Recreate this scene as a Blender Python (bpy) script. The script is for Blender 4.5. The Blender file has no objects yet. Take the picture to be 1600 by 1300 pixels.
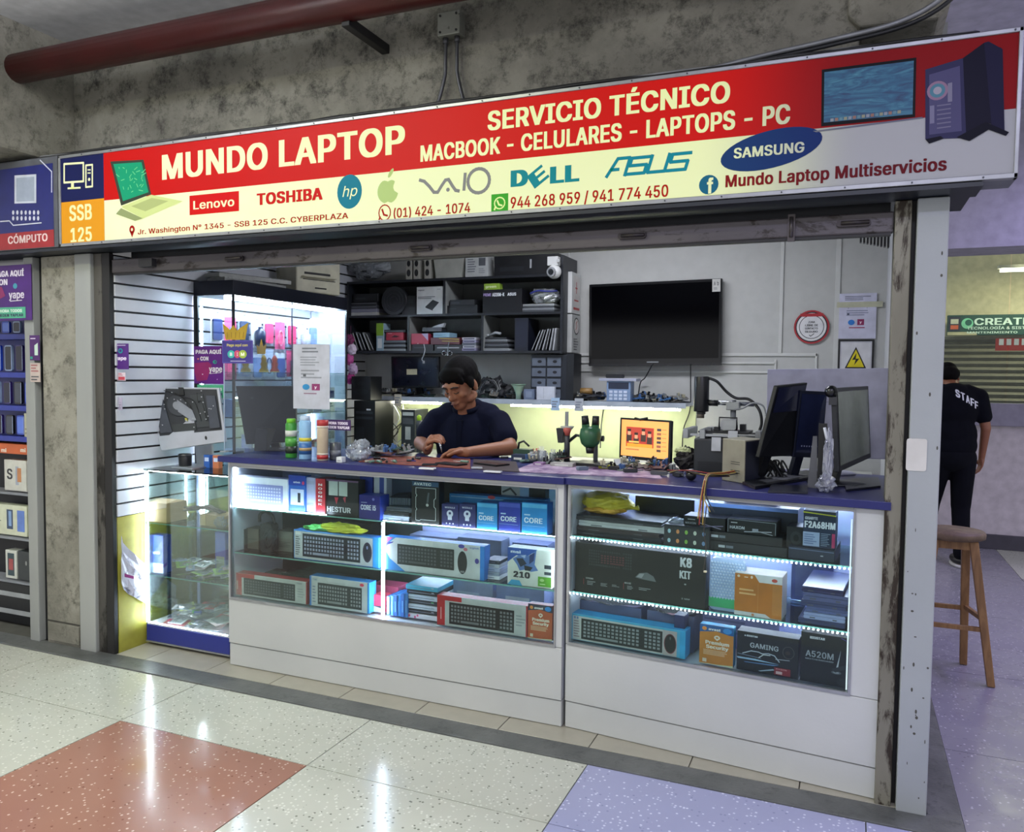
import bpy, bmesh, math, random
from mathutils import Vector, Matrix
from mathutils.geometry import delaunay_2d_cdt
random.seed(7)
PI = math.pi
SC = bpy.context.scene
COL = SC.collection

# ---------------------------------------------------------------- camera
FPX = 1253.0
_X = Vector((0.92233006, 0.03012945, -0.38522652))
_Y = Vector((0.38623677, -0.04264928, 0.92141315))
_Z = Vector((0.01133204, -0.9986357, -0.05097381))
CAMP = Vector((0, -2.9115, 1.5))
cd = bpy.data.cameras.new('camera'); cam = bpy.data.objects.new('camera', cd); COL.objects.link(cam)
cd.sensor_width = 36; cd.sensor_fit = 'HORIZONTAL'; cd.lens = FPX / 1600 * 36; cd.clip_start = .02
cam.matrix_world = Matrix(((_X[0], -_X[1], -_X[2], CAMP[0]), (_Y[0], -_Y[1], -_Y[2], CAMP[1]),
                           (_Z[0], -_Z[1], -_Z[2], CAMP[2]), (0, 0, 0, 1)))
SC.camera = cam
SC.view_settings.view_transform = 'Standard'; SC.view_settings.look = 'None'
SC.view_settings.gamma = 1; SC.view_settings.use_curve_mapping = False
SC.view_settings.exposure = 0.15
SC.cycles.transparent_max_bounces = 48

def lin(c):
    c /= 255.0
    return c / 12.92 if c <= .04045 else ((c + .055) / 1.055) ** 2.4
def H(h):
    return (lin(int(h[0:2], 16)), lin(int(h[2:4], 16)), lin(int(h[4:6], 16)), 1)

# ---------------------------------------------------------------- world and large lights
w = bpy.data.worlds.new('world'); SC.world = w; w.use_nodes = True
w.node_tree.nodes['Background'].inputs[0].default_value = H('dcdcdf')
w.node_tree.nodes['Background'].inputs[1].default_value = 1.1
def area(name, loc, rot, sx, sy, power, hexc, spread=PI):
    l = bpy.data.lights.new(name, 'AREA'); l.shape = 'RECTANGLE'; l.size = sx; l.size_y = sy
    l.energy = power; l.color = H(hexc)[:3]; l.spread = spread
    o = bpy.data.objects.new(name, l); COL.objects.link(o); o.location = loc; o.rotation_euler = rot
    return o
area('corridor_lamp', (-2.6, -1.9, 3.2), (0, 0, 0), 1.6, .25, 48, 'f8fad2', PI)
area('corridor_lamp', (-4.6, -.9, 3.2), (0, 0, 0), .9, .25, 18, 'f8fad2', PI)
area('corridor_lamp', (.2, -2.4, 3.2), (0, 0, 0), 1.6, .25, 44, 'dcdcff', PI)
area('added_ceiling_fill', (-3.3, -1.3, 3.02), (PI, 0, 0), 1.6, .25, 85, 'f4f6ff', PI)  # added upward fill to brighten the corridor ceiling, no fixture stands here
area('side_corridor_lamp', (1.9, 2.0, 3.2), (0, 0, 0), .3, 2.2, 46, 'cabfff', 2.8)
area('side_corridor_lamp', (1.9, -.9, 3.2), (0, 0, 0), .3, 1.6, 14, 'cabfff', 2.8)
area('far_hall_lamp', (2.2, 6.3, 2.7), (0, 0, 0), 1.5, .3, 30, 'fff3d0')
area('shop_lamp', (-1.3, 1.35, 2.68), (0, 0, 0), 1.4, .3, 30, 'f2f4ff')

# ---------------------------------------------------------------- materials
MATS = {}
def newmat(name):
    m = bpy.data.materials.new(name); m.use_nodes = True
    nt = m.node_tree; return m, nt, nt.nodes['Principled BSDF']
def ramp(nt, fac, stops):
    r = nt.nodes.new('ShaderNodeValToRGB'); el = r.color_ramp.elements
    while len(el) < len(stops): el.new(.5)
    for e, (p, c) in zip(el, stops): e.position = p; e.color = c if len(c) == 4 else (*c, 1)
    nt.links.new(fac, r.inputs[0]); return r.outputs[0]
def coords(nt, kind='Object', scale=(1, 1, 1)):
    t = nt.nodes.new('ShaderNodeTexCoord'); mp = nt.nodes.new('ShaderNodeMapping')
    mp.inputs['Scale'].default_value = scale; nt.links.new(t.outputs[kind], mp.inputs[0]); return mp.outputs[0]
def noise(nt, co, scale, detail=4, rough=.5, dist=0):
    n = nt.nodes.new('ShaderNodeTexNoise'); n.inputs['Scale'].default_value = scale
    n.inputs['Detail'].default_value = detail; n.inputs['Roughness'].default_value = rough
    n.inputs['Distortion'].default_value = dist
    nt.links.new(co, n.inputs['Vector']); return n.outputs['Fac']
def mix(nt, fac, a, b, mode='MIX'):
    n = nt.nodes.new('ShaderNodeMix'); n.data_type = 'RGBA'; n.blend_type = mode
    for i, v in ((0, fac), (6, a), (7, b)):
        if hasattr(v, 'is_linked'): nt.links.new(v, n.inputs[i])
        else: n.inputs[i].default_value = v
    return n.outputs[2]
def bump(nt, b, h, strength=.3, dist=.01):
    n = nt.nodes.new('ShaderNodeBump'); n.inputs['Strength'].default_value = strength; n.inputs['Distance'].default_value = dist
    nt.links.new(h, n.inputs['Height']); nt.links.new(n.outputs[0], b.inputs['Normal'])
def M(h, rough=.5, metal=0.0, emit=0.0, var=.12, spec=.5):
    """plain procedural paint/plastic of one colour with a faint noise in it"""
    k = (h, rough, metal, emit, var, spec)
    if k in MATS: return MATS[k]
    m, nt, b = newmat('surface_' + h)
    c = H(h)
    b.inputs['Roughness'].default_value = rough; b.inputs['Metallic'].default_value = metal
    b.inputs['Specular IOR Level'].default_value = spec
    if emit:
        b.inputs['Base Color'].default_value = c
        b.inputs['Emission Color'].default_value = c; b.inputs['Emission Strength'].default_value = emit
    else:
        n = noise(nt, coords(nt), 14, 3)
        o = ramp(nt, n, [(.3, [x * (1 - var) for x in c[:3]]), (.7, [min(1, x * (1 + var)) for x in c[:3]])])
        nt.links.new(o, b.inputs['Base Color'])
    MATS[k] = m; return m
def concrete(name, dark, light, scale=2.2, stain='202018', bstr=.35, rough=.85, sz=(1, 1, 1), stainpos=(.30, .47)):
    m, nt, b = newmat(name); co = coords(nt, scale=sz)
    a = ramp(nt, noise(nt, co, scale, 8, .65), [(.32, H(dark)), (.68, H(light))])
    s = ramp(nt, noise(nt, co, scale * 3.6, 10, .82, .15), [(stainpos[0], (1, 1, 1, 1)), (stainpos[1], (0, 0, 0, 1))])
    o = mix(nt, s, a, H(stain)); nt.links.new(o, b.inputs['Base Color'])
    b.inputs['Roughness'].default_value = rough
    bump(nt, b, noise(nt, co, scale * 22, 4), bstr, .006); return m
def terrazzo(name, base, chip, dark, amount=.36, rough=.16):
    m, nt, b = newmat(name); co = coords(nt, 'Object')
    v = nt.nodes.new('ShaderNodeTexVoronoi'); v.inputs['Scale'].default_value = 72; nt.links.new(co, v.inputs['Vector'])
    sep = nt.nodes.new('ShaderNodeSeparateColor'); nt.links.new(v.outputs['Color'], sep.inputs[0])
    isc = ramp(nt, sep.outputs[0], [(amount, (1, 1, 1, 1)), (amount + .02, (0, 0, 0, 1))])
    near = ramp(nt, v.outputs['Distance'], [(.28, (1, 1, 1, 1)), (.36, (0, 0, 0, 1))])
    mul = nt.nodes.new('ShaderNodeMath'); mul.operation = 'MULTIPLY'; nt.links.new(isc, mul.inputs[0]); nt.links.new(near, mul.inputs[1])
    isd = ramp(nt, sep.outputs[1], [(.2, (1, 1, 1, 1)), (.22, (0, 0, 0, 1))])
    g = ramp(nt, noise(nt, co, 3, 3), [(.3, [x * .93 for x in H(base)[:3]]), (.7, H(base))])
    o = mix(nt, mul.outputs[0], g, mix(nt, isd, H(chip), H(dark)))
    nt.links.new(o, b.inputs['Base Color'])
    nt.links.new(ramp(nt, noise(nt, co, 5, 4), [(.3, (rough * .6,) * 3), (.7, (rough + .08,) * 3)]), b.inputs['Roughness'])
    return m
def worn(name, base, scuff, under, rough=.45, scale=3, metal=0, pos=(.60, .66), stretch=(1, 1, 1)):
    """painted metal with chips and grime"""
    m, nt, b = newmat(name); co = coords(nt, scale=stretch)
    a = ramp(nt, noise(nt, co, scale, 5), [(.3, H(base)), (.75, H(scuff))])
    s = ramp(nt, noise(nt, co, scale * 3.1, 8, .7, .4), [(pos[0], (0, 0, 0, 1)), (pos[1], (1, 1, 1, 1))])
    nt.links.new(mix(nt, s, a, H(under)), b.inputs['Base Color'])
    b.inputs['Roughness'].default_value = rough; b.inputs['Metallic'].default_value = metal
    bump(nt, b, noise(nt, co, 60, 3), .12, .004); return m
def woodmat(name, a, c, sc=(6, 6, .8)):
    m, nt, b = newmat(name); co = coords(nt, scale=sc)
    nt.links.new(ramp(nt, noise(nt, co, 5, 8, .6, 1.2), [(.3, H(a)), (.7, H(c))]), b.inputs['Base Color'])
    b.inputs['Roughness'].default_value = .6; bump(nt, b, noise(nt, co, 20, 4), .2, .003); return m
def glassmat(name, tint='f2faf8', refl=.10, rough=.0, body=0.0, bodycol='ffffff'):
    m = bpy.data.materials.new(name); m.use_nodes = True; nt = m.node_tree; nt.nodes.clear()
    out = nt.nodes.new('ShaderNodeOutputMaterial'); tr = nt.nodes.new('ShaderNodeBsdfTransparent'); gl = nt.nodes.new('ShaderNodeBsdfGlossy')
    tr.inputs[0].default_value = H(tint); gl.inputs['Roughness'].default_value = rough
    fr = nt.nodes.new('ShaderNodeFresnel'); fr.inputs[0].default_value = 1.45
    mm = nt.nodes.new('ShaderNodeMath'); mm.operation = 'MULTIPLY'; mm.inputs[1].default_value = refl * 10
    mm.use_clamp = True; nt.links.new(fr.outputs[0], mm.inputs[0])
    mx = nt.nodes.new('ShaderNodeMixShader'); nt.links.new(mm.outputs[0], mx.inputs[0])
    src = tr.outputs[0]
    if body:
        df = nt.nodes.new('ShaderNodeBsdfDiffuse'); df.inputs[0].default_value = H(bodycol)
        m2 = nt.nodes.new('ShaderNodeMixShader'); co = coords(nt); f = ramp(nt, noise(nt, co, 9, 4, .6, 1.0), [(.35, (body * .4,) * 3), (.7, (min(1, body * 1.7),) * 3)])
        nt.links.new(f, m2.inputs[0]); nt.links.new(tr.outputs[0], m2.inputs[1]); nt.links.new(df.outputs[0], m2.inputs[2]); src = m2.outputs[0]
    nt.links.new(src, mx.inputs[1]); nt.links.new(gl.outputs[0], mx.inputs[2]); nt.links.new(mx.outputs[0], out.inputs[0])
    return m
GLASS = glassmat('clear_glass', refl=.05)
GSHELF = glassmat('shelf_glass', tint='dcefe9', refl=.12)
GEDGE = M('6fa79c', .2)
BAGM = glassmat('clear_film', tint='eef2f6', refl=.16, rough=.18, body=.28, bodycol='dfe6ee')
ACRYL = glassmat('clear_acrylic', tint='f0f4fa', refl=.04)

# ---------------------------------------------------------------- frames: pixel ray -> point on a real plane of the place
class Frame:
    def __init__(s, ox=0, oy=0, a=0):
        s.o = Vector((ox, oy, 0)); s.a = a; s.m = Matrix.Rotation(a, 3, 'Z'); s.i = s.m.inverted()
    def at(s, px, py, y):
        d = Vector((px - 800, py - 650, FPX)); d = Vector((_X.dot(d), _Y.dot(d), _Z.dot(d)))
        c = s.i @ (CAMP - s.o); d = s.i @ d; t = (y - c.y) / d.y
        p = c + d * t; return p.x, p.z
    def at_z(s, px, py, z):
        d = Vector((px - 800, py - 650, FPX)); d = Vector((_X.dot(d), _Y.dot(d), _Z.dot(d)))
        c = s.i @ (CAMP - s.o); d = s.i @ d; t = (z - c.z) / d.z
        p = c + d * t; return p.x, p.y
    def at_x(s, px, py, x):
        d = Vector((px - 800, py - 650, FPX)); d = Vector((_X.dot(d), _Y.dot(d), _Z.dot(d)))
        c = s.i @ (CAMP - s.o); d = s.i @ d; t = (x - c.x) / d.x
        p = c + d * t; return p.y, p.z
    def wpos(s, x, y, z): return s.o + s.m @ Vector((x, y, z))
F0 = Frame()

# ---------------------------------------------------------------- text
_tc = {}
try:   # a plain sans face that ships inside Blender; the built-in face otherwise
    import os
    SANS = bpy.data.fonts.load(os.path.join(bpy.utils.system_resource('DATAFILES'), 'fonts', 'Inter.woff2'))
except Exception:
    SANS = None
def _fontmesh(s, res, fill='BOTH'):
    c = bpy.data.curves.new('t', 'FONT'); c.body = s; c.resolution_u = res; c.fill_mode = fill
    if SANS: c.font = SANS
    o = bpy.data.objects.new('t', c); me = o.to_mesh()
    vs = [(v.co.x, v.co.y) for v in me.vertices]; fs = [tuple(p.vertices) for p in me.polygons]; es = [tuple(e.vertices) for e in me.edges]
    o.to_mesh_clear(); bpy.data.objects.remove(o); bpy.data.curves.remove(c)
    return vs, fs, es
def _wid(s):
    v = _fontmesh(s, 2)[0]; return max(p[0] for p in v) - min(p[0] for p in v)
_gl = {}
def _glyph(ch):
    """one letter as clean triangles"""
    if ch in _gl: return _gl[ch]
    if ch == ' ': _gl[ch] = ([], [], _wid('H H') - _wid('HH')); return _gl[ch]
    ov, _, oe = _fontmesh(ch, 3, 'NONE')
    V, _e, F = delaunay_2d_cdt([Vector(v) for v in ov], oe, [], 1, 1e-6)[:3]
    def wind(x, y):
        n = 0
        for a, b in oe:
            (ax, ay), (bx, by) = ov[a], ov[b]
            if (ay <= y) != (by <= y):
                if ax + (y - ay) / (by - ay) * (bx - ax) > x: n += 1 if by > ay else -1
        return n
    fs = []
    for f in F:
        cx = sum(V[i].x for i in f) / len(f); cy = sum(V[i].y for i in f) / len(f)
        if wind(cx, cy): fs.append(tuple(f))
    _gl[ch] = ([(v.x, v.y) for v in V], fs, _wid('H' + ch + 'H') - _wid('HH')); return _gl[ch]
def textgeo(s, bold=.0):
    k = (s, bold)
    if k in _tc: return _tc[k]
    vs = []; fs = []; x = 0
    for ch in s:
        gv, gf, adv = _glyph(ch); n = len(vs); vs += [(a + x, b, 0) for a, b in gv]; fs += [tuple(i + n for i in f) for f in gf]; x += adv + bold * .8
    if not vs: return [], [], 1
    if bold:   # heavier strokes: the outline laid over itself a little to each side
        b = bold; v0 = vs; f0 = fs; vs = []; fs = []; n = len(v0)
        for j, (dx, dy) in enumerate(((-b, -b * .35), (0, -b * .35), (b, -b * .35), (-b, b * .35), (0, b * .35), (b, b * .35))):
            vs += [(q + dx, y + dy, j) for q, y, _k in v0]; fs += [tuple(i + n * j for i in f) for f in f0]
    x0 = min(v[0] for v in vs); x1 = max(v[0] for v in vs)
    vs = [((v[0] - x0) / (x1 - x0), v[1] / CAPH, v[2]) for v in vs]
    _tc[k] = (vs, fs, (x1 - x0) / CAPH); return _tc[k]
CAPH = 1.0
_v = textgeo('H'); CAPH = max(v[1] for v in _v[0]); _tc.clear()

# ---------------------------------------------------------------- mesh builder
class MB:
    def __init__(s, mat=None): s.v = []; s.f = []; s.m = []; s.s = []; s.mat = mat; s.T = None
    def add(s, vs, fs, mat=None, smooth=False):
        n = len(s.v); vs = [Vector(v) for v in vs]
        if s.T is not None: vs = [s.T @ v for v in vs]
        s.v += vs
        for f in fs: s.f.append(tuple(i + n for i in f)); s.m.append(mat or s.mat); s.s.append(smooth)
        return s
    def box(s, x0, y0, z0, x1, y1, z1, mat=None):
        return s.add([(x0, y0, z0), (x1, y0, z0), (x1, y1, z0), (x0, y1, z0), (x0, y0, z1), (x1, y0, z1), (x1, y1, z1), (x0, y1, z1)],
                     [(0, 3, 2, 1), (4, 5, 6, 7), (0, 1, 5, 4), (1, 2, 6, 5), (2, 3, 7, 6), (3, 0, 4, 7)], mat)
    def cbox(s, c, d, mat=None): return s.box(c[0] - d[0] / 2, c[1] - d[1] / 2, c[2] - d[2] / 2, c[0] + d[0] / 2, c[1] + d[1] / 2, c[2] + d[2] / 2, mat)
    def hexa(s, b, t, mat=None):
        return s.add(list(b) + list(t), [(3, 2, 1, 0), (4, 5, 6, 7), (0, 1, 5, 4), (1, 2, 6, 5), (2, 3, 7, 6), (3, 0, 4, 7)], mat)
    def cyl(s, p0, p1, r0, r1=None, mat=None, n=12, caps=True):
        p0 = Vector(p0); p1 = Vector(p1); r1 = r0 if r1 is None else r1
        d = (p1 - p0).normalized(); a = d.orthogonal().normalized(); b = d.cross(a)
        vs = []
        for p, r in ((p0, r0), (p1, r1)):
            for i in range(n):
                t = 2 * PI * i / n; vs.append(p + (a * math.cos(t) + b * math.sin(t)) * r)
        s.add(vs, [(i, (i + 1) % n, n + (i + 1) % n, n + i) for i in range(n)], mat, True)
        if caps:
            k = len(s.v) - 2 * n
            s.f += [tuple(k + i for i in reversed(range(n))), tuple(k + n + i for i in range(n))]; s.m += [mat or s.mat] * 2; s.s += [False] * 2
        return s
    def tube(s, pts, r, mat=None, n=6):
        pts = [Vector(p) for p in pts]; rings = []; vs = []
        up = None
        for i, p in enumerate(pts):
            d = (pts[min(i + 1, len(pts) - 1)] - pts[max(i - 1, 0)])
            if d.length < 1e-6: d = Vector((0, 0, 1))
            d.normalize()
            up = d.orthogonal().normalized() if up is None else (up - d * up.dot(d)).normalized()
            b = d.cross(up); rr = r[i] if isinstance(r, (list, tuple)) else r
            vs += [p + (up * math.cos(2 * PI * k / n) + b * math.sin(2 * PI * k / n)) * rr for k in range(n)]
        fs = []
        for i in range(len(pts) - 1):
            fs += [(i * n + k, i * n + (k + 1) % n, (i + 1) * n + (k + 1) % n, (i + 1) * n + k) for k in range(n)]
        fs += [tuple(reversed(range(n))), tuple((len(pts) - 1) * n + k for k in range(n))]
        return s.add(vs, fs, mat, True)
    def lathe(s, prof, c=(0, 0, 0), mat=None, n=16, sx=1, sy=1):
        vs = []; fs = []
        for r, z in prof: vs += [(c[0] + math.cos(2 * PI * k / n) * r * sx, c[1] + math.sin(2 * PI * k / n) * r * sy, c[2] + z) for k in range(n)]
        for i in range(len(prof) - 1):
            fs += [(i * n + k, i * n + (k + 1) % n, (i + 1) * n + (k + 1) % n, (i + 1) * n + k) for k in range(n)]
        fs += [tuple(reversed(range(n))), tuple((len(prof) - 1) * n + k for k in range(n))]
        return s.add(vs, fs, mat, True)
    def sph(s, c, rx, ry=None, rz=None, mat=None, n=12, m=8):
        ry = ry or rx; rz = rz or rx
        prof = [(max(1e-4, math.sin(PI * i / m)), -math.cos(PI * i / m)) for i in range(m + 1)]
        vs = []; fs = []
        for r, z in prof: vs += [(c[0] + math.cos(2 * PI * k / n) * r * rx, c[1] + math.sin(2 * PI * k / n) * r * ry, c[2] + z * rz) for k in range(n)]
        for i in range(m): fs += [(i * n + k, i * n + (k + 1) % n, (i + 1) * n + (k + 1) % n, (i + 1) * n + k) for k in range(n)]
        return s.add(vs, fs, mat, True)
    def blob(s, c, rx, ry, rz, mat=None, amp=.25, n=22, m=14, seed=1, flat=None):
        from mathutils import noise as N
        vs = []; fs = []
        for i in range(m + 1):
            for k in range(n):
                a = PI * i / m; t = 2 * PI * k / n
                d = Vector((math.sin(a) * math.cos(t), math.sin(a) * math.sin(t), -math.cos(a)))
                q = 1 + amp * (N.noise(d * 2.3 + Vector((seed, 0, 0))) + .6 * N.noise(d * 6 + Vector((0, seed, 0))) + .35 * N.noise(d * 14 + Vector((0, 0, seed))))
                z = d.z * rz * q
                if flat is not None: z = max(z, flat)
                vs.append((c[0] + d.x * rx * q, c[1] + d.y * ry * q, c[2] + z))
        for i in range(m): fs += [(i * n + k, i * n + (k + 1) % n, (i + 1) * n + (k + 1) % n, (i + 1) * n + k) for k in range(n)]
        return s.add(vs, fs, mat, False)
    def prism(s, poly, y0, y1, mat=None):
        """polygon in x,z extruded along y"""
        n = len(poly); vs = [(x, y0, z) for x, z in poly] + [(x, y1, z) for x, z in poly]
        return s.add(vs, [tuple(range(n)), tuple(reversed(range(n, 2 * n)))] + [(i, i + n, (i + 1) % n + n, (i + 1) % n) for i in range(n)], mat)
    def rbox(s, x0, y0, z0, x1, y1, z1, r, mat=None, k=3):
        """box with corners rounded in the x,z outline"""
        poly = []
        for cx, cz, a in ((x1 - r, z1 - r, 0), (x0 + r, z1 - r, 90), (x0 + r, z0 + r, 180), (x1 - r, z0 + r, 270)):
            poly += [(cx + r * math.cos(math.radians(a + 90 * i / k)), cz + r * math.sin(math.radians(a + 90 * i / k))) for i in range(k + 1)]
        return s.prism(poly, y0, y1, mat)
    def quad(s, x0, z0, x1, z1, y, mat=None): return s.add([(x0, y, z0), (x1, y, z0), (x1, y, z1), (x0, y, z1)], [(0, 1, 2, 3)], mat)
    def poly(s, pts, y, mat=None): return s.add([(x, y, z) for x, z in pts], [tuple(range(len(pts)))], mat)
    def ell(s, cx, cz, rx, rz, y, mat=None, n=20, rot=0, a0=0, a1=2 * PI):
        pts = []
        for i in range(n):
            t = a0 + (a1 - a0) * i / (n if a1 - a0 > 6.28 else n - 1); x = math.cos(t) * rx; z = math.sin(t) * rz
            pts.append((cx + x * math.cos(rot) - z * math.sin(rot), cz + x * math.sin(rot) + z * math.cos(rot)))
        return s.poly(pts, y, mat)
    def line(s, pts, wd, y, mat=None):
        for i, ((x0, z0), (x1, z1)) in enumerate(zip(pts, pts[1:])):
            d = math.hypot(x1 - x0, z1 - z0) or 1; nx = -(z1 - z0) / d * wd / 2; nz = (x1 - x0) / d * wd / 2
            ex = (x1 - x0) / d * wd * .3; ez = (z1 - z0) / d * wd * .3
            s.poly([(x0 - ex + nx, z0 - ez + nz), (x0 - ex - nx, z0 - ez - nz), (x1 + ex - nx, z1 + ez - nz), (x1 + ex + nx, z1 + ez + nz)], y - 2e-5 * (i % 5), mat)
        return s
    def text(s, t, x0, z0, x1, cap, y, mat=None, bold=0.0, shear=0.0):
        vs, fs, asp = textgeo(t, bold); wd = (x1 - x0) if x1 is not None else asp * cap
        return s.add([(x0 + v[0] * wd + v[1] * cap * shear, y - v[2] * 2e-5, z0 + v[1] * cap) for v in vs], fs, mat)
    def mesh(s, name):
        me = bpy.data.meshes.new(name); me.from_pydata([tuple(v) for v in s.v], [], s.f)
        mats = []
        for m in s.m:
            if m not in mats: mats.append(m)
        for m in mats: me.materials.append(m)
        idx = {m: i for i, m in enumerate(mats)}
        me.polygons.foreach_set('material_index', [idx[m] for m in s.m]); me.polygons.foreach_set('use_smooth', s.s)
        me.update(); return me
    def obj(s, name, parent=None, loc=None, rz=0, label=None, bev=0, seg=2, kind=None):
        o = bpy.data.objects.new(name, s.mesh(name)); COL.objects.link(o)
        if parent: o.parent = parent
        if loc is not None: o.location = loc
        if rz: o.rotation_euler = (0, 0, rz)
        if label: o['label'] = label
        if kind: o['kind'] = kind
        if bev:
            b = o.modifiers.new('bevel', 'BEVEL'); b.width = bev; b.segments = seg; b.limit_method = 'ANGLE'; b.angle_limit = .6
        return o
def tag(o, label, cat, group=None, kind=None):
    o['label'] = label; o['category'] = cat
    if group: o['group'] = group
    if kind: o['kind'] = kind
    return o
def thing(name, label, cat, x, y, z, rz=0, fr=F0, group=None, rot=None):
    o = bpy.data.objects.new(name, None); COL.objects.link(o); o.empty_display_size = .05
    o.location = fr.wpos(x, y, z); o.rotation_euler = rot or (0, 0, fr.a + rz)
    if rot: o.rotation_euler[2] += fr.a
    return tag(o, label, cat, group)
def structure(name, mb, bev=0, label=None):
    o = mb.obj(name, bev=bev); o['kind'] = 'structure'
    if label: o['label'] = label
    return o
def clone(o, parent=None):
    c = o.copy(); COL.objects.link(c); c.parent = parent
    for ch in list(o.children): clone(ch, c)
    return c
def instance(o, label, loc, rz=None, group=None, scale=None):
    c = clone(o); c.location = loc; c['label'] = label
    if rz is not None: c.rotation_euler = (0, 0, rz)
    if group: c['group'] = group
    if scale: c.scale = scale
    return c
def smooth_path(pts, k=6):
    P = [Vector(p) for p in pts]; out = []
    for i in range(len(P) - 1):
        a = P[max(i - 1, 0)]; b = P[i]; c = P[i + 1]; d = P[min(i + 2, len(P) - 1)]
        for j in range(k):
            t = j / k; out.append(.5 * ((2 * b) + (c - a) * t + (2 * a - 5 * b + 4 * c - d) * t * t + (3 * b - 3 * c + d - a) * t ** 3))
    out.append(P[-1]); return out

# prints: flat ink on a face of size w x h; u,v run 0..1 over the face
def ink(items, w, h, y0=0.0, x0=None, z0=0.0):
    mb = MB(); x0 = -w / 2 if x0 is None else x0
    X = lambda u: x0 + u * w
    Zf = lambda v: z0 + v * h
    for k, it in enumerate(items):
        y = y0 - .0006 - k * .00015; t = it[0]
        if t == 'r': mb.quad(X(it[1]), Zf(it[2]), X(it[3]), Zf(it[4]), y, M(it[5], .4))
        elif t == 'e': mb.ell(X(it[1]), Zf(it[2]), it[3] * w, it[4] * h, y, M(it[5], .4))
        elif t == 'c': mb.ell(X(it[1]), Zf(it[2]), it[3] * h, it[3] * h, y, M(it[4], .4))
        elif t == 'p': mb.poly([(X(a), Zf(b)) for a, b in it[1]], y, M(it[2], .4))
        elif t == 'l': mb.line([(X(a), Zf(b)) for a, b in it[1]], it[2] * h, y, M(it[3], .4))
        elif t == 't': mb.text(it[1], X(it[2]), Zf(it[3]), X(it[4]) if it[4] is not None else None, it[5] * h, y, M(it[6], .4), it[7] if len(it) > 7 else .02)
        elif t == 'lines':   # unreadable small print: a column of thin strokes
            _, u0, v0, u1, v1, n, c = it; rr = random.Random(int(u0 * 999 + v0 * 77 + n))
            for i in range(n):
                v = v1 - (v1 - v0) * (i + .5) / n; q = u0 + (u1 - u0) * rr.uniform(.6, 1); d = (v1 - v0) / n * .22
                mb.quad(X(u0), Zf(v - d), X(q), Zf(v + d), y, M(c, .4))
        elif t == 'kb':      # picture of a keyboard
            _, u0, v0, u1, v1, nc, nr, bg, kc = it
            mb.quad(X(u0), Zf(v0), X(u1), Zf(v1), y, M(bg, .4))
            du = (u1 - u0) * .96 / nc; dv = (v1 - v0) * .84 / nr
            for r in range(nr):
                c = 0
                while c < nc:
                    L = 6 if (r == 0 and c == 3) else 1; L = min(L, nc - c)
                    a = u0 + (u1 - u0) * .02 + c * du; b = v0 + (v1 - v0) * .08 + r * dv
                    if not (nc > 15 and c in (nc - 5,)):
                        mb.quad(X(a + du * .18), Zf(b + dv * .2), X(a + du * (L - .18)), Zf(b + dv * .82), y - .00006, M(kc, .4))
                    c += L
    return mb
def carton(name, label, px0, px1, py, yf, z0, dep, body, items, fr=F0, rz=0, cat='box', group=None, side=None, pyx=None, z1=None, tilt=0, bodymat=None):
    """printed box: pixel left/right/top on its real front plane, bottom at z0"""
    zg = z0 + .08
    xa = fr.at(px0, 0, yf)[0]; xb = fr.at(px1, 0, yf)[0]
    # pixel columns are read at about the height of the box
    for _ in range(2):
        pc = py; xa = fr.at(px0, pc + 30, yf)[0]; xb = fr.at(px1, pc + 30, yf)[0]
    zt = fr.at(pyx if pyx is not None else (px0 + px1) / 2, py, yf)[1] if z1 is None else z1
    W_ = (xb - xa) / max(.3, math.cos(rz)); Hh = zt - z0
    t = thing(name, label, cat, (xa + xb) / 2, yf, z0, rz, fr, group)
    if tilt: t.rotation_euler[0] = tilt
    b = MB(bodymat or M(body, .42)); b.box(-W_ / 2, 0, 0, W_ / 2, dep, Hh)
    if side: b.m[3] = M(side, .42); b.m[5] = M(side, .42); b.m[1] = M(side, .42)
    b.obj('carton', t, bev=.0012, seg=1)
    if items: ink(items, W_, Hh).obj('print', t)
    return t

TINTS = {}
ORD = 'first second third fourth fifth sixth seventh eighth ninth tenth eleventh twelfth thirteenth fourteenth fifteenth sixteenth seventeenth eighteenth nineteenth twentieth twenty-first twenty-second twenty-third twenty-fourth twenty-fifth twenty-sixth twenty-seventh twenty-eighth twenty-ninth thirtieth'.split()
def hue(h):
    r, g, b = (int(h[i:i + 2], 16) for i in (0, 2, 4)); v = max(r, g, b)
    if v - min(r, g, b) < 26: return 'white' if v > 215 else 'pale grey' if v > 170 else 'grey' if v > 85 else 'black'
    if b >= r and b > g + 8: return 'pale blue' if v > 190 else 'blue'
    if g > r and g > b: return 'green'
    if r > 150 and g > 130 and b < 120: return 'yellow'
    if r > g + 60: return 'red' if v < 220 else 'pink'
    return 'pinkish' if b > 150 else 'brown'
def relabel(grp, noun, where):
    """every piece of a jumble gets its own label: its colour and its place among those of that colour"""
    by = {}
    for o, h in TINTS.get(grp, []): by.setdefault(hue(h), []).append(o)
    for c, os_ in by.items():
        os_.sort(key=lambda o: math.atan2(o.location.x - CAMP.x, o.location.y - CAMP.y))
        for i, o in enumerate(os_): o['label'] = ('%s %s, %s %s one from the left, %s' % (c, noun, ORD[i], c, where)) if len(os_) > 1 else '%s %s, the only %s one, %s' % (c, noun, c, where)
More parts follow.
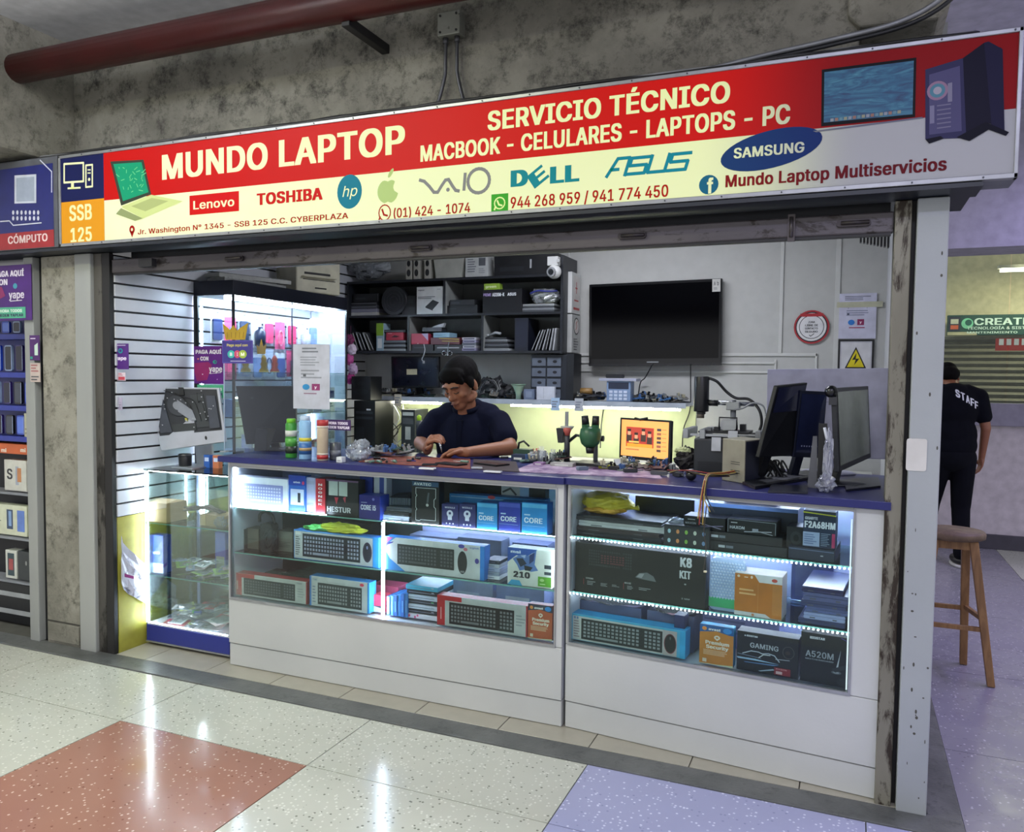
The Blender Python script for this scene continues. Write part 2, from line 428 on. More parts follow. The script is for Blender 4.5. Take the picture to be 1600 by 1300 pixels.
# ================================================================ SETTING
CONC = concrete('rough_concrete', '6a6860', '9c998e', 2.0, '3a3935', stainpos=(.36, .52))
CONC2 = concrete('pale_concrete', '716f65', '9f9c90', 3.2, '4c4a42', stainpos=(.33, .50))
SILLM = concrete('sill_concrete', '4a4d4c', '6c6e6c', 3.5, '2b2d2d', .25, .42)
POSTM = worn('post_paint', '8f9290', 'a6a8a4', '5f5f58', .42, 2.5, 0, (.66, .72), (1, 1, .35))
RUSTM = worn('rusty_track', '6f6c5e', '8c897b', '2e2418', .55, 6, .2, (.50, .58), (1, 1, .25))
PILM = worn('pillar_paint', '9a9fa1', 'a7acac', '6b6d63', .4, 2.0, 0, (.68, .72))
BARM = worn('bar_metal', '4a464a', '5f5a5d', '2c2624', .4, 5, .4, (.55, .62), (.5, 1, 1))
DARK = M('17181c', .5)
T_WHITE = terrazzo('pale_terrazzo', 'c3c5b8', 'd8dacf', '7d7f74', .5)
T_RED = terrazzo('red_terrazzo', 'a17666', 'd4b8a8', '805648', .22)
T_BLUE = terrazzo('lavender_terrazzo', 'a6a9cc', 'd8daee', '8c90b4', .30)
T_GREY = terrazzo('grey_terrazzo', '8a8894', 'c4c2ca', '6c6a76', .22, .3)

# ---- floor
fl = MB(M('55554f', .8)); fl.box(-9, -7, -.2, 4.5, 8, -.004)
floor = structure('floor', fl)
xs = [-7.76, -6.78, -5.79, -4.80, -3.815, -2.837, -1.865, -.884, .10, 1.08, 2.06, 3.04]
ys = [0, -.445, -1.43, -2.41, -3.39, -4.37]
def ftile(x0, x1, y0, y1, m):
    g = .0022; MB(m).box(x0 + g, y0 + g, -.02, x1 - g, y1 - g, 0).obj('tile', floor)
for i in range(len(xs) - 1):
    for j in range(len(ys) - 1):
        m = T_WHITE
        if i >= 7 and j < 2: m = T_BLUE
        if (i, j) in ((5, 1), (3, 2), (1, 1), (7, 3)): m = T_RED
        if i == 9 and j > 1: m = T_BLUE
        ftile(xs[i], xs[i + 1], ys[j + 1], ys[j], m)
xr = [.405, 1.258, 2.24, 3.2]; yr = [0, .72, 1.72, 2.9, 4.13, 5.28]
for i in range(3):
    for j in range(5): ftile(xr[i], xr[i + 1], yr[j], yr[j + 1], T_WHITE if (j == 4 and i == 1) or (j == 3 and i == 2) else T_GREY)
sl = MB(SILLM); sl.box(-8, 0, -.02, .405, .128, .006); sl.box(.296, .128, -.02, .405, 2.7, .006)
structure('trim_1', sl, bev=.003, label='dark worn cement sill strip along the shopfront')
CER = M('a39f90', .28, var=.05)
cer = structure('trim_2', MB(M('4b463c', .8)).box(-3.52, .128, -.02, .28, 2.5, .001), label='beige ceramic tile floor of the shop')
for i in range(10):
    x0 = -3.32 - .4 + i * .4
    for j in range(6):
        y0 = .13 + j * .4
        MB(CER).box(max(-3.52, x0) + .002, y0, 0, min(.2, x0 + .4) - .002, min(2.5, y0 + .396), .006).obj('tile', cer, bev=.001, seg=1)

# ---- concrete beams and ceilings
bm_ = MB(CONC); bm_.box(-3.985, .3, 2.55, .0, .75, 3.4); structure('trim_3', bm_, bev=.01, label='rough stained concrete beam above the shop sign')
b2 = MB(CONC2); n = 10
poly = [(-.04, 3.4), (-.04, 2.80), (0.0, 2.755), (.25, 2.745), (.285, 2.78), (.285, 3.4)]
b2.prism(poly, .26, .7); structure('trim_4', b2, bev=.01, label='paler rounded concrete beam end above the right of the sign')
b3 = MB(CONC2); b3.box(-4.7, -3.4, 2.62, -3.985, .75, 3.4); structure('trim_5', b3, bev=.02, label='concrete cross beam at the upper left')
structure('ceiling', MB(M('b4b5b6', .8)).box(-8.5, -3.4, 3.28, .285, .3, 3.45), label='flat pale grey ceiling of the corridor')
structure('ceiling_side', MB(M('a9a6b4', .8)).box(.285, -3.4, 3.28, 4.5, 6.5, 3.45), label='ceiling of the side corridor')
structure('trim_6', MB(M('a5a2b0', .75)).box(.29, 3.3, F0.at(1545, 386, 3.3)[1], 4.5, 3.7, 3.3), label='plastered beam across the side corridor')

# ---- shop shell
WALLM = M('b4b5b2', .55, var=.04)

wl = structure('wall_left', MB(M('1b1a1c', .7)).box(-3.60, .15, .728, -3.528, 2.5, 2.1).box(-3.60, .57, 2.1, -3.528, 2.5, 2.75), label='slatted display wall at the left of the shop')
SLM = M('c9ccd4', .35, var=.03)
z = .732
while z < 2.75:
    MB(SLM).box(-3.53, .15 if z < 2.03 else .57, z, -3.518, 2.5, min(2.74, z + .0615)).obj('slat', wl, bev=.002, seg=1); z += .0721
structure('wall_left_lower', MB(M('a09a3a', .6)).box(-3.60, .15, 0, -3.522, 2.5, .728), label='yellow painted lower wall at the left')
wb = structure('wall_back', MB(WALLM).box(-3.6, 2.5, 0, .3, 2.6, 2.8))
BAT = M('c2c3c0', .5, var=.03)
def bat(px0, py0, px1, py1, wd=.018, horiz=False):
    x0, z0 = F0.at(px0, py0, 2.5); x1, z1 = F0.at(px1, py1, 2.5)
    m = MB(BAT)
    if horiz: m.box(min(x0, x1), 2.49, z0 - wd / 2, max(x0, x1), 2.5, z0 + wd / 2)
    else: m.box(x0 - wd / 2, 2.49, min(z0, z1), x0 + wd / 2, 2.5, max(z0, z1))
    m.obj('batten', wb, bev=.002, seg=1)
bat(1224, 360, 1222, 552, .022); bat(1312, 355, 1312, 577, .03); bat(1276, 552, 1274, 578, .012)
bat(880, 554, 1278, 553, .02, True); bat(880, 566, 1212, 565, .014, True); bat(880, 579, 1212, 577, .014, True); bat(890, 395, 888, 440, .02)
bat(1212, 562, 1212, 600, .014)
wr = MB(M('bdbec2', .55, var=.04)); wr.box(.2, .15, 0, .29, 2.6, 2.1); wr.box(.2, .57, 2.1, .29, 2.6, 2.75); structure('wall_right', wr, label='painted side wall at the right of the shop')
structure('ceiling_shop', MB(M('aeb0b0', .8)).box(-3.6, .5, 2.75, .3, 2.6, 2.82), label='ceiling inside the shop')

# ---- posts and shutter frame
def post(name, label, segs, z1=2.105):
    t = bpy.data.objects.new(name, None); COL.objects.link(t); tag(t, label, 'post')
    for nm, x0, x1, y0, y1, m, bv in segs: MB(m).box(x0, y0, .004, x1, y1, z1).obj(nm, t, bev=bv)
    return t
post('metal_post', 'narrow grey metal post at the left edge beside the phone case display', [('column', -4.137, -4.065, .10, .2, POSTM, .004), ('joint', -4.065, -4.02, .14, .2, DARK, 0)])
pl_ = post('concrete_post', 'grey concrete post left of the shop opening, chipped at its foot', [('column', -4.02, -3.752, .115, .3, CONC2, .006), ('side_plate', -3.75, -3.635, .10, .3, POSTM, .005)])
m = MB(M('3a3833', .8)); m.box(-4.018, .1135, .125, -3.76, .116, .133); m.box(-3.766, .1135, .01, -3.758, .116, .26); m.obj('crack', pl_)
g = MB(CONC2); g.box(-4.0, .108, .02, -3.77, .1149, .12); g.obj('foot_block', pl_, bev=.004)
post('shutter_track', 'dark steel shutter track at the left side of the opening', [('rail', -3.633, -3.577, .12, .24, worn('trk', '4c4a46', '5f5c57', '25231f', .5, 3, .3, (.55, .62), (1, 1, .3)), .003), ('channel', -3.575, -3.522, .12, .145, M('1c1b1b', .5), .002)])
post('rusty_shutter_track', 'rust stained shutter track at the right side of the opening', [('rail', .130, .182, .13, .24, RUSTM, .003), ('channel', .182, .196, .16, .24, M('1d1b18', .6), .001), ])
pr_ = post('painted_steel_pillar', 'light grey scuffed steel pillar at the right of the shop', [('column', .197, .292, .11, .22, PILM, .004)])
x0, z0 = F0.at(1415, 735, .109); x1, z1 = F0.at(1449, 686, .109)
m = MB(worn('plate', 'c6c4bd', 'd5d3cc', '8c8a83', .5, 9)); m.rbox(x0, .1075, z0, x1, .1098, z1, .008); m.obj('cover_plate', pr_)
rr = random.Random(3)
m = MB(M('4b4a42', .8))
for i in range(26):
    cx = rr.uniform(.205, .285); cz = rr.choice([rr.uniform(.05, .6), rr.uniform(.05, 2.0)]); m.ell(cx, cz, rr.uniform(.001, .005), rr.uniform(.002, .008), .1096, n=7)
m.obj('paint_chips', pr_)

# ---- shutter bar
sb = bpy.data.objects.new('shutter_bar', None); COL.objects.link(sb); tag(sb, 'grey metal shutter bar with slide bolts across the top of the opening', 'shutter')
MB(BARM).box(-3.518, .13, 2.0, .127, .17, 2.072).obj('bar', sb, bev=.006)
MB(M('2a292b', .5, .3)).box(-3.51, .135, 1.992, .12, .165, 2.0).obj('lip', sb)
for px in (365, 660, 995, 1345):
    x, zz = F0.at(px, 0, .13); m = MB(M('3a3536', .4, .5)); m.rbox(x - .055, .118, 2.026, x + .055, .13, 2.05, .01); m.cyl((x - .04, .112, 2.038), (x + .05, .112, 2.038), .006); m.obj('slide_bolt', sb)
x, zz = F0.at(1237, 350, .13); m = MB(M('4a4546', .4, .5)); m.box(x - .012, .118, 1.985, x + .012, .13, 2.08); m.cyl((x, .116, 2.07), (x, .116, 2.0), .007); m.obj('hinge', sb)
x, zz = F0.at(235, 400, .13); m = MB(M('26252a', .5)); m.box(x - .05, .10, 2.02, x + .04, .13, 2.06); m.obj('hinge', sb)
hs = structure('trim_7', MB(M('1d222b', .4)).box(-4.9, .165, 2.137, .372, .56, 2.58), label='dark shutter housing under and behind the lit sign')
MB(M('1d222b', .4)).box(-4.9, .0, 2.108, .372, .165, 2.122).obj('lower_flange', hs)
m = MB(M('25272b', .5)); m.box(-3.50, .24, 2.06, .12, .30, 2.135); m.obj('roll_guard', hs)
m = MB(M('4a4b50', .5, .3))
for k in range(9):
    x, zz = F0.at(1345 + k * 5.4, 375, .45); m.box(x - .0035, .44, 2.02 - k * .003, x + .0035, .47, 2.14)
m.obj('shutter_roll', hs)

# ---- far hall
fw = MB(M('c4bdc2', .7)); fw.box(.3, 5.3, 0, 4.5, 5.4, 1.1); wf = structure('wall_far', fw, label='pale lower wall at the end of the side corridor')
MB(M('8d8a9c', .6)).box(.3, 5.24, 1.1, 4.5, 5.4, 1.3).obj('ledge', wf, bev=.006)
MB(M('45434c', .7)).box(.3, 5.27, 0, 4.5, 5.3, .13).obj('skirting', wf, bev=.004)
fx = F0.at(1577, 500, 5.3)[0]
wn = structure('window_1', MB(M('9d9aa6', .4)).box(.3, 5.30, 2.64, 4.5, 5.36, 2.72), label='tall frameless window above the far ledge')
for a, b in ((.3, fx - .004), (fx + .004, 4.5)): MB(GLASS).box(a, 5.32, 1.3, b, 5.328, 2.64).obj('pane', wn)
structure('wall_hall', MB(M('c9c09f', .8)).box(.0, 7.2, 0, 6, 7.3, 3.2), label='cream wall of the hall behind the glass')
rs = bpy.data.objects.new('roller_shutter', None); COL.objects.link(rs); tag(rs, 'closed grey roller shutter behind the far window', 'shutter')
zt = F0.at(1550, 527, 7.1)[1]; zz = 0; m1 = M('6f6c60', .5, .2)
while zz < zt - .02:
    m = MB(m1); m.add([(.4, 7.12, zz), (5, 7.12, zz), (5, 7.09, zz + .03), (.4, 7.09, zz + .03), (.4, 7.12, zz + .062), (5, 7.12, zz + .062)], [(0, 1, 2, 3), (3, 2, 5, 4)]); m.obj('slat', rs); zz += .066
x0, z0 = F0.at(1480, 524, 7.0); x1, z1 = F0.at(1640, 490, 7.0)
t = thing('shop_sign', 'dark green shop sign with pale lettering above the far roller shutter', 'sign', x0, 7.0, z0)
MB(M('17463f', .5)).box(0, 0, 0, x1 - x0, .08, z1 - z0).obj('board', t, bev=.004)
ink([('r', 0, 0, .30, .16, 'b8b08e'), ('r', .01, .2, .13, .92, '2a2a3c'), ('r', .03, .3, .11, .5, 'd0603a'), ('r', .03, .56, .11, .8, 'c8c8b4'), ('c', .20, .58, .26, '7fd0a8'), ('c', .212, .62, .15, '1f5a50'),
     ('t', 'CREATEC', .27, .5, .93, .32, 'cfe6dc', .03), ('t', 'TECNOLOGÍA & SISTEMAS', .2, .28, .93, .13, 'cfe6dc'), ('t', 'MANTENIMIENTO', .2, .08, .7, .1, 'cfe6dc')], x1 - x0, z1 - z0, 0, 0).obj('lettering', t)
x0, z0 = F0.at(1555, 548, 6.4); x1, z1 = F0.at(1610, 522, 6.4)
t = thing('red_white_banner', 'small red and white banner hanging in the far hall', 'banner', x0, 6.4, z0)
MB(M('b83028', .5)).box(0, 0, 0, x1 - x0, .01, z1 - z0 - .04).obj('cloth', t)
ink([('r', .1 + k * .22, .45, .24 + k * .22, .95, 'e8e6e6') for k in range(4)], x1 - x0, z1 - z0 - .04, 0, 0).obj('print', t)
x0, z0 = F0.at(1564, 424, 6.2)
t = thing('hall_lamp', 'lit fluorescent lamp on the hall ceiling behind the glass', 'lamp', x0, 6.2, z0)
MB(M('fff6dc', .5, emit=6)).box(0, 0, 0, .9, .07, .03).obj('tube', t); MB(M('cfcab8', .5)).box(-.02, -.01, .03, .92, .08, .06).obj('body', t)

# ---- red pipe, strut, conduit
PIPEM = worn('pipe_paint', '3e1212', '4e1818', '2b0f10', .35, 4, .1, (.66, .72))
pz = F0.at(400, 62, -.02)[1]
t = thing('red_pipe', 'dark red painted pipe running below the ceiling', 'pipe', 0, 0, 0)
m = MB(PIPEM); xa, za = F0.at(6, 112, -.02); m.cyl((xa, -.02, za), (1.2, -.02, za), .072, n=20); m.obj('pipe', t)
m = MB(PIPEM); m.cyl((xa - .05, -.02, za), (xa + .03, -.02, za), .085, n=20); m.obj('coupling', t, bev=.004)
x, zs = F0.at(603, 78, .3)
m = MB(M('17161a', .5)); m.box(x - .02, -.02, zs - .02, x + .02, .3, zs + .02); m.obj('strut', t, bev=.003)
t = thing('junction_box', 'galvanised junction box with two conduits on the concrete beam', 'junction box', 0, 0, 0)
x0, z0 = F0.at(683, 57, .24); x1, z1 = F0.at(718, 14, .24)
MB(worn('galv', '8f9188', 'a9aba2', '6d6e66', .45, 8, .5)).box(x0, .24, z0, x1, .3, z1).obj('box', t, bev=.004)
m = MB(M('3a3b3c', .5, .5))
for sx, sz in ((x0 + .015, z0 + .015), (x1 - .015, z0 + .015), (x0 + .015, z1 - .015), (x1 - .015, z1 - .015)): m.cyl((sx, .241, sz), (sx, .236, sz), .005, n=8)
m.obj('screws', t)
PM = M('55565a', .35, .6)
for s, xe in ((-1, -.25), (1, .18)):
    xx = (x0 + x1) / 2 + s * .028; dz = 2.60
    pts = smooth_path([(xx, .27, z0 + .01), (xx, .27, z0 - .10), (xx + s * .005, .27, z0 - .17), (xx + s * .05, .26, 2.66), (xx + s * .13, .2, 2.615), (xx + s * .3, .13, 2.60)])
    MB(PM).tube(pts, .0085, n=8).obj('conduit', t)
    m = MB(PM); m.cyl((xx, .27, z0 + .0), (xx, .27, z0 - .025), .0125, n=8); m.obj('conduit_nut', t)
rr = random.Random(5)
t = thing('sign_cables', 'bundle of dark cables lying along the top of the sign', 'cable', 0, 0, 0)
for k in range(4):
    pts = []; 
    for i in range(26):
        xx = -4.4 + i * .19; pts.append((xx, .05 + k * .03 + rr.uniform(-.008, .008), 2.593 + rr.uniform(0, .012) + (.012 * k)))
    MB(M(['1a1b1d', '2b2c2e', '8a8c8e', '222326'][k], .5)).tube(smooth_path(pts, 3), .006 + .002 * (k % 2)).obj('cable', t)
pts = smooth_path([(-.55, .1, 2.61), (-.3, .1, 2.64), (-.1, .09, 2.655), (.12, .08, 2.68), (.25, .07, 2.74), (.32, .1, 2.86), (.34, .16, 3.0), (.35, .2, 3.28)])
MB(M('8a8c90', .4, .4)).tube(pts, .009).obj('cable', t)
MB(M('1f2024', .5)).tube([(a + .02, b, c - .015) for a, b, c in pts], .007).obj('cable', t)

# ================================================================ SIGNS
def lit(hexc, s=1.0):
    """printed translucent sheet, lit from behind by tubes that stop before the right end"""
    k = ('lit', hexc, s)
    if k in MATS: return MATS[k]
    m, nt, b = newmat('sign_sheet_' + hexc); c = H(hexc)
    b.inputs['Base Color'].default_value = [c[0] * .42, c[1] * .42, c[2] * .44, 1]; b.inputs['Roughness'].default_value = .45; b.inputs['Specular IOR Level'].default_value = .12
    tc = nt.nodes.new('ShaderNodeTexCoord'); sep = nt.nodes.new('ShaderNodeSeparateXYZ'); nt.links.new(tc.outputs['Object'], sep.inputs[0])
    mr = nt.nodes.new('ShaderNodeMapRange'); mr.interpolation_type = 'SMOOTHSTEP'
    mr.inputs['From Min'].default_value = -.55; mr.inputs['From Max'].default_value = .02
    mr.inputs['To Min'].default_value = s; mr.inputs['To Max'].default_value = 0.0
    nt.links.new(sep.outputs[0], mr.inputs['Value']); nt.links.new(mr.outputs[0], b.inputs['Emission Strength'])
    b.inputs['Emission Color'].default_value = [c[0] * .50, c[1] * .55, c[2] * .13, 1]
    MATS[k] = m; return m
sg = thing('shop_sign', 'long lit shop sign of red and pale yellow, with white lettering, above the opening', 'sign', 0, 0, 0)
SX0 = F0.at(91, 300, 0)[0]; SX1 = F0.at(1596, 150, 0)[0]; SZ0, SZ1 = 2.126, 2.582
ALU = M('9fa1a4', .35, .6)
m = MB(ALU)
m.box(SX0, 0, SZ0, SX1, .03, SZ0 + .016); m.box(SX0, 0, SZ1 - .014, SX1, .03, SZ1); m.box(SX0, 0, SZ0, SX0 + .014, .03, SZ1); m.box(SX1 - .012, 0, SZ0, SX1, .03, SZ1)
m.obj('frame', sg, bev=.002)
m = MB(M('6d6f73', .5)); m.box(SX0, .012, SZ0 + .002, SX1, .158, SZ1 - .002); m.obj('light_box', sg)
m = MB(M('4b4d52', .4, .5))
for k in range(22):
    x = SX0 + .1 + k * .2; m.cyl((x, .001, SZ0 + .008), (x, -.003, SZ0 + .008), .003, n=6); m.cyl((x + .07, .001, SZ1 - .007), (x + .07, -.003, SZ1 - .007), .003, n=6)
m.obj('screws', sg)
def sx(px, py): return F0.at(px, py, 0)
def sheet(nm, x0, z0, x1, z1, y, h, s=1): MB(lit(h, s)).quad(x0, z0, x1, z1, y).obj(nm, sg)
xb = sx(161, 300)[0]; zr = sx(500, 276)[1] ; zr = 2.338
a0, a1, b0, b1 = SX0 + .014, SX1 - .012, SZ0 + .016, SZ1 - .014
sheet('face_panel', xb, b0, a1, b1, .006, 'f4f5f6')
m = MB(lit('c01218', 1.3)); m.quad(xb, zr, a1, b1, .0055); m.obj('red_band', sg)
zo = sx(125, 313)[1]
sheet('navy_panel', a0, zo, xb, b1, .0055, '1c2066', 1.2); sheet('orange_panel', a0, b0, xb, zo, .0055, 'e89a2c', 1.0)
# lettering
def st(s, L, R, hexc, bold=.03, shear=0, cap=None, y=.0048, nm='lettering'):
    x0, z0 = sx(*L); x1, z1 = sx(*R); c = z1 - z0 if cap is None else cap
    MB(lit(hexc)).text(s, x0, z0, x1, c, y, None, bold, shear).obj(nm, sg)
st('MUNDO LAPTOP', (252, 280), (632, 195), 'f4f4ee', .035)
st('SERVICIO TÉCNICO', (761, 203), (1141, 126), 'f4f4ee', .035)
st('MACBOOK - CELULARES - LAPTOPS - PC', (656, 252), (1235, 162), 'f4f4ee', .035)
st('SSB', (107, 345), (142, 318), 'f4f0d8', .03); st('125', (109, 378), (142, 354), 'f4f0d8', .03)
st('Jr. Washington N° 1345 - SSB 125 C.C. CYBERPLAZA', (214, 366), (543, 332), 'a8181c', .02)
st('(01) 424 - 1074', (614, 340), (734, 316), 'a8181c', .02)
st('944 268 959 / 941 774 450', (797, 325), (1044, 288), 'b0181c', .02)
st('Mundo Laptop Multiservicios', (1133, 292), (1480, 245), '8c1624', .03)
st('TOSHIBA', (400, 320), (503, 293), 'c8141c', .045)
def plate(px0, py0, px1, py1, h, y=.005):
    x0, z0 = sx(px0, py0); x1, z1 = sx(px1, py1); MB(lit(h)).quad(x0, z0, x1, z1, y).obj('logo', sg)
plate(295, 336, 372, 298, 'd4141c'); st('Lenovo', (301, 327), (365, 308), 'f6f6f0', .02, y=.0042)
x0, z0 = sx(545, 299); m = MB(lit('1478b4')); m.ell(x0, z0, .062, .072, .005, n=28); m.obj('logo', sg)
MB(lit('f6f6f0')).text('hp', x0 - .035, z0 - .02, x0 + .035, .045, .0042, None, .0, .25).obj('lettering', sg)
# apple shape
x0, z0 = sx(605, 294); ap = lit('b4c8a0'); m = MB(ap)
pts = []
for i in range(32):
    t = 2 * PI * i / 32; r = 1 + .07 * math.cos(2 * t) ; X = .047 * r * math.cos(t); Z = .054 * r * math.sin(t) - .012
    if abs(t - PI / 2) < .5: Z -= .010 * (1 - abs(t - PI / 2) / .5)
    if abs(t - 3 * PI / 2) < .4: Z += .008 * (1 - abs(t - 3 * PI / 2) / .4)
    if X > .036 and -.02 < Z < .03: X = .036 - .012 * (1 - abs(Z - .004) / .026)
    pts.append((x0 + X, z0 + Z))
m.poly(pts, .005); m.ell(x0 + .014, z0 + .062, .008, .022, .005, rot=-.6, n=12); m.obj('logo', sg)
# VAIO
V = lit('8583a8'); m = MB(V); P = lambda a, b: sx(a, b)
wpts = [P(655, 281)] + [P(a, b) for a, b in ((662, 283), (670, 291), (677, 300), (683, 300), (689, 290), (695, 281), (700, 280), (706, 290), (711, 297), (716, 298))]
m.line(wpts, .013, .005); m.line([P(724, 296), P(726, 271)], .013, .005)
c = P(747, 282); m.line([(c[0] + .047 * math.cos(2 * PI * i / 24), c[1] + .047 * math.sin(2 * PI * i / 24)) for i in range(25)], .013, .005); c = P(699, 296); m.ell(c[0], c[1], .008, .008, .005); m.obj('logo', sg)
# DELL, tilted E
D_ = lit('1084b8'); x0, z0 = sx(797, 291); x1, z1 = sx(905, 252); hgt = z1 - z0 - .012; wd = x1 - x0
m = MB(D_); m.text('D', x0, z0, x0 + wd * .26, hgt, .005, None, .06); m.text('LL', x0 + wd * .58, z0, x1, hgt, .005, None, .06)
m.T = Matrix.Translation((x0 + wd * .41, 0, z0 + hgt * .47)) @ Matrix.Rotation(-.6, 4, 'Y'); m.text('E', -wd * .13, -hgt * .45, wd * .13, hgt * .95, .005, None, .06); m.obj('logo', sg)
# ASUS
x0, z0 = sx(947, 276); x1, z1 = sx(1084, 236); h_ = z1 - z0; w_ = (x1 - x0 - h_ * .35) / 4; m = MB(lit('1484c4')); y = .005
for k, seg in enumerate(('A', 'S', 'U', 'S')):
    ox = x0 + k * w_ ; q = lambda u, v: (ox + u * w_ * .93 + v * h_ * .3, z0 + v * h_)
    L = {'A': [[(0, 0), (.35, 1), (1.0, 1), (1.0, 0)], [(.15, .38), (.55, .38)]],
         'S': [[(1, .95), (.05, .95), (.05, .52), (.95, .52), (.95, .05), (0, .05)]], 'U': [[(.05, 1), (.05, .05), (.95, .05), (.95, 1)]]}[seg]
    for pl in L: m.line([q(*p) for p in pl], h_ * .19, y)
m.obj('logo', sg)
# SAMSUNG ellipse
x0, z0 = sx(1201, 233); x1, z1 = sx(1277, 206); m = MB(lit('1c3c90')); m.ell(x0 + .005, z0, .168, .064, .005, n=36, rot=.16); m.obj('logo', sg)
st('SAMSUNG', (1146, 247), (1257, 221), 'f2f4f6', .03, y=.0042)
# round icons
x0, z0 = sx(1107, 288); m = MB(lit('1c64a8')); m.ell(x0, z0, .034, .034, .005); m.obj('logo', sg); MB(lit('f4f4f4')).text('f', x0 - .006, z0 - .03, x0 + .016, .05, .0042, None, .05).obj('lettering', sg)
x0, z0 = sx(780, 317); m = MB(lit('3ca03c')); m.quad(x0 - .036, z0 - .036, x0 + .036, z0 + .036, .005); m.obj('logo', sg)
m = MB(lit('e8f4d0')); m.line([(x0 + .022 * math.cos(2 * PI * i / 16), z0 + .022 * math.sin(2 * PI * i / 16)) for i in range(17)], .005, .0042); m.line([(x0 - .01, z0 + .01), (x0 - .003, z0 - .006), (x0 + .01, z0 - .01)], .007, .0042); m.line([(x0 - .022, z0 - .024), (x0 - .017, z0 - .012)], .007, .0042); m.obj('icon', sg)
x0, z0 = sx(600, 332); m = MB(lit('a8181c')); m.line([(x0 + .028 * math.cos(2 * PI * i / 16), z0 + .032 * math.sin(2 * PI * i / 16)) for i in range(17)], .005, .005); m.line([(x0 - .012, z0 + .014), (x0 - .004, z0 - .008), (x0 + .013, z0 - .013)], .008, .005); m.line([(x0 - .028, z0 - .03), (x0 - .022, z0 - .016)], .007, .005); m.obj('icon', sg)
x0, z0 = sx(205, 361); m = MB(lit('a8181c')); m.ell(x0, z0 + .008, .018, .02, .005, n=14); m.poly([(x0 - .015, z0), (x0, z0 - .03), (x0 + .015, z0)], .005); m.obj('icon', sg); m = MB(lit('f4f4f0')); m.ell(x0, z0 + .008, .007, .008, .0042, n=10); m.obj('icon', sg)
# white computer outline icon in the navy panel
m = MB(lit('f4f4ee')); q = lambda a, b: sx(a, b)
def ring(p, wd): m.line(p + [p[0]], wd, .0045)
ring([q(99, 256), q(129, 254), q(129, 283), q(99, 285)], .010); m.line([q(112, 287), q(112, 293)], .02, .0045); m.line([q(105, 294), q(124, 293)], .009, .0045)
ring([q(133, 258), q(143, 257), q(143, 291), q(133, 292)], .009); m.line([q(136, 265), q(140, 265)], .006, .0045); m.line([q(136, 270), q(140, 270)], .006, .0045); c = q(138, 280); m.ell(c[0], c[1], .008, .008, .0045); m.obj('icon', sg)
# pictured laptop
def pol(nm, pts, h, y): MB(lit(h)).poly([sx(*p) for p in pts], y).obj(nm, sg)
pol('picture', [(171, 252), (223, 249), (235, 303), (188, 321)], '3c4448', .0045)
pol('picture', [(176, 256), (220, 253), (231, 300), (191, 314)], '1c9c8c', .0040)
m = MB(lit('70d0b0')); rr = random.Random(2)
for k in range(26):
    cx = rr.uniform(184, 224); cy = rr.uniform(262, 300); dx = rr.uniform(-7, 7); m.line([sx(cx, cy), sx(cx + dx, cy - rr.uniform(1, 5))], .004, .0036)
m.obj('picture', sg)
pol('picture', [(188, 323), (235, 304), (284, 314), (222, 341)], 'd4dcb4', .0045); pol('picture', [(204, 322), (236, 309), (262, 314), (226, 330)], 'b4bc98', .0040)
pol('picture', [(180, 334), (188, 325), (222, 341), (210, 345)], '98a088', .0040)
# pictured monitor and computer tower
pol('picture', [(1284, 108), (1432, 89), (1430, 182), (1283, 197)], '14161c', .0045)
m, nt, b = newmat('picture_screen'); co = coords(nt, scale=(1, 1, 1))
c_ = ramp(nt, noise(nt, coords(nt, scale=(4, 1, 22)), 1.6, 6, .6, 2.5), [(.3, H('123c6c')), (.5, H('1c6890')), (.7, H('4c98b0'))]); nt.links.new(mix(nt, .35, c_, H('0a1424')), b.inputs['Base Color']); PSCR = m
MB(PSCR).poly([sx(*p) for p in ((1288, 112), (1428, 94), (1426, 178), (1287, 191))], .0040).obj('picture', sg)
m = MB(lit('d4dce4'));
for k in range(16):
    c = sx(1300 + k * 7, 187 - k * .85); m.quad(c[0] - .005, c[1] - .005, c[0] + .005, c[1] + .005, .0036, lit(['c8d0dc', 'd0a090', '90c0d0', 'd0d0b0'][k % 4]))
m.obj('picture', sg)
pol('picture', [(1270, 204), (1441, 182), (1443, 184), (1275, 206)], '9a9cb4', .0045)
pol('picture', [(1446, 108), (1505, 90), (1512, 215), (1446, 217)], '4c4a78', .0045)
pol('picture', [(1505, 90), (1538, 66), (1565, 74), (1568, 200), (1540, 190), (1510, 212)], '1e1c38', .0040)
pol('picture', [(1538, 66), (1545, 64), (1567, 76), (1570, 204), (1550, 200)], '2c2a50', .0036)
pol('picture', [(1452, 116), (1500, 102), (1503, 204), (1452, 210)], '7470a0', .0040)
pol('picture', [(1446, 217), (1470, 212), (1475, 216), (1452, 224)], '14142a', .0036); pol('picture', [(1495, 214), (1540, 190), (1577, 206), (1572, 212), (1545, 202), (1515, 220)], '14142a', .0032)
for r, h in ((.030, 'd0a8c8'), (.022, '78b8d0'), (.012, 'e8e0f0')):
    c = sx(1465, 141); m = MB(lit(h)); m.ell(c[0], c[1], r, r, .0034 - (.03 - r) * .02); m.obj('picture', sg)
pol('picture', [(1481, 130), (1488, 128), (1488, 158), (1481, 159)], 'b8b4d0', .0030)
for k in range(6): pol('picture', [(1464, 164 + k * 7), (1486, 161 + k * 7), (1486, 163 + k * 7), (1464, 166 + k * 7)], 'a8a4c4', .0030)
pol('picture', [(1453, 165), (1460, 164), (1460, 192), (1453, 193)], 'b0acd0', .0030)

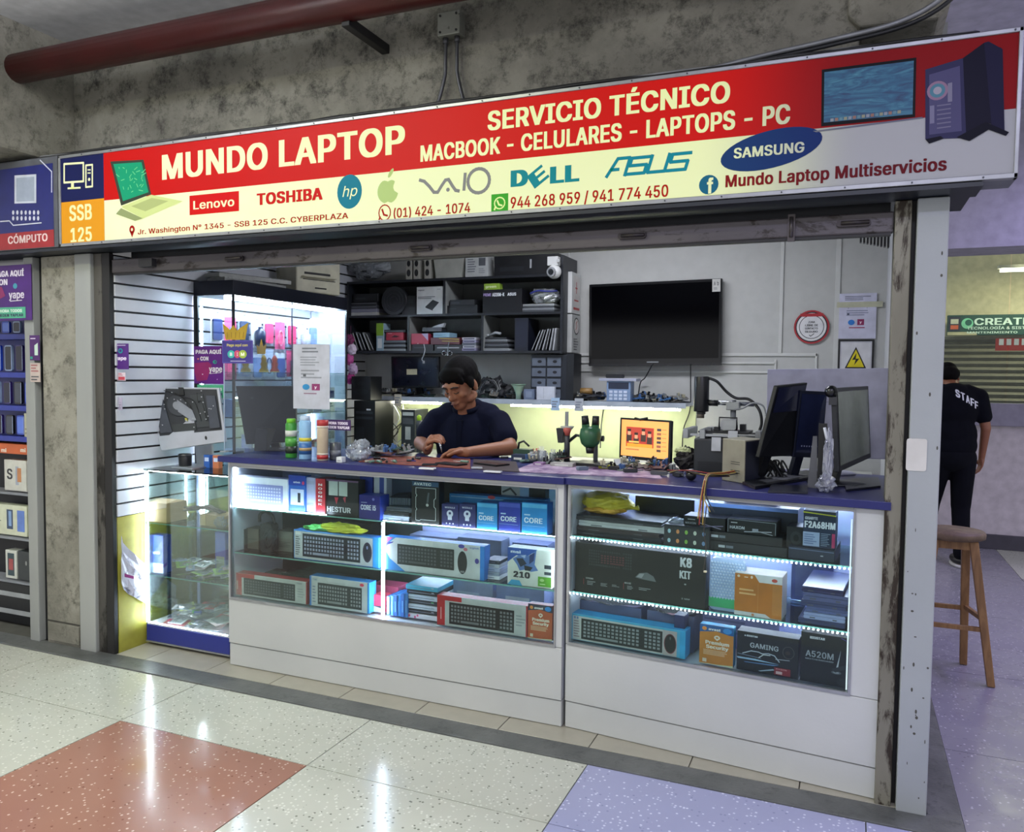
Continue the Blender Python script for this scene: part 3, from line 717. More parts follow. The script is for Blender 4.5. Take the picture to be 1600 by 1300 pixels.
# neighbouring sign
x0, z0 = F0.at(0, 388, 0); x1, z1 = F0.at(88, 250, 0); x0 -= .25
t = thing('neighbour_sign', 'navy neighbouring sign with a chip outline and a red band at the left edge', 'sign', 0, 0, 0)
MB(M('54565c', .5)).box(x0, .004, SZ0, x1 - .002, .15, SZ1 + .005).obj('light_box', t, bev=.003)
m = MB(M('20266a', .4)); m.quad(x0, SZ0 + .08, x1 - .03, SZ1 - .03, .003); m.obj('face_panel', t)
zb = F0.at(40, 362, 0)[1]; m = MB(M('9c2428', .4)); m.quad(x0, SZ0 + .005, x1 - .03, zb, .0026); m.obj('red_band', t)
q = lambda a, b: F0.at(a, b, 0)
m = MB(M('c4cad4', .4)); m.poly([q(22, 274), q(56, 272), q(56, 317), q(22, 318)], .0022); m.obj('picture', t); m = MB(M('9aa4b4', .4)); m.poly([q(25, 278), q(53, 276), q(53, 314), q(25, 315)], .0018); m.obj('picture', t)
m = MB(M('c8ccd8', .4))
for k in range(7):
    c = q(20 + k * 6.5, 332); m.ell(c[0], c[1], .009, .012, .0022, n=8); c = q(20 + k * 6.5, 341); m.ell(c[0], c[1], .009, .012, .0022, n=8)
m.line([q(0, 346), q(14, 345), q(20, 352), q(64, 348)], .006, .0022); m.line([q(62, 250), q(80, 268), q(80, 300)], .006, .0022); m.obj('picture', t)
MB(M('e0c8c4', .4)).text('CÓMPUTO', q(12, 383)[0], q(12, 381)[1], q(74, 383)[0], .038, .0018, None, .03).obj('lettering', t)
# ================================================================ COUNTERS
FL = Frame(0, .25, 0); FR = Frame(-1.075, .262, -.092)
CABW = worn('cabinet_white', 'b9bcbb', 'c6c8c6', '8c8c86', .38, 1.6, 0, (.74, .80))
PAN = M('c6cad2', .4, var=.03); INGLOW = M('b4bce4', .45, var=.03); IND = M('3b4140', .35, var=.1)  # the lavender back panel has the LED glow put into its colour
BLUE = M('1e2262', .28, var=.05)
LEDM = M('dfe7ff', .5, emit=70); LEDS = M('e8eeff', .5, emit=40); DOTM = M('eef2ff', .5, emit=80); LEDX = M('eaf0ff', .5, emit=200)
def cabinet(name, label, fr, x0, x1, wx0, wx1, wz0, wz1, shelves, backs, H_=1.045, dep=.42, deck=None):
    t = thing(name, label, 'display cabinet', 0, 0, 0, 0, fr)
    def p(nm, *b, mat=CABW, bev=.002): return MB(mat).box(*b).obj(nm, t, bev=bev, seg=1)
    p('plinth', x0, .006, .008, x1, dep, .118); p('lower_panel', x0, 0, .123, x1, .018, wz0 - .012)
    p('stile', x0, 0, wz0 - .01, wx0, .02, H_); p('stile', wx1, 0, wz0 - .01, x1, .02, H_); p('top_rail', wx0, 0, wz1, wx1, .02, H_)
    p('side_panel', x0, .02, .123, x0 + .012, dep, H_, mat=PAN); p('side_panel', x1 - .012, .02, .123, x1, dep, H_, mat=PAN)
    p('deck', x0 + .012, .02, wz0 - .03, x1 - .012, dep - .01, wz0 - .012 if deck is None else deck, mat=PAN)
    for (a, b, z0, z1, m) in backs: MB(m).box(a, dep - .012, z0, b, dep, z1).obj('back_panel', t)
    MB(ALU).box(wx0 - .008, -.004, wz0 - .012, wx1 + .008, .004, wz0).box(wx0 - .008, -.004, wz1, wx1 + .008, .004, wz1 + .008).box(wx0 - .008, -.004, wz0, wx0, .004, wz1).box(wx1, -.004, wz0, wx1 + .008, .004, wz1).obj('window_frame', t)
    MB(GLASS).box(wx0, .006, wz0, wx1, .010, wz1).obj('pane', t)
    for z in shelves:
        s = MB(GSHELF).box(x0 + .013, .028, z - .006, x1 - .013, dep - .015, z).obj('shelf', t)
        MB(GEDGE).box(x0 + .013, .026, z - .006, x1 - .013, .028, z).obj('shelf_edge', s)
    return t
def led(t, x0, y0, z0, x1, y1, z1, mat=None, nm='led_strip', fr=None, pw=0, dots=0):
    MB(mat or LEDM).box(x0, y0, z0, x1, y1, z1).obj(nm, t)
def dots(t, x0, x1, y, z, step=.0165, r=.0024, vert=False):
    m = MB(DOTM); q = x0
    while q < x1:
        if vert: m.quad(y[0] - r, q - r, y[0] + r, q + r, y[1])
        else: m.quad(q - r, z - r, q + r, z + r, y)
        q += step
    m.obj('led_dots', t, kind='stuff')
# left counter
LZ = (.815, .585); 
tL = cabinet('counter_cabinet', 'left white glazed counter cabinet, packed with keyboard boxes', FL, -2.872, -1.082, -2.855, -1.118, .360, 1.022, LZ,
             [(-2.86, -1.09, .815, 1.04, M('8f98b0', .4, var=.05)), (-2.86, -1.98, .36, .815, IND), (-1.98, -1.09, .36, .815, INGLOW)])
led(tL, -2.858, .03, .822, -2.850, .042, 1.02); led(tL, -2.85, .03, .8155, -2.3, .036, .8185); led(tL, -1.990, .035, .36, -1.980, .045, .81); led(tL, -1.98, .03, .8155, -1.13, .032, .817, LEDS)
led(tL, -1.12, .03, .60, -1.114, .04, .80, LEDS); led(tL, -1.98, .36, .80, -1.13, .365, .806); led(tL, -1.98, .36, .572, -1.13, .365, .578)
# right counter
RZ = (.828, .590)
tR = cabinet('counter_cabinet', 'right white glazed counter cabinet with dotted lights along its shelves', FR, .006, 1.218, .022, 1.112, .378, 1.030, RZ,
             [(.01, 1.21, .36, 1.04, INGLOW)])
for z in RZ:
    dots(tR, .03, 1.11, .023, z - .0095)
    led(tR, .03, .36, z - .014, 1.11, .365, z - .008, LEDM)
led(tR, .03, .36, 1.02, 1.10, .365, 1.026, LEDM); led(tR, .45, .10, 1.033, .80, .104, 1.037, LEDS)
m = MB(M('dfe3e8', .4, emit=.8)); m.box(1.103, .015, .38, 1.108, .02, 1.0); m.obj('led_strip', tR)
for fr, x0, x1, lb in ((FL, -2.915, -1.075, 'blue laminated worktop of the left counter, with the mechanic behind it'), (FR, -.006, 1.232, 'blue laminated worktop of the right counter, crowded with monitors')):
    t = thing('worktop', lb, 'worktop', 0, 0, 0, 0, fr)
    MB(M('24285f', .32, var=.05)).box(x0, -.022, 1.047, x1, .62 if fr is FL else .82, 1.077).obj('board', t, bev=.003)
    MB(BLUE).box(x0, -.0245, 1.049, x1, -.0225, 1.075).obj('edge_band', t)
# ---- printed stock
def KB(u0, v0, u1, v1, nc=17, nr=5, bg='26282c', kc='8f939a'): return ('kb', u0, v0, u1, v1, nc, nr, bg, kc)
S1, S2, S3 = LZ[0], LZ[1], .362
C = carton
# left cabinet, upper row
C('keyboard_box', 'white keyboard box glowing beside the light strip, top left of the left cabinet', 366, 449, 746, .05, S1, .05, 'e6ebfa', [('r', .12, .14, .92, .78, '8388c4'), KB(.14, .16, .9, .76, 15, 5, '8f95cc', 'd8dcf4'), ('t', 'K', .05, .84, .1, .08, '7a80b0')], FL)
for k, (a, b, y_, py, it, lb) in enumerate((
    (451, 477, .06, 743, [('r', 0, .72, 1, 1, '1c3c9c'), ('r', .12, .18, .92, .62, 'c4d0ec'), ('r', .55, .25, .72, .52, '20242c'), ('e', .88, .80, .07, .05, 'd03a6a'), ('t', 'earbuds', .3, .79, .7, .05, 'e8eefc')], 'blue blister box of earphones beside the white keyboard box'),
    (477, 493, .07, 746, [('t', 'AUDIO', .2, .2, .8, .07, '5a6490'), ('r', .1, .8, .9, .9, 'a8b0cc')], 'narrow silver-blue box between the earphones and the red box'))):
    C('accessory_box', lb, a, b, py, y_, S1, .05, '2a62b8' if k == 0 else 'b4bcdc', it, FL)
C('accessory_box', 'red box with white upright lettering, leaning beside the black board box', 493, 508, 748, .05, S1, .09, 'c8323c', [('r', .12, .06, .88, .94, 'b82834')] + [('t', c, .3, .80 - k * .11, .7, .06, 'f0e8e8', .03) for k, c in enumerate('NOGNEK')], FL, side='8c2830')
C('motherboard_box', 'black box with two pale labels and white lettering, upper row of left cabinet', 507, 560, 750, .06, S1, .06, '17191c',
  [('r', .13, .55, .40, .99, 'b4c0bc'), ('r', .43, .55, .68, .99, 'b4c0bc'), ('p', [(.3, .5), (.36, .3), (.42, .5)], 'b03848'), ('p', [(.55, .5), (.64, .54), (.62, .36)], 'a84050'), ('t', 'HESTUR', .08, .09, .78, .14, 'c8ccd0', .04), ('r', 0, .95, 1, 1, '6c4c70')], FL)
C('processor_box', 'dark violet processor box with white lettering, upper row of left cabinet', 561, 594, 774, .04, S1, .08, '221f78', [('t', 'CORE i5', .08, .38, .8, .2, 'd8dcf4', .04), ('lines', .1, .65, .4, .72, 1, 'a0a4d0'), ('e', .68, .84, .06, .06, '7878c0')], FL, side='2840a8')
C('accessory_box', 'tall blue box standing behind the dark violet processor box', 562, 582, 745, .15, S1, .05, '2a48b4', [('r', .1, .1, .3, .9, '4464c8')], FL)
C('accessory_box', 'white and blue box standing behind the dark violet processor box', 584, 604, 745, .14, S1, .05, 'e4e8f6', [('r', .45, .55, .8, 1, '3c54b4')], FL)
C('hard_drive_box', 'black blister pack with a white drive outline, upper row', 643, 686, 752, .04, S1, .05, '14161a',
  [('l', [(.16, .08), (.16, .30), (.20, .34), (.16, .38), (.16, .62), (.2, .66), (.16, .7), (.16, .84), (.88, .84), (.88, .62), (.82, .58), (.82, .42), (.88, .38), (.88, .10), (.34, .10), (.3, .07), (.16, .08)], .012, 'c4ccd0'), ('r', .02, .88, .98, .99, '34567c'), ('t', 'AVATEC', .08, .90, .72, .06, 'e4ecf0', .04), ('c', .58, .45, .035, 'b8b8b8'), ('p', [(.55, .5), (.62, .5), (.66, .74), (.60, .74)], '50565e')], FL)
for k, (a, b) in enumerate(((690, 716), (717, 743))):
    C('bulb_box', ('left' if k == 0 else 'right') + ' of two small navy boxes picturing a bulb, upper row of left cabinet', a, b, 788, .04, S1, .05, '2c2e68', [('t', 'MODULE', .2, .82, .8, .07, 'd8daf0'), ('c', .5, .58, .16, 'd8dcf0'), ('r', .38, .30, .62, .48, 'd8dcf0'), ('c', .5, .6, .06, '2c2e68'), ('c', .3, .14, .035, 'd0d4ec'), ('c', .5, .14, .035, 'd0d4ec'), ('c', .7, .14, .035, 'd0d4ec')], FL)
cc = [('2f8fd0', 745, 777, 786), ('2c3ca4', 779, 813, 785), ('2b8cd2', 815, 855, 786)]
for k, (h, a, b, py) in enumerate(cc):
    C('processor_box', ('light blue', 'dark blue', 'bright blue')[k] + ' processor box, ' + ('beside the navy bulb boxes', 'between two lighter ones', 'at the right end of its row')[k], a, b, py, .04, S1, .07, h,
      [('r', .02, .84, .98, .97, '58b0e4' if k != 1 else '4858bc'), ('t', 'CORE', .1, .36, .82, .16, 'dceaf8', .03), ('lines', .1, .56, .4, .66, 1, 'b8d8f0'), ('l', [(.04, .26), (.9, .26)], .01, '9cc8ec')], FL, side='1c5ca8')
C('graphics_card_box', 'long flat light blue box behind the processor boxes', 702, 852, 776, .15, S1, .06, '3a8cd0', [('l', [(.02, .9), (.98, .9)], .03, '9cccf0'), ('e', .45, .96, .04, .06, 'd04858')], FL)
C('motherboard_box', 'black box standing at the back of the upper row, behind the processor boxes', 690, 806, 754, .28, S1, .05, '15171b', [('lines', .1, .3, .5, .6, 3, '3c4048')], FL)
C('price_card', 'white card with a curved mark propped at the back of the upper row', 783, 812, 757, .22, S1, .004, 'c8ccd0', [('l', [(.1, .8), (.5, .9), (.8, .75)], .05, '44484c')], FL, cat='card')
C('charger_box', 'dark grey power adapter standing at the right end of the upper row', 826, 852, 760, .26, S1, .05, '34383c', [('r', .2, .2, .8, .8, '2a2d30')], FL)
# laptops and a cooler lying between them
def slabs(lbl, cat, name, px0, px1, yf, z0, dep, hs, cols, fr, group, rz=0, jit=.012, desc=None, brd=0):
    xa, xb = fr.at(px0, 800, yf)[0], fr.at(px1, 800, yf)[0]; z = z0
    for k, (h, c) in enumerate(zip(hs, cols)):
        j = ((k * 37) % 5 - 2) / 2 * jit
        t = thing(name, desc[k] if desc else lbl, cat, (xa + xb) / 2 + j, yf + abs(j) * .6, z, rz + j * .8, fr, group)
        w_ = (xb - xa) * (1 - .04 * ((k * 3) % 4)); 
        MB(M(c, .35)).rbox(-w_ / 2, 0, 0, w_ / 2, dep, h * .52, h * .2).obj('base', t)
        MB(M(c, .28, .3 if c > '9' else 0)).rbox(-w_ / 2, .002, h * .55, w_ / 2, dep - .004, h * .97, h * .18).obj('lid', t)
        if h > .012: MB(M('5a5e66', .4)).box(-w_ * .35, -.0008, h * .15, -w_ * .22, .001, h * .32).box(w_ * .2, -.0008, h * .15, w_ * .3, .001, h * .32).obj('port', t)
        z += h + .0006
slabs('', 'laptop', 'laptop', 598, 641, .06, S1, .3, [.022, .018, .02], ['aab4cc', '23262c', '3a4450'], FL, None, .06, desc=['silver laptop at the foot of the pile left of the drive pack', 'thin black laptop in the middle of the pile left of the drive pack', 'dark grey laptop topmost in the pile left of the drive pack'])
t = thing('cpu_cooler', 'metal processor cooler with a tilted shroud on the small laptop pile', 'cooler', *(lambda a: (a[0], .12, S1 + .063))(FL.at(622, 780, .1)), .2, FL)
m = MB(M('8a96a8', .3, .5)); [m.box(-.05 + k * .008, 0, 0, -.047 + k * .008, .07, .035) for k in range(13)]; m.obj('fins', t, kind='stuff'); MB(M('2a2e36', .4)).hexa([(-.055, -.005, .035), (.055, -.005, .035), (.055, .075, .035), (-.055, .075, .035)], [(-.03, .01, .05), (.04, .01, .055), (.04, .06, .055), (-.03, .06, .05)]).obj('shroud', t)
# middle row
C('keyboard_box', 'blue edged keyboard and mouse box under the green bag, middle row', 459, 592, 834, .045, S2, .06, '4c8cd0',
  [('r', .01, .02, .93, .96, 'c8ccd2'), ('lines', .025, .12, .085, .80, 9, '6c7078'), ('r', .025, .84, .09, .95, 'e8eaec'), KB(.11, .10, .79, .90, 19, 5, '1d2030', '9ba0b8'), ('e', .87, .48, .052, .34, '3a2a4a'), ('e', .87, .48, .040, .29, '1c1c34'), ('e', .87, .64, .01, .06, '8890c0'), ('r', .935, 0, 1, 1, '2f94e0')], FL, side='2c6cb8')
t = thing('plastic_bag', 'crumpled yellow and green plastic bag lying on the blue keyboard box', 'bag', FL.at(525, 815, .08)[0], .075, FL.at(525, 834, .045)[1] + .002, 0, FL)
BAGG = M('c8cc3c', .35); m = MB(BAGG); m.blob((.03, 0, .016), .13, .03, .028, amp=.35, seed=3, flat=-.013); m.obj('yellow_part', t); m = MB(M('5cb45c', .35)); m.blob((-.09, .0, .010), .085, .028, .018, amp=.4, seed=8, flat=-.009); m.obj('green_part', t)
C('keyboard_box', 'wide white and blue keyboard and mouse box at the middle of the left cabinet', 600, 757, 846, .045, S2, .06, 'c9cdd0',
  [('p', [(0, 1), (.12, 1), (.05, .82), (.01, .62), (.06, .35), (.22, .0), (0, 0)], '2f7cc0'), ('p', [(.1, 1), (.02, .8), (.0, .9), (0, 1)], 'b84c8c'), ('p', [(.04, .84), (.0, .7), (.12, .88)], '3c3090'), ('p', [(.13, .98), (.03, .6), (.13, .3), (.25, .02), (.5, .02), (.5, .98)], 'cfd2d4'),
   KB(.14, .20, .71, .82, 17, 5, '2c2e30', '55585c'), ('e', .79, .46, .046, .34, '24262a'), ('r', .77, .16, .81, .22, '787c80'), ('e', .78, .94, .03, .06, '4840a0'), ('e', .82, .86, .02, .05, 'c87080'), ('e', .93, .55, .02, .08, '5048a0'), ('t', 'logitek', .86, .90, .95, .05, '6078b0'), ('r', .96, 0, 1, 1, '2c80d4')], FL, side='2c74c8')
C('graphics_card_box', 'white and blue graphics card box with a green corner label, middle row right end', 793, 862, 858, .04, S2, .07, 'd6dad2',
  [('p', [(0, 1), (.68, 1), (.45, .80), (.2, .80), (0, .6)], '2454a8'), ('t', 'msi', .07, .86, .3, .07, 'd8e4f4', .04), ('p', [(.12, .70), (.3, .84), (.5, .82), (.66, 1), (.62, .6), (.7, .45), (.55, .40), (.4, .44), (.28, .40), (.22, .55)], '5878b4'), ('p', [(.2, .72), (.35, .74), (.44, .6), (.3, .5)], '1c2c44'), ('p', [(.5, .84), (.62, .92), (.6, .7), (.5, .6)], '22366c'), ('p', [(.38, .56), (.58, .52), (.52, .42), (.4, .42)], '18222c'), ('p', [(.3, .8), (.42, .84), (.40, .74)], 'a8bce0'),
   ('t', '210', .14, .22, .52, .15, '2c2c34', .06), ('r', .70, .04, 1, .30, '5ca02c'), ('e', .79, .21, .05, .04, 'a8d080'), ('lines', .74, .08, .9, .13, 1, 'c0e0a0'), ('r', .84, .52, 1, .62, '2c3440'), ('r', .84, .36, 1, .44, '3c4450'), ('p', [(0, 0), (.35, 0), (.28, .14), (.1, .14)], '3c9cc8')], FL)
for k in range(5):
    C('phone_box', ['white', 'grey', 'pale blue', 'silver', 'dark'][k] + ' thin box, ' + ['lowest', 'second', 'third', 'fourth', 'topmost'][k] + ' of the pile beside the graphics card box', 762 + k, 790 - k % 2, 0, .08 + k * .004, S2 + .001 + k * .0165, .1, ['e6e8f2', '9ca4b8', 'b4bcdc', 'c4cad8', '2c3440'][k], [('lines', .1, .3, .7, .7, 1, '6c7490')], FL, z1=S2 + .0165 * (k + 1))
# dark things at the left end of the middle row
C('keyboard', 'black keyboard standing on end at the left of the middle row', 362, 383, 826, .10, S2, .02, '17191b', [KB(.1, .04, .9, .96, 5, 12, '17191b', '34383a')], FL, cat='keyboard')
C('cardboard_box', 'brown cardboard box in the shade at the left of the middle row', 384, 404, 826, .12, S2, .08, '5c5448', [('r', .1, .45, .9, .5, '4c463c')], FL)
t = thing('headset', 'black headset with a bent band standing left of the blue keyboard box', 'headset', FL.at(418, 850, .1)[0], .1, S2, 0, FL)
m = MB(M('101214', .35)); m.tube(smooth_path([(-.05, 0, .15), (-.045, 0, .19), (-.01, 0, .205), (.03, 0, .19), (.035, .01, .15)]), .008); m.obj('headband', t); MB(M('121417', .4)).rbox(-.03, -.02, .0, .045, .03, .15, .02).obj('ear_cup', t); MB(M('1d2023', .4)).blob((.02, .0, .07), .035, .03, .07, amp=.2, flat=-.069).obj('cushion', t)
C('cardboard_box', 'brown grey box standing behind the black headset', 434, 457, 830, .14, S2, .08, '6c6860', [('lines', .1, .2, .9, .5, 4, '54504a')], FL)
# lower row
C('keyboard_box', 'red and white keyboard box at the bottom left corner of the left cabinet', 367, 480, 902, .04, S3, .06, 'c4c6c4',
  [('r', 0, 0, .10, 1, 'c42c2c'), ('r', .10, .82, .28, 1, 'c42c2c'), ('r', .03, .25, .045, .65, 'e0b0a8'), KB(.13, .08, .84, .82, 19, 5, '23262a', '5c6064'), ('t', 'TIGER', .86, .86, .93, .06, '70747c'), ('lines', .87, .25, .98, .7, 4, 'a8aaac'), ('r', .985, 0, 1, 1, '9c3038')], FL, side='b42c30')
C('keyboard_box', 'white keyboard box with a pink dot and blue end, bottom row of left cabinet', 484, 577, 905, .04, S3, .06, 'c6cacc',
  [('r', 0, 0, .03, 1, '3c7cc8'), ('lines', .05, .1, .11, .7, 6, '8890a0'), KB(.14, .08, .88, .80, 16, 5, '2e3236', '8c9094'), ('e', .88, .90, .035, .05, 'd83c50'), ('t', 'TOKI', .05, .86, .13, .06, '5c80a0'), ('r', .3, .84, .6, .86, 'b0b4b8'), ('r', .97, 0, 1, 1, '3494d4')], FL, side='2c84cc')
C('accessory_box', 'small red and white box right of the pink dotted keyboard box', 583, 601, 930, .08, S3, .06, 'c8344c', [('r', 0, 0, 1, .35, 'b0b8cc'), ('p', [(0, .35), (1, .4), (1, .2)], '30343c')], FL)
C('accessory_box', 'pink and white flat box lying behind the small red box', 580, 622, 915, .2, S3, .1, 'b8486c', [('r', 0, 0, 1, .2, 'c8ccd8')], FL)
for k in range(6):
    a = 604 + k * 5.6
    C('game_case', 'slim blue case standing in the row, ' + ['first from the left', 'second from the left', 'third from the left', 'fourth from the left', 'fifth from the left', 'sixth from the left'][k], a, a + 5, 932 - k, .06 + (k % 2) * .004, S3, .13, ['2c6cb8', '3c80c8', '2458a4', '3c88d0', '2c64b0', '3c7cc4'][k], [('r', .3, .2, .7, .7, '5c98d4')], FL, cat='case')
cols = ['d8d4e0', '2c3038', 'c4ccdc', '343a44', 'b8c4d8', '23262e', '38a0c0']
for k in range(7):
    z_ = S3 + k * .0225
    C('optical_drive', ['pink spotted white', 'black', 'silver', 'dark grey', 'pale blue', 'black and thin', 'cyan topped'][k] + ' drive, ' + ['lowest', 'second', 'third', 'fourth', 'fifth', 'sixth', 'topmost'][k] + ' of the pile beside the red keyboard box', 638 + (k % 3), 690, 0, .07 + (k % 2) * .006, z_, .16, cols[k],
      ([('e', .12, .5, .03, .3, 'd84c7c'), ('e', .3, .3, .03, .3, 'd84c7c'), ('e', .38, .7, .03, .25, 'd84c7c')] if k == 0 else [('r', .06, .4, .9, .5, '8890a4' if k % 2 else '5c6470'), ('r', .8, .6, .88, .75, '60d080' if k == 3 else 'a0a8b8')]), FL, z1=z_ + .021, cat='drive')
C('keyboard_box', 'red and white keyboard box beside the orange software box, bottom row', 683, 824, 938, .035, S3 + .0, .06, 'bfc3c4',
  [('r', 0, 0, .09, 1, 'bc2830'), ('r', .09, .84, .28, 1, 'bc2830'), ('r', .04, .2, .05, .6, 'e0a8a8'), KB(.14, .08, .86, .80, 19, 5, '202327', '787c82'), ('lines', .88, .3, .98, .7, 4, '9ca0a4'), ('r', .985, 0, 1, 1, 'b02c38')], FL, side='a82c34')
AV = lambda top, body: [('r', 0, 0, 1, 1, body), ('r', 0, .80, 1, 1, top), ('p', [(0, .80), (.5, .86), (1, .78), (1, .74), (0, .72)], body), ('e', .82, .90, .13, .07, '2c8cd8'), ('e', .14, .90, .07, .05, 'e09040'), ('t', 'avast', .26, .87, .62, .06, 'f0f0f0', .04), ('e', .52, .70, .09, .055, 'f0e4d0'), ('p', [(.44, .68), (.52, .62), (.60, .68)], 'f0e4d0'), ('e', .52, .70, .04, .02, body),
    ('t', 'Premium', .18, .52, .88, .085, 'f4ecd8', .04), ('t', 'Security', .20, .41, .86, .085, 'f4ecd8', .04), ('lines', .12, .24, .92, .38, 4, 'e8c8a0'), ('r', .1, .05, .22, .14, 'e8d8c0'), ('p', [(0, 0), (1, 0), (1, .05), (.5, .02), (0, .015)], 'd0d4b0')]
C('software_box', 'red orange antivirus box at the right end of the left cabinet', 825, 863, 945, .035, S3, .04, 'b84c34', AV('3c3c50', 'c4603c'), FL, side='8c3030')
for k, (a, b, py, c) in enumerate(((700, 770, 905, 'b8c4dc'), (775, 850, 912, '98a8d0'))):
    C('accessory_box', ('left' if k == 0 else 'right') + ' of two pale blue boxes lying behind the red keyboard box', a, b, py, .28, S3, .12, c, [('r', .2, .4, .7, .6, 'e0e8f4')], FL)
for k, (a, b, py, h) in enumerate(((640, 712, 838, '7c88a8'), (715, 783, 842, '68748c'), (500, 580, 815, '2a2e2c'), (800, 855, 850, '58648c'))):
    C('storage_box', ['pale blue grey box standing behind the wide keyboard box', 'mid grey box standing behind the wide keyboard box, next to the pile of thin boxes', 'black box standing behind the green bag', 'slate blue box standing behind the graphics card box'][k], a, b, py, .30, S2, .1, h, [('lines', .1, .3, .6, .7, 3, '4c5468')], FL)
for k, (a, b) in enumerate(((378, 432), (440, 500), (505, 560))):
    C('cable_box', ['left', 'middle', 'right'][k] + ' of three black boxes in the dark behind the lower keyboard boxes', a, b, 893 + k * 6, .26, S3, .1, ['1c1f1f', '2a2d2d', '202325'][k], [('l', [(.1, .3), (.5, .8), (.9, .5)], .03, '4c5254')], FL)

# ---- right cabinet
R1, R2, R3 = RZ[0], RZ[1], .380
slabs('', 'laptop', 'laptop', 893, 1040, .06, R1, .34, [.020, .016, .024, .022], ['2a2f3c', '3a3036', 'c4c8cc', '2c3038'], FR, None, 0, jit=.014, desc=['dark laptop at the foot of the pile below the yellow bag', 'thin brown black laptop, second in the pile below the yellow bag', 'silver laptop, third in the pile below the yellow bag', 'black laptop topmost in the pile, right under the yellow bag'])
zz = R1 + .085
t = thing('plastic_bag', 'yellow tied plastic bag full of parts on the laptop pile', 'bag', FR.at(947, 786, .16)[0], .17, zz, 0, FR)
MB(M('d8c848', .35, var=.2)).blob((0, 0, .045), .115, .08, .047, amp=.16, seed=5, flat=-.044).obj('bag', t); MB(M('e0b050', .4, var=.2)).blob((.0, -.03, .016), .09, .05, .018, amp=.2, seed=9, flat=-.0155).obj('lower_fold', t); MB(M('d0c23c', .35)).tube([(.10, -.01, .035), (.13, -.02, .03), (.15, -.02, .035)], [.014, .005, .012]).obj('knot', t)
C('open_laptop', 'dark open laptop lid standing behind the yellow bag', 992, 1084, 778, .30, R1, .012, '14171c', [('r', .04, .08, .96, .95, '1c2026')], FR, cat='laptop')
t = thing('cable_bag', 'clear bag with a coiled white cable beside the laptop pile', 'bag', FR.at(1058, 810, .10)[0], .10, R1 + .05, 0, FR)
MB(BAGM).blob((0, 0, .026), .042, .035, .026, amp=.2, seed=2, flat=-.0255).obj('film', t); MB(M('d4d8e0', .4)).tube([(.026 * math.cos(a), .012 * math.sin(a * 1.3), .026 + .015 * math.sin(a)) for a in [i * .5 for i in range(26)]], .003).obj('cable', t)
C('tv_box_carton', 'dark box with two rows of small coloured icons, tilted beside the laptops', 1037, 1108, 822, .035, R1, .05, '23282e', [('e', .12 + k * .19, v, .035, .10, c) for v in (.7, .26) for k, c in enumerate(('9cc0cc', 'd08850', '80b048', 'c8d0c0', '6888b0'))], FR)
C('drive_carton', 'lower black product box with a white label, under the crossed box', 1102, 1254, 0, .05, R1, .2, '26292e', [('r', .28, .35, .35, .62, 'c8ccd4'), ('r', .36, .35, .44, .62, '7c8490')], FR, z1=R1 + .036)
C('drive_carton', 'upper black product box with a white label, under the crossed box', 1100, 1246, 0, .055, R1 + .0365, .2, '202327', [('r', .22, .35, .30, .62, 'c8ccd4'), ('r', .31, .35, .38, .62, '7c8490')], FR, z1=R1 + .072)
C('graphics_card_box', 'black box printed with crossed silver wrenches and small white lettering', 1156, 1236, 0, .06, R1 + .0725, .1, '14161a', [('l', [(.02, .05), (.02, .95), (.98, .9), (.98, .1)], .03, '8c94a0'), ('t', 'HAXON', .06, .30, .36, .2, 'c4c8d0', .03), ('lines', .08, .66, .26, .8, 1, 'c0c4c8'), ('l', [(.36, .16), (.9, .28)], .06, 'b4b8c0'), ('l', [(.55, .3), (.92, .08)], .05, 'a4a8b0'), ('r', .52, .2, .64, .42, '9ca0ac')], FR, z1=R1 + .128)
C('graphics_card_box', 'black box with purple tools printed on it behind the hanging wires', 1086, 1153, 0, .065, R1 + .0725, .1, '17181e', [('t', 'MAXON', .04, .35, .3, .16, 'a4a8b4', .02), ('l', [(.3, .2), (.95, .4)], .06, '8c80a8'), ('l', [(.4, .5), (.9, .15)], .06, '9c94b0'), ('lines', .1, .66, .3, .8, 1, 'a0a4ac')], FR, z1=R1 + .122)
C('projector_case', 'long black device with a pale upper edge, at the back of the top row', 1125, 1270, 0, .17, R1 + .04, .16, '1c2433', [('r', 0, .88, 1, 1, '5c7cb4'), ('r', .05, .1, .95, .2, '2c3850')], FR, z1=R1 + .165, cat='device')
C('laptop_box', 'black carton at the far back of the top row, under the light strip', 1150, 1240, 0, .32, R1, .1, '101318', [('r', .1, .9, .6, .94, '2c3440')], FR, z1=R1 + .19)
C('speaker_bar', 'black rounded device standing left of the yellow edged board box', 1252, 1284, 0, .08, R1 + .03, .1, '15181f', [('e', .5, .5, .3, .3, '282c34'), ('e', .5, .5, .14, .16, '0c0e12')], FR, z1=R1 + .115, cat='device')
C('motherboard_box', 'navy motherboard box with a yellow edge, top right corner of right cabinet', 1279, 1331, 0, .055, R1 + .048, .08, '22304c', [('r', 0, .93, 1, 1, '30384c'), ('l', [(.0, .95), (1, .90)], .03, 'd8d83c'), ('t', 'GIGABYTE', .05, .76, .45, .07, 'e4e8f4', .05), ('t', 'F2A68HM', .04, .54, 1.0, .17, 'e8ecf4', .05), ('r', 0, .04, .52, .42, 'a4b4d4'), ('lines', .04, .08, .46, .38, 5, '7080a8'), ('lines', .56, .06, .86, .42, 8, '8090a8'), ('r', .9, .04, 1, .42, 'b8406c')], FR, z1=R1 + .185)
C('device_case', 'dark grey flat case carrying the yellow edged board box', 1256, 1331, 0, .05, R1, .2, '2c3448', [('l', [(.02, .85), (.98, .8)], .06, '6c7c9c'), ('r', .7, .4, .76, .5, 'a0a8b4')], FR, z1=R1 + .046, cat='case')
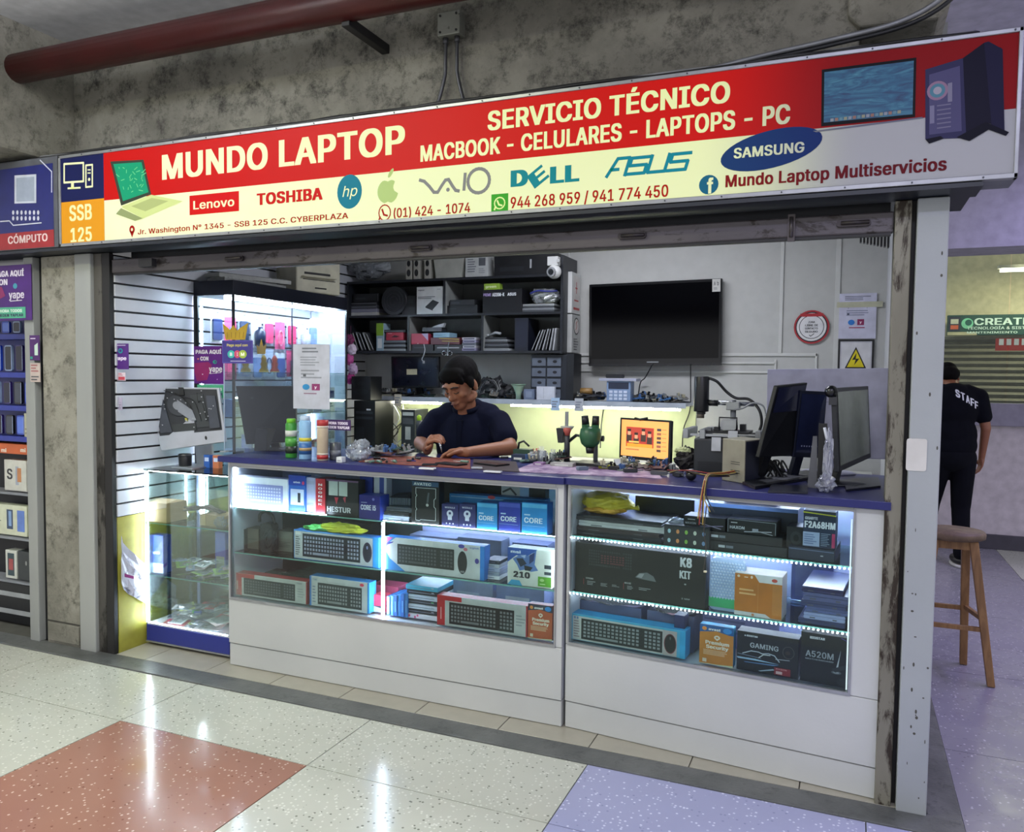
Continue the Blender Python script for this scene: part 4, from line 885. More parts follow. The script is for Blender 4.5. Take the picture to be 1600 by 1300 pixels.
# middle
C('keyboard_box', 'largest black keyboard and mouse box, left of the bubble wrap pouch', 899, 1103, 858, .035, R2, .07, '141618',
  [KB(.10, .52, .46, .92, 19, 6, '15171a', '303338'), ('kb', .20, .60, .40, .82, 8, 4, '17191c', '5c2c34'), ('r', .50, .02, .99, .98, '101214'), ('p', [(.48, .44), (.51, .53), (.57, .56), (.62, .50), (.64, .40), (.58, .41), (.52, .42)], '6c7074'), ('p', [(.49, .45), (.515, .52), (.55, .53), (.53, .44)], 'a0a4a8'),
   ('t', 'K8', .815, .76, .90, .17, 'd4d8dc', .05), ('t', 'KIT', .812, .54, .895, .14, 'd4d8dc', .05), ('e', .855, .43, .008, .015, 'a0a4a8'), ('r', .07, .16, .073, .28, 'a83c44'), ('r', .39, .17, .393, .30, 'a83c44'), ('t', 'KEYBOARD', .09, .28, .15, .03, 'b8bcc0'), ('lines', .10, .16, .17, .25, 3, '8c9094'), ('lines', .21, .17, .27, .24, 3, '8c9094'), ('lines', .30, .19, .36, .24, 2, '8c9094'), ('t', 'MOUSE', .40, .29, .45, .03, 'b8bcc0'), ('lines', .42, .18, .47, .26, 3, '8c9094'), ('lines', .51, .20, .60, .26, 2, '8c9094'), ('t', '2 MM', .83, .14, .89, .03, '8c9094')], FR)
t = thing('bubble_wrap_pouch', 'pale blue bubble wrap pouch with a green band, beside the large black keyboard box', 'pouch', FR.at(1136, 905, .06)[0], .06, R2, 0, FR)
m = MB(M('a8c0e4', .25)); m.rbox(-.068, 0, 0, .068, .025, .205, .02); m.obj('pouch', t)
m = MB(M('c4d6f0', .15))
for i in range(11):
    for j in range(13):
        x_ = -.06 + i * .0115 + (j % 2) * .005; z_ = .05 + j * .0115
        if abs(x_) < .063 and z_ < .2: m.sph((x_, -.0005, z_), .0048, .0035, .0048, n=6, m=4)
m.obj('bubbles', t, kind='stuff'); MB(M('3cb878', .3)).box(-.069, -.002, .012, .069, .027, .05).obj('band', t)
C('accessory_box', 'tall orange and white box with cut corners, right cabinet middle row', 1171, 1248, 0, .035, R2, .11, 'dfe0e0',
  [('p', [(0, .10), (0, .98), (.42, .98), (.52, .82), (1, .82), (1, .02), (.78, .02), (.66, .10)], 'c07420'), ('p', [(.8, .1), (1, .1), (1, .8), (.8, .8)], 'c48038'), ('e', .08, .92, .03, .03, 'f0d8b8'), ('r', .2, .90, .28, .92, 'f0d8b8'), ('e', .36, .92, .025, .035, 'f0d8b8'), ('lines', .1, .48, .55, .66, 2, 'e8b878'), ('e', .84, .90, .06, .04, 'c85040'), ('e', .40, .05, .03, .03, 'c8885c'), ('l', [(.5, .1), (.5, .8)], .004, 'e0a860')], FR, z1=R2 + .165, side='e8dcd8')
slabs('', 'laptop', 'laptop', 1256, 1331, .05, R2, .3, [.020, .024, .02, .022, .03, .02], ['4c5484', 'a4b0dc', '5c689c', '3c4474', '5c6490', '2f3560'], FR, None, 0, jit=.01, desc=[d + ' of the pile beside the orange box' for d in ('slate laptop, lowest', 'pale lavender laptop, second from below', 'grey blue laptop, third from below', 'dark blue laptop, third from the top', 'thick grey laptop, second from the top', 'navy laptop, topmost')])
C('device_case', 'upright blue grey case standing behind the laptop pile', 1262, 1330, 0, .36, R2, .05, '5c68a0', [('r', .1, .1, .9, .9, '66729f')], FR, z1=R2 + .19, cat='case')
# bottom
C('keyboard_box', 'cyan edged keyboard and mouse box at the bottom left of the right cabinet', 893, 1071, 972, .035, R3, .07, '58b4dc',
  [('r', .01, .02, .93, .93, 'c4c8c8'), ('r', .01, .93, .96, .97, '38b4e0'), ('lines', .02, .1, .075, .78, 7, '98848c'), ('e', .03, .86, .008, .05, '6c80b4'), ('e', .055, .86, .008, .05, '6c80b4'), KB(.09, .08, .81, .86, 19, 5, '20262a', '8c9498'), ('r', .815, .02, .93, .93, 'bcb4b4'), ('e', .875, .46, .052, .36, '7c3c44'), ('e', .875, .46, .046, .33, '14161a'), ('e', .875, .66, .006, .06, '585c60'), ('r', .955, 0, 1, 1, '30a8e0')], FR, side='2c9cd8')
for k, (a, b, c) in enumerate(((905, 1010, 'b8b0d8'), (1020, 1092, 'd8b0c8'))):
    t = thing('film_packet', ['clear film packet of papers lying above the cyan keyboard box', 'pinkish film packet lying above the cyan keyboard box, to its right'][k], 'packet', FR.at((a + b) / 2, 955, .2)[0], .12, R3 + .150, 0, FR)
    w_ = FR.at(b, 955, .2)[0] - FR.at(a, 955, .2)[0]
    MB(M(c, .3, var=.3)).blob((0, .1, .006), w_ * .55, .12, .006, amp=.3, seed=k + 4, flat=-.005).obj('paper', t); MB(BAGM).blob((0, .1, .009), w_ * .57, .125, .008, amp=.25, seed=k + 7, flat=-.0085).obj('film', t)
    MB(M('4c5474', .5)).box(-w_ * .5, .0, -.150, w_ * .5, .22, -.001).obj('tray', t)
C('accessory_box', 'narrow navy box between the cyan keyboard box and the yellow antivirus box', 1074, 1091, 0, .06, R3, .06, '1c2450', [('lines', .2, .5, .8, .7, 3, '8c9ce0'), ('lines', .2, .05, .8, .12, 1, 'c8ccd8')], FR, z1=R3 + .165)
C('software_box', 'yellow orange antivirus box with a blue top, right cabinet bottom row', 1093, 1146, 978, .03, R3, .04, 'c88830', AV('1c5c9c', 'cc8430'), FR, side='28a0d8')
C('motherboard_box', 'black motherboard box lettered Gaming with silver streaks', 1151, 1248, 992, .03, R3, .07, '16181d',
  [('e', .135, .90, .012, .02, 'c8ccd4'), ('t', 'BIOSTAR', .16, .885, .34, .04, 'd8dce4', .05), ('t', 'GAMING', .22, .62, .68, .12, 'b8bcc4', .02), ('l', [(.9 + .09 * (math.cos(a)) - .06, .63 + .15 * math.sin(a) * 1.0) for a in [i * .4 for i in range(17)]], .018, '4c4846'), ('e', .83, .62, .04, .05, '3c2c28'),
   ('l', [(.10, .44), (.24, .53), (.36, .53), (.42, .50), (.52, .53), (.62, .50), (.70, .36)], .022, 'c8d0dc'), ('l', [(.36, .38), (.44, .48), (.55, .49)], .02, 'd8dce0'), ('l', [(.02, .42), (.4, .38)], .014, '8894ac'), ('l', [(.64, .42), (.86, .44)], .018, 'b0b4bc'), ('p', [(.0, .34), (.02, .30), (.7, .30), (.3, .345)], 'a4c8e8'), ('p', [(.12, .24), (.7, .28), (.6, .24), (.15, .22)], '5c80b0'), ('p', [(.36, .06), (.6, .16), (.64, .14), (.4, .05)], 'a8bcd0'), ('p', [(.62, .04), (.88, .04), (.88, .22), (.62, .22)], '8c2430'), ('t', 'RYZEN', .65, .17, .82, .03, 'e8a0a0'), ('r', .65, .06, .75, .13, 'd8b4b8')], FR)
C('motherboard_box', 'black motherboard box with a silver blade, bottom right corner', 1251, 1330, 992, .03, R3, .07, '14161b',
  [('t', 'BIOSTAR', .18, .885, .48, .045, 'd8dce4', .05), ('t', 'A520M', .10, .52, .66, .12, 'a4a8b0', .02), ('t', 'MOTHERBOARD', .10, .46, .66, .028, '9498a0', .03), ('p', [(.70, .30), (.75, .34), (.80, .74), (.77, .60)], 'b8bcc4'), ('e', .72, .28, .10, .035, '54585e'), ('e', .72, .28, .06, .02, '8c9096'), ('p', [(.62, .34), (.7, .28), (1, .42), (.9, .46)], '282b32'), ('e', .86, .10, .12, .09, '202328'), ('l', [(.8, .98), (1, .90)], .01, '6050a0')], FR)
for k, (a, b) in enumerate(((1110, 1245),)):
    C('storage_box', 'pale lavender box lying behind the black board boxes', a, b, 0, .26, R3, .12, '8c90c4', [('lines', .1, .3, .7, .7, 3, '6c70a0')], FR, z1=R3 + .175)

# ================================================================ LEFT GLASS SHOWCASE
FS = Frame(0, .31, 0); sx0, sx1 = -3.50, -2.925
t = thing('glass_showcase', 'three tier glass showcase with a blue base between the wall and the counter', 'display case', 0, 0, 0, 0, FS)
MB(M('2a3486', .35, var=.06)).box(sx0, 0, .03, sx1, .36, .118).obj('base', t, bev=.002)
MB(ALU).box(sx0 - .003, -.003, .022, sx1 + .003, .363, .030).obj('base_trim', t); MB(M('1d1f24', .6)).box(sx0 + .03, .03, .008, sx1 - .03, .33, .022).obj('foot', t)
MB(PAN).box(sx0 + .003, .003, .118, sx1 - .003, .357, .126).obj('deck', t)
MB(GLASS).box(sx0, 0, .126, sx1, .004, .962).obj('pane', t)
MB(GLASS).box(sx0, .356, .126, sx1, .36, .962).obj('pane', t); MB(GLASS).box(sx0, .005, .126, sx0 + .004, .355, .962).obj('pane', t)
MB(GSHELF).box(sx0 - .004, -.004, .964, sx1 + .002, .364, .971).obj('glass_top', t)
SZ = []
for px, py in ((290, 822), (290, 905)):
    z_ = FS.at(px, py, .01)[1]; SZ.append(z_); s = MB(GSHELF).box(sx0 + .006, .008, z_ - .006, sx1 - .004, .35, z_).obj('shelf', t); MB(GEDGE).box(sx0 + .006, .006, z_ - .006, sx1 - .004, .008, z_).obj('shelf_edge', s)
led(t, sx0 + .007, .006, .128, sx0 + .011, .009, .955, LEDX); dots(t, .135, .955, (sx0 + .009, .0055), 0, .012, .0022, True)
led(t, sx0 + .02, .008, .127, sx1 - .02, .011, .1285, LEDX); led(t, sx0 + .02, .006, .959, sx1 - .01, .008, .961, LEDX)
for px in (279, 312):
    x_ = FS.at(px, 760, .34)[0]; led(t, x_ - .004, .345, .60, x_ + .004, .35, .955, LEDX)
for px, w_ in ((293, .035), (309, .02)):
    x_ = FS.at(px, 800, .35)[0]; MB(M('3848a8' if w_ > .03 else '8c9cc0', .4)).box(x_ - w_ / 2, .351, .127, x_ + w_ / 2, .355, .955).obj('upright', t)
x_ = FS.at(243, 790, .06)[0]
zs = SZ[0]
b = thing('cardboard_box', 'open topped tan cardboard box on the upper shelf of the glass showcase', 'box', x_, .03, zs, 0, FS)
m = MB(M('b89c74', .7)); m.box(-.11, 0, 0, .11, .006, .105); m.box(-.11, .14, 0, .11, .146, .105); m.box(-.11, .006, 0, -.104, .14, .105); m.box(.104, .006, 0, .11, .14, .105); m.box(-.104, .006, 0, .104, .14, .004); m.obj('walls', b)
MB(M('c8ae88', .7)).hexa([(-.11, 0, .1055), (.11, 0, .1055), (.11, .004, .1055), (-.11, .004, .1055)], [(-.11, .07, .118), (.11, .07, .118), (.11, .074, .118), (-.11, .074, .118)]).obj('flap', b)
b = thing('cardboard_box', 'low cardboard tray under the cable bundle in the glass showcase', 'box', FS.at(332, 815, .08)[0], .06, zs, -.1, FS)
MB(M('9c8458', .7)).box(-.07, 0, 0, .10, .12, .06).obj('carton', b); MB(M('b8a070', .7)).box(-.075, -.002, .0, -.03, .0, .062).obj('flap', b)
b = thing('cable_bundle', 'tangled grey black cable bundle lying on the cardboard tray', 'cable', FS.at(322, 790, .1)[0], .10, zs + .062, 0, FS)
rr = random.Random(11)
for k in range(7):
    MB(M(['4a443e', '5c544c', '3a3632'][k % 3], .5)).tube(smooth_path([(-.15 + rr.uniform(-.02, .02), rr.uniform(-.03, .03), .0 + .006 * k % .02), (-.07, rr.uniform(-.03, .03), .012 + rr.uniform(0, .02)), (.0, rr.uniform(-.03, .03), .022 + rr.uniform(0, .02)), (.08, rr.uniform(-.02, .02), .012 + rr.uniform(0, .02)), (.12, rr.uniform(-.03, .02), .01)]), .005).obj('cable', b)
b = thing('small_bag', 'crumpled clear bag at the right end of the upper showcase shelf', 'bag', FS.at(345, 800, .05)[0] , .05, zs, 0, FS)
MB(BAGM).blob((0, 0, .03), .035, .03, .03, amp=.3, flat=-.029).obj('film', b)
z2 = SZ[1]
C('accessory_box', 'blue and white box standing at the left of the middle showcase shelf', 229, 255, 836, .05, z2, .06, '2848a8', [('r', 0, .0, .2, 1, 'dfe4f0'), ('r', 0, 0, 1, .25, 'b4c4e8'), ('t', 'usb', .4, .5, .8, .08, 'e8ecf8')], FS)
C('blister_card', 'hanging blue card box at the right of the middle showcase shelf', 336, 352, 832, .2, z2, .04, '3058b0', [('r', .1, .1, .9, .4, '8c9c90')], FS)
rr = random.Random(21)
def litter(lbls, fr, xa, xb, ya, yb, z, n, palette, smin=.05, smax=.1, grp='', nm='blister_pack', tilt=.25, th=.008):
    for k in range(n):
        w_, d_ = rr.uniform(smin, smax), rr.uniform(smin * .6, smax * .8); c = palette[k % len(palette)]
        t = thing(nm, lbls, 'packet', rr.uniform(xa + w_ / 2, xb - w_ / 2), rr.uniform(ya + .02, yb - .02), z + .002 + (k % 5) * th, 0, fr, grp)
        t.rotation_euler = (rr.uniform(0, tilt * .5), 0, rr.uniform(-1.2, 1.2))
        TINTS.setdefault(grp, []).append((t, c))
        MB(M(c, .4)).box(-w_ / 2, -d_ / 2, 0, w_ / 2, d_ / 2, .002).obj('card', t)
        MB(BAGM).add([(-w_ * .35, -d_ * .35, .002), (w_ * .35, -d_ * .35, .002), (w_ * .35, d_ * .35, .002), (-w_ * .35, d_ * .35, .002), (-w_ * .25, -d_ * .25, .012), (w_ * .25, -d_ * .25, .012), (w_ * .25, d_ * .25, .012), (-w_ * .25, d_ * .25, .012)], [(4, 5, 6, 7), (0, 1, 5, 4), (1, 2, 6, 5), (2, 3, 7, 6), (3, 0, 4, 7)]).obj('blister', t)
        MB(M(['2c3038', '5c6470', 'b83c48', '3c64b0', '8c98a8'][k % 5], .4)).tube([(-w_ * .2, -d_ * .15, .005), (0, d_ * .1, .007), (w_ * .2, -d_ * .05, .005)], .004, n=5).obj('item', t)
litter('small packet in the jumble on the middle shelf of the glass showcase', FS, -3.46, -2.95, .03, .30, z2, 26, ['c4c8d8', '9cc84c', 'dfe2ea', '8c98c0', 'd0b0b8', 'b8bcc8', 'e4e8f0'], .07, .13, 'packets on the middle shelf of the glass showcase', th=.013, tilt=.5)
litter('small packet in the jumble on the floor of the glass showcase', FS, -3.46, -2.95, .03, .31, .128, 44, ['dfe2ea', 'c8ccd8', 'd8e090', 'a8b0c4', 'd04860', 'e8eaf0', '5c6474', 'c0d0e8', 'e4e4ec'], .08, .15, 'packets on the floor of the glass showcase', th=.014, tilt=.5)
for c, px, py, lb in (('2c64c8', 308, 955, 'small bright blue packet on the heap at the bottom of the glass showcase'), ('3cc83c', 306, 968, 'small bright green packet on the heap at the bottom of the glass showcase')):
    b = thing('small_packet', lb, 'packet', FS.at(px, py, .06)[0], .06, .185, .3, FS); MB(M(c, .4)).rbox(-.02, 0, 0, .02, .012, .026, .004).obj('body', b); MB(M('e8ecf4', .4)).box(-.012, -.001, .008, .012, 0, .014).obj('label_strip', b)
relabel('packets on the middle shelf of the glass showcase', 'packet', 'middle shelf of glass showcase')
relabel('packets on the floor of the glass showcase', 'packet', 'floor of glass showcase')
# leaning printed sheet left of the showcase
m, nt, b_ = newmat('printed_sheet'); nt.links.new(ramp(nt, noise(nt, coords(nt), 14, 6, .7, .8), [(.36, H('6a6878')), (.47, H('c8c8d6'))]), b_.inputs['Base Color']); SHM = m
t = thing('crumpled_poster', 'crumpled grey and white printed sheet hanging against the yellow wall', 'poster', 0, 0, 0)
top = [(172, 828), (200, 858), (225, 880), (250, 898), (275, 915)]; bot = [(176, 905), (200, 928), (225, 942), (250, 950), (275, 955)]
m = MB(SHM); vs = []; n_ = 13; r_n = 7
def lerp(ps, u): k = min(int(u * 4), 3); f = u * 4 - k; return (ps[k][0] * (1 - f) + ps[k + 1][0] * f, ps[k][1] * (1 - f) + ps[k + 1][1] * f)
rr = random.Random(14)
for i in range(n_):
    a = lerp(top, i / (n_ - 1)); b = lerp(bot, i / (n_ - 1))
    ya, za = F0.at_x(*a, -3.512); yb, zb = F0.at_x(*b, -3.512)
    for j in range(r_n): f = j / (r_n - 1); vs.append((-3.515 + rr.uniform(.0, .013), max(.16, ya * (1 - f) + yb * f), za * (1 - f) + zb * f))
m.add(vs, [(i * r_n + j, i * r_n + j + 1, (i + 1) * r_n + j + 1, (i + 1) * r_n + j) for i in range(n_ - 1) for j in range(r_n - 1)]); m.obj('sheet', t)
m = MB(M('8c2c74', .5)); m.add([(-3.500, .17, .43), (-3.500, .23, .40), (-3.500, .23, .385), (-3.500, .17, .41)], [(0, 1, 2, 3)]); m.obj('print', t)
# ================================================================ SHOP INTERIOR
CT = 1.0775   # worktop height
def Q(px, py, y): x, z = F0.at(px, py, y); return Vector((x, y, z))
def slab4(mb, tl, tr, br, bl, th, mat=None):
    """flat panel from its four corners with a real thickness behind it"""
    tl, tr, br, bl = map(Vector, (tl, tr, br, bl)); n = (tr - tl).cross(bl - tl).normalized()
    if n.dot(CAMP - tl) > 0: n = -n
    d = n * th
    return mb.hexa([bl, br, br + d, bl + d], [tl, tr, tr + d, tl + d], mat), n
BLK = M('16181b', .35); BLK2 = M('24272b', .4); GRY = M('6c7076', .4); WHT = M('c9cbc9', .4, var=.04); SIL = M('b4b8c0', .3, .6, var=.05); CHR = M('a0a4a8', .2, .9)

# ---- tall lit showcase along the left wall
yA, yB, xA, xB = .68, 1.80, -3.508, -3.215
t = thing('tall_showcase', 'tall brightly lit glass showcase with a black crown along the slatted wall', 'display case', 0, 0, 0)
MB(M('101322', .3)).box(xA, yA, 1.935, xB, yB, 2.02).obj('crown', t, bev=.004)
MB(BLK).box(xA, yA, .008, xB, yB, .55).obj('base', t, bev=.004)
for nm, a in (('post', (xA, yA, .55, xA + .03, yA + .012, 1.935)), ('post', (xB - .012, yA, .55, xB, yA + .012, 1.935)), ('post', (xB - .010, yB - .010, .55, xB, yB, 1.935))): MB(BLK).box(*a).obj(nm, t)
MB(M('3c4048', .4)).box(xB - .006, 1.20, .55, xB, 1.206, 1.935).obj('mullion', t)
MB(GLASS).box(xB - .004, yA + .013, .55, xB - .001, 1.199, 1.935).obj('pane', t); MB(GLASS).box(xB - .004, 1.207, .55, xB - .001, yB - .011, 1.935).obj('pane', t); MB(GLASS).box(xA + .013, yA, .55, xB - .013, yA + .003, 1.935).obj('pane', t)
for z_ in (.95, 1.24, 1.50):
    s = MB(GSHELF).box(xA + .02, yA + .02, z_ - .006, xB - .012, yB - .02, z_).obj('shelf', t)
MB(M('dbe6ff', .5, emit=110)).box(xA + .20, yA + .03, 1.915, xA + .225, yB - .03, 1.932).obj('lamp_tube', t)
for y_ in (yA + .05, yB - .03): MB(M('dbe6ff', .5, emit=40)).box(xA + .005, y_, .6, xA + .012, y_ + .006, 1.88).obj('led_strip', t)
MB(M('e6ebfa', .4, var=.03)).box(xA + .0, yB - .012, .55, xB - .012, yB - .004, 1.93).obj('end_panel', t)
rr = random.Random(4)
def hang(lab, y, z, w_, h_, c1, c2, kind):
    t = thing(kind, lab, 'packet', xA + .055, y, z)
    t.rotation_euler = (0, 0, PI / 2)
    MB(CHR).cyl((0, .02, h_ * .5), (0, -.02, h_ * .5), .002, n=6).obj('hook', t)
    MB(M(c1, .4)).box(-w_ / 2, -.004, -h_ / 2, w_ / 2, -.002, h_ / 2).obj('card', t)
    if kind == 'phone_case_pack': MB(M(c2, .3)).rbox(-w_ * .38, -.016, -h_ * .42, w_ * .38, -.005, h_ * .3, .012).obj('phone_case', t)
    elif kind == 'cable_pack': MB(M(c2, .4)).tube([(w_ * .25 * math.cos(a), -.012, -h_ * .1 + h_ * .28 * math.sin(a)) for a in [i * .45 for i in range(29)]], .004, n=5).obj('cable', t)
    else: MB(M(c2, .25)).lathe([(.002, 0), (w_ * .34, .004), (w_ * .34, h_ * .55), (w_ * .15, h_ * .62), (w_ * .15, h_ * .7)], (0, -w_ * .38, -h_ * .45), n=12).obj('item', t)
    return t
yy = [.80 + k * .115 for k in range(9)]
for r, z_ in enumerate((1.76, 1.56)):
    for k, y in enumerate(yy):
        c1 = ['f0f2fa', 'e44878', 'c8d4f0', 'f4f4f8', 'd8e0f4', 'ec5c8c', 'b8c4e4', 'e8ecf8', 'd0dcf0'][(k + r * 4) % 9]; c2 = ['2c3c70', 'f0a0b8', '4860a0', 'd84470', '3c4864', 'dce4f4', '2a3450', '88a0d0', 'd8507c'][(k * 2 + r) % 9]
        nm = ['phone_case_pack', 'cable_pack', 'phone_case_pack', 'bottle_pack'][(k + r) % 4]
        hang('%s %s in the %s row of the tall showcase, %s' % ({'f': 'white', 'e': 'pink or pale', 'c': 'pale blue', 'd': 'pale', 'b': 'blue grey'}[c1[0]], nm.replace('_', ' '), ['upper', 'lower'][r], ['nearest', 'second', 'third', 'fourth', 'fifth', 'sixth', 'seventh', 'eighth', 'farthest'][k]), y, z_ - (.02 if k % 2 else 0), .095, .175, c1, c2, nm)
rr = random.Random(8)
for r, z_ in enumerate((.951, 1.241)):
    for k in range(7):
        y = .78 + k * .15; c = ['c0ccf0', '3c50a0', 'e8ecf8', '8098d0', 'f0f2fa', 'd8607c', 'a8b8e4'][(k + r * 3) % 7]
        h_ = rr.uniform(.08, .18); b = thing('gadget_box', '%s gadget box, %s shelf of the tall showcase, %s' % (['pale', 'mid toned', 'bright'][k % 3], ['lowest', 'middle'][r], ['nearest', 'second', 'third', 'fourth', 'fifth', 'sixth', 'farthest'][k]), 'box', xB - .09, y, z_, PI / 2)
        MB(M(c, .4)).box(-.045, -.04, 0, .045, .04, h_).obj('carton', b, bev=.002, seg=1); ink([('r', .1, .55, .9, .85, 'e8ecf8' if k % 2 else '2c3c78'), ('lines', .15, .15, .8, .45, 3, '5c6898')], .09, h_, -.04).obj('print', b)
for k, (y, c) in enumerate(((.86, 'c8a030'), (1.02, 'b89028'), (1.12, 'c8503c'))):
    b = thing('figurine', ['golden figurine nearest the front on the upper shelf of the tall showcase', 'darker golden figurine in the tall showcase', 'red and gold figurine in the tall showcase'][k], 'figurine', xB - .07, y, 1.501)
    MB(M(c, .35, .3)).lathe([(.025, 0), (.03, .01), (.015, .03), (.022, .05), (.014, .065), (.018, .08), (.008, .10), (.001, .105)], n=12).obj('body', b); MB(M('d8b85c', .3, .4)).lathe([(.03, 0), (.03, .006)], (0, 0, -.0005), n=12).obj('stand', b)
# things lying on the crown
t = thing('keyboard', 'old grey keyboard lying on top of the tall showcase', 'keyboard', -3.37, .98, 2.0215, 1.45)
MB(M('8c8e8c', .5)).rbox(-.24, -.075, 0, .24, .075, .022, .006).obj('body', t, bev=.002)
m = MB(M('a8aaa6', .5))
for i in range(17):
    for j in range(5): m.box(-.228 + i * .027, -.062 + j * .025, .022, -.205 + i * .027, -.041 + j * .025, .028)
m.obj('keys', t, kind='stuff')
t = thing('keyboard', 'second grey keyboard laid across the first on the tall showcase', 'keyboard', -3.38, 1.0, 2.052, 1.30); t.rotation_euler[0] = .04
MB(M('a0a29e', .5)).rbox(-.25, -.08, 0, .25, .08, .024, .006).obj('body', t, bev=.002); m = MB(M('6c6e6c', .5))
for i in range(17):
    for j in range(5): m.box(-.238 + i * .028, -.066 + j * .026, .024, -.214 + i * .028, -.045 + j * .026, .029)
m.obj('keys', t, kind='stuff')
t = thing('printer', 'old cream printer on the far end of the tall showcase', 'printer', -3.36, 1.55, 2.0215, PI / 2 - .35)
MB(M('bcb9a4', .5)).box(-.17, -.13, 0, .17, .13, .24).obj('body', t, bev=.01); m = MB(M('1c1c1a', .6)); m.box(-.11, -.1305, .12, .09, -.128, .135); m.box(-.12, -.1305, .085, .13, -.128, .09); m.box(-.03, -.1305, .03, .06, -.128, .04); m.obj('slot', t); MB(M('a8a590', .5)).box(-.13, -.16, .10, .12, -.13, .106).obj('tray', t)

# ---- posters on the showcase
def sheetthing(name, label, cat, px0, py0, px1, py1, y, body, items, th=.002, rz=0):
    x0, z1 = F0.at(px0, py0, y); x1, z0 = F0.at(px1, py1, y); w_, h_ = x1 - x0, z1 - z0
    t = thing(name, label, cat, (x0 + x1) / 2, y, z0, rz)
    MB(M(body, .5)).box(-w_ / 2, 0, 0, w_ / 2, th, h_).obj('sheet', t)
    if items: ink(items, w_, h_).obj('print', t)
    return t
YP = lambda a='PAGA AQUÍ', b='CON': [('t', a, .06, .80, .94, .10, 'f0e8f4', .05), ('t', b, .22, .62, .50, .10, 'f0e8f4', .05), ('p', [(.02, .55), (.5, .58), (.62, .5), (.45, .1), (.1, .06), (.02, .3)], '9c2468'), ('e', .72, .58, .07, .05, '20a08c'), ('e', .74, .585, .03, .022, '5c1c78'), ('t', 'yape', .52, .32, .97, .15, 'f4ecf8', .03), ('l', [(.55, .27), (.93, .30)], .012, 'f4ecf8'), ('e', .3, .25, .02, .015, 'f4ecf8'), ('e', .8, .12, .012, .01, 'f4ecf8'), ('e', .15, .66, .03, .02, 'e88c60')]
sheetthing('payment_poster', 'purple payment poster taped to the front of the tall showcase', 'poster', 303, 541, 349, 600, .655, '641c84', YP())
sheetthing('green_strip', 'green strip below the purple poster on the tall showcase', 'sign', 308, 601, 349, 622, .645, '58b88c', [('t', 'AHORA TODOS', .08, .58, .95, .2, 'e8f4ec', .05), ('t', 'PUEDEN YAPEAR', .08, .2, .97, .2, '2c2c5c', .05)])
sheetthing('wall_card', 'small purple payment card on the slatted wall beside the shutter track', 'card', 175, 537, 201, 577, .16, '50247c', [('lines', .1, .9, .9, .97, 1, 'd8cce8'), ('e', .52, .72, .14, .10, '2098a0'), ('e', .52, .72, .07, .05, '50247c'), ('t', 'yape', .18, .36, .88, .14, 'e8dcf4', .04)]).location.x += .0
sheetthing('wall_sticker', 'small red and white sticker under the purple card on the slatted wall', 'sticker', 177, 582, 196, 595, .165, 'd8c8d4', [('r', .05, .1, .95, .5, 'c84c5c'), ('lines', .1, .6, .9, .95, 2, 'b85c6c')])
sheetthing('wall_sticker', 'faded lilac sticker lowest on the slatted wall', 'sticker', 178, 621, 191, 641, .165, 'b4acc4', [('lines', .1, .1, .9, .5, 3, '8c849c'), ('r', .1, .6, .9, .62, '7c7490')])
# ---- acrylic screen and what is stuck on it
p0 = F0.at(350, 700, .40)[0]; p1 = F0.at(516, 700, .40)[0]; zt = F0.at(350, 538, .40)[1]
t = thing('acrylic_screen', 'clear acrylic screen standing on the left end of the worktop', 'screen', p0, .40, CT)
MB(ACRYL).box(0, 0, 0, p1 - p0, .004, zt - CT).obj('panel', t); m = MB(M('c4ccd8', .3)); m.box(0, 0, 0, .0035, .0045, zt - CT); m.obj('edge', t); MB(ALU).box(-.01, -.02, 0, .03, .03, .006).box(p1 - p0 - .03, -.02, 0, p1 - p0 + .01, .03, .006).obj('foot', t)
sheetthing('payment_card', 'purple card with three coloured discs and a golden crown on the acrylic screen', 'card', 347, 532, 395, 568, .39, '3c3484', [('l', [(.02, .03), (.02, .97), (.98, .97), (.98, .03), (.02, .03)], .03, '584ca0'), ('t', 'Paga aquí con', .16, .74, .84, .11, 'c0b468', .04), ('e', .30, .40, .12, .17, '3cb4a8'), ('e', .5, .40, .10, .17, 'c84468'), ('e', .68, .40, .13, .18, 'a0b840'), ('t', 'B', .26, .33, .34, .14, 'e8f4f4', .04), ('t', 'I', .49, .33, .52, .14, 'f4e4ec', .04), ('t', 'M', .62, .33, .74, .14, 'f0f4d8', .04), ('lines', .28, .07, .9, .13, 1, 'd8d4ec')])
x0, z0 = F0.at(348, 531, .395); x1, z1 = F0.at(388, 505, .395)
t = thing('crown_ornament', 'golden spiky paper crown above the purple card', 'decoration', x0, .395, z0); w_ = x1 - x0; h_ = z1 - z0
MB(M('b8982c', .35, .3)).prism([(w_ * a, h_ * b) for a, b in ((.12, 0), (0, 1.0), (.28, .62), (.42, .9), (.55, .55), (.74, .78), (.98, 1.02), (.86, .0))], 0, .004).obj('crown', t)
m = MB(M('8c6c1c', .5)); [m.line([(w_ * (.2 + .15 * k), h_ * .12), (w_ * (.18 + .16 * k), h_ * .45)], .004, -.0006) for k in range(5)]; m.obj('print', t)
t = thing('crown_ornament', 'smaller golden ornament right of the purple card', 'decoration', F0.at(408, 552, .42)[0], .42, F0.at(408, 553, .42)[1])
MB(M('b08c30', .35, .3)).prism([(-.025, 0), (-.03, .045), (-.012, .035), (0, .075), (.012, .035), (.03, .05), (.025, 0)], 0, .004).obj('crown', t)
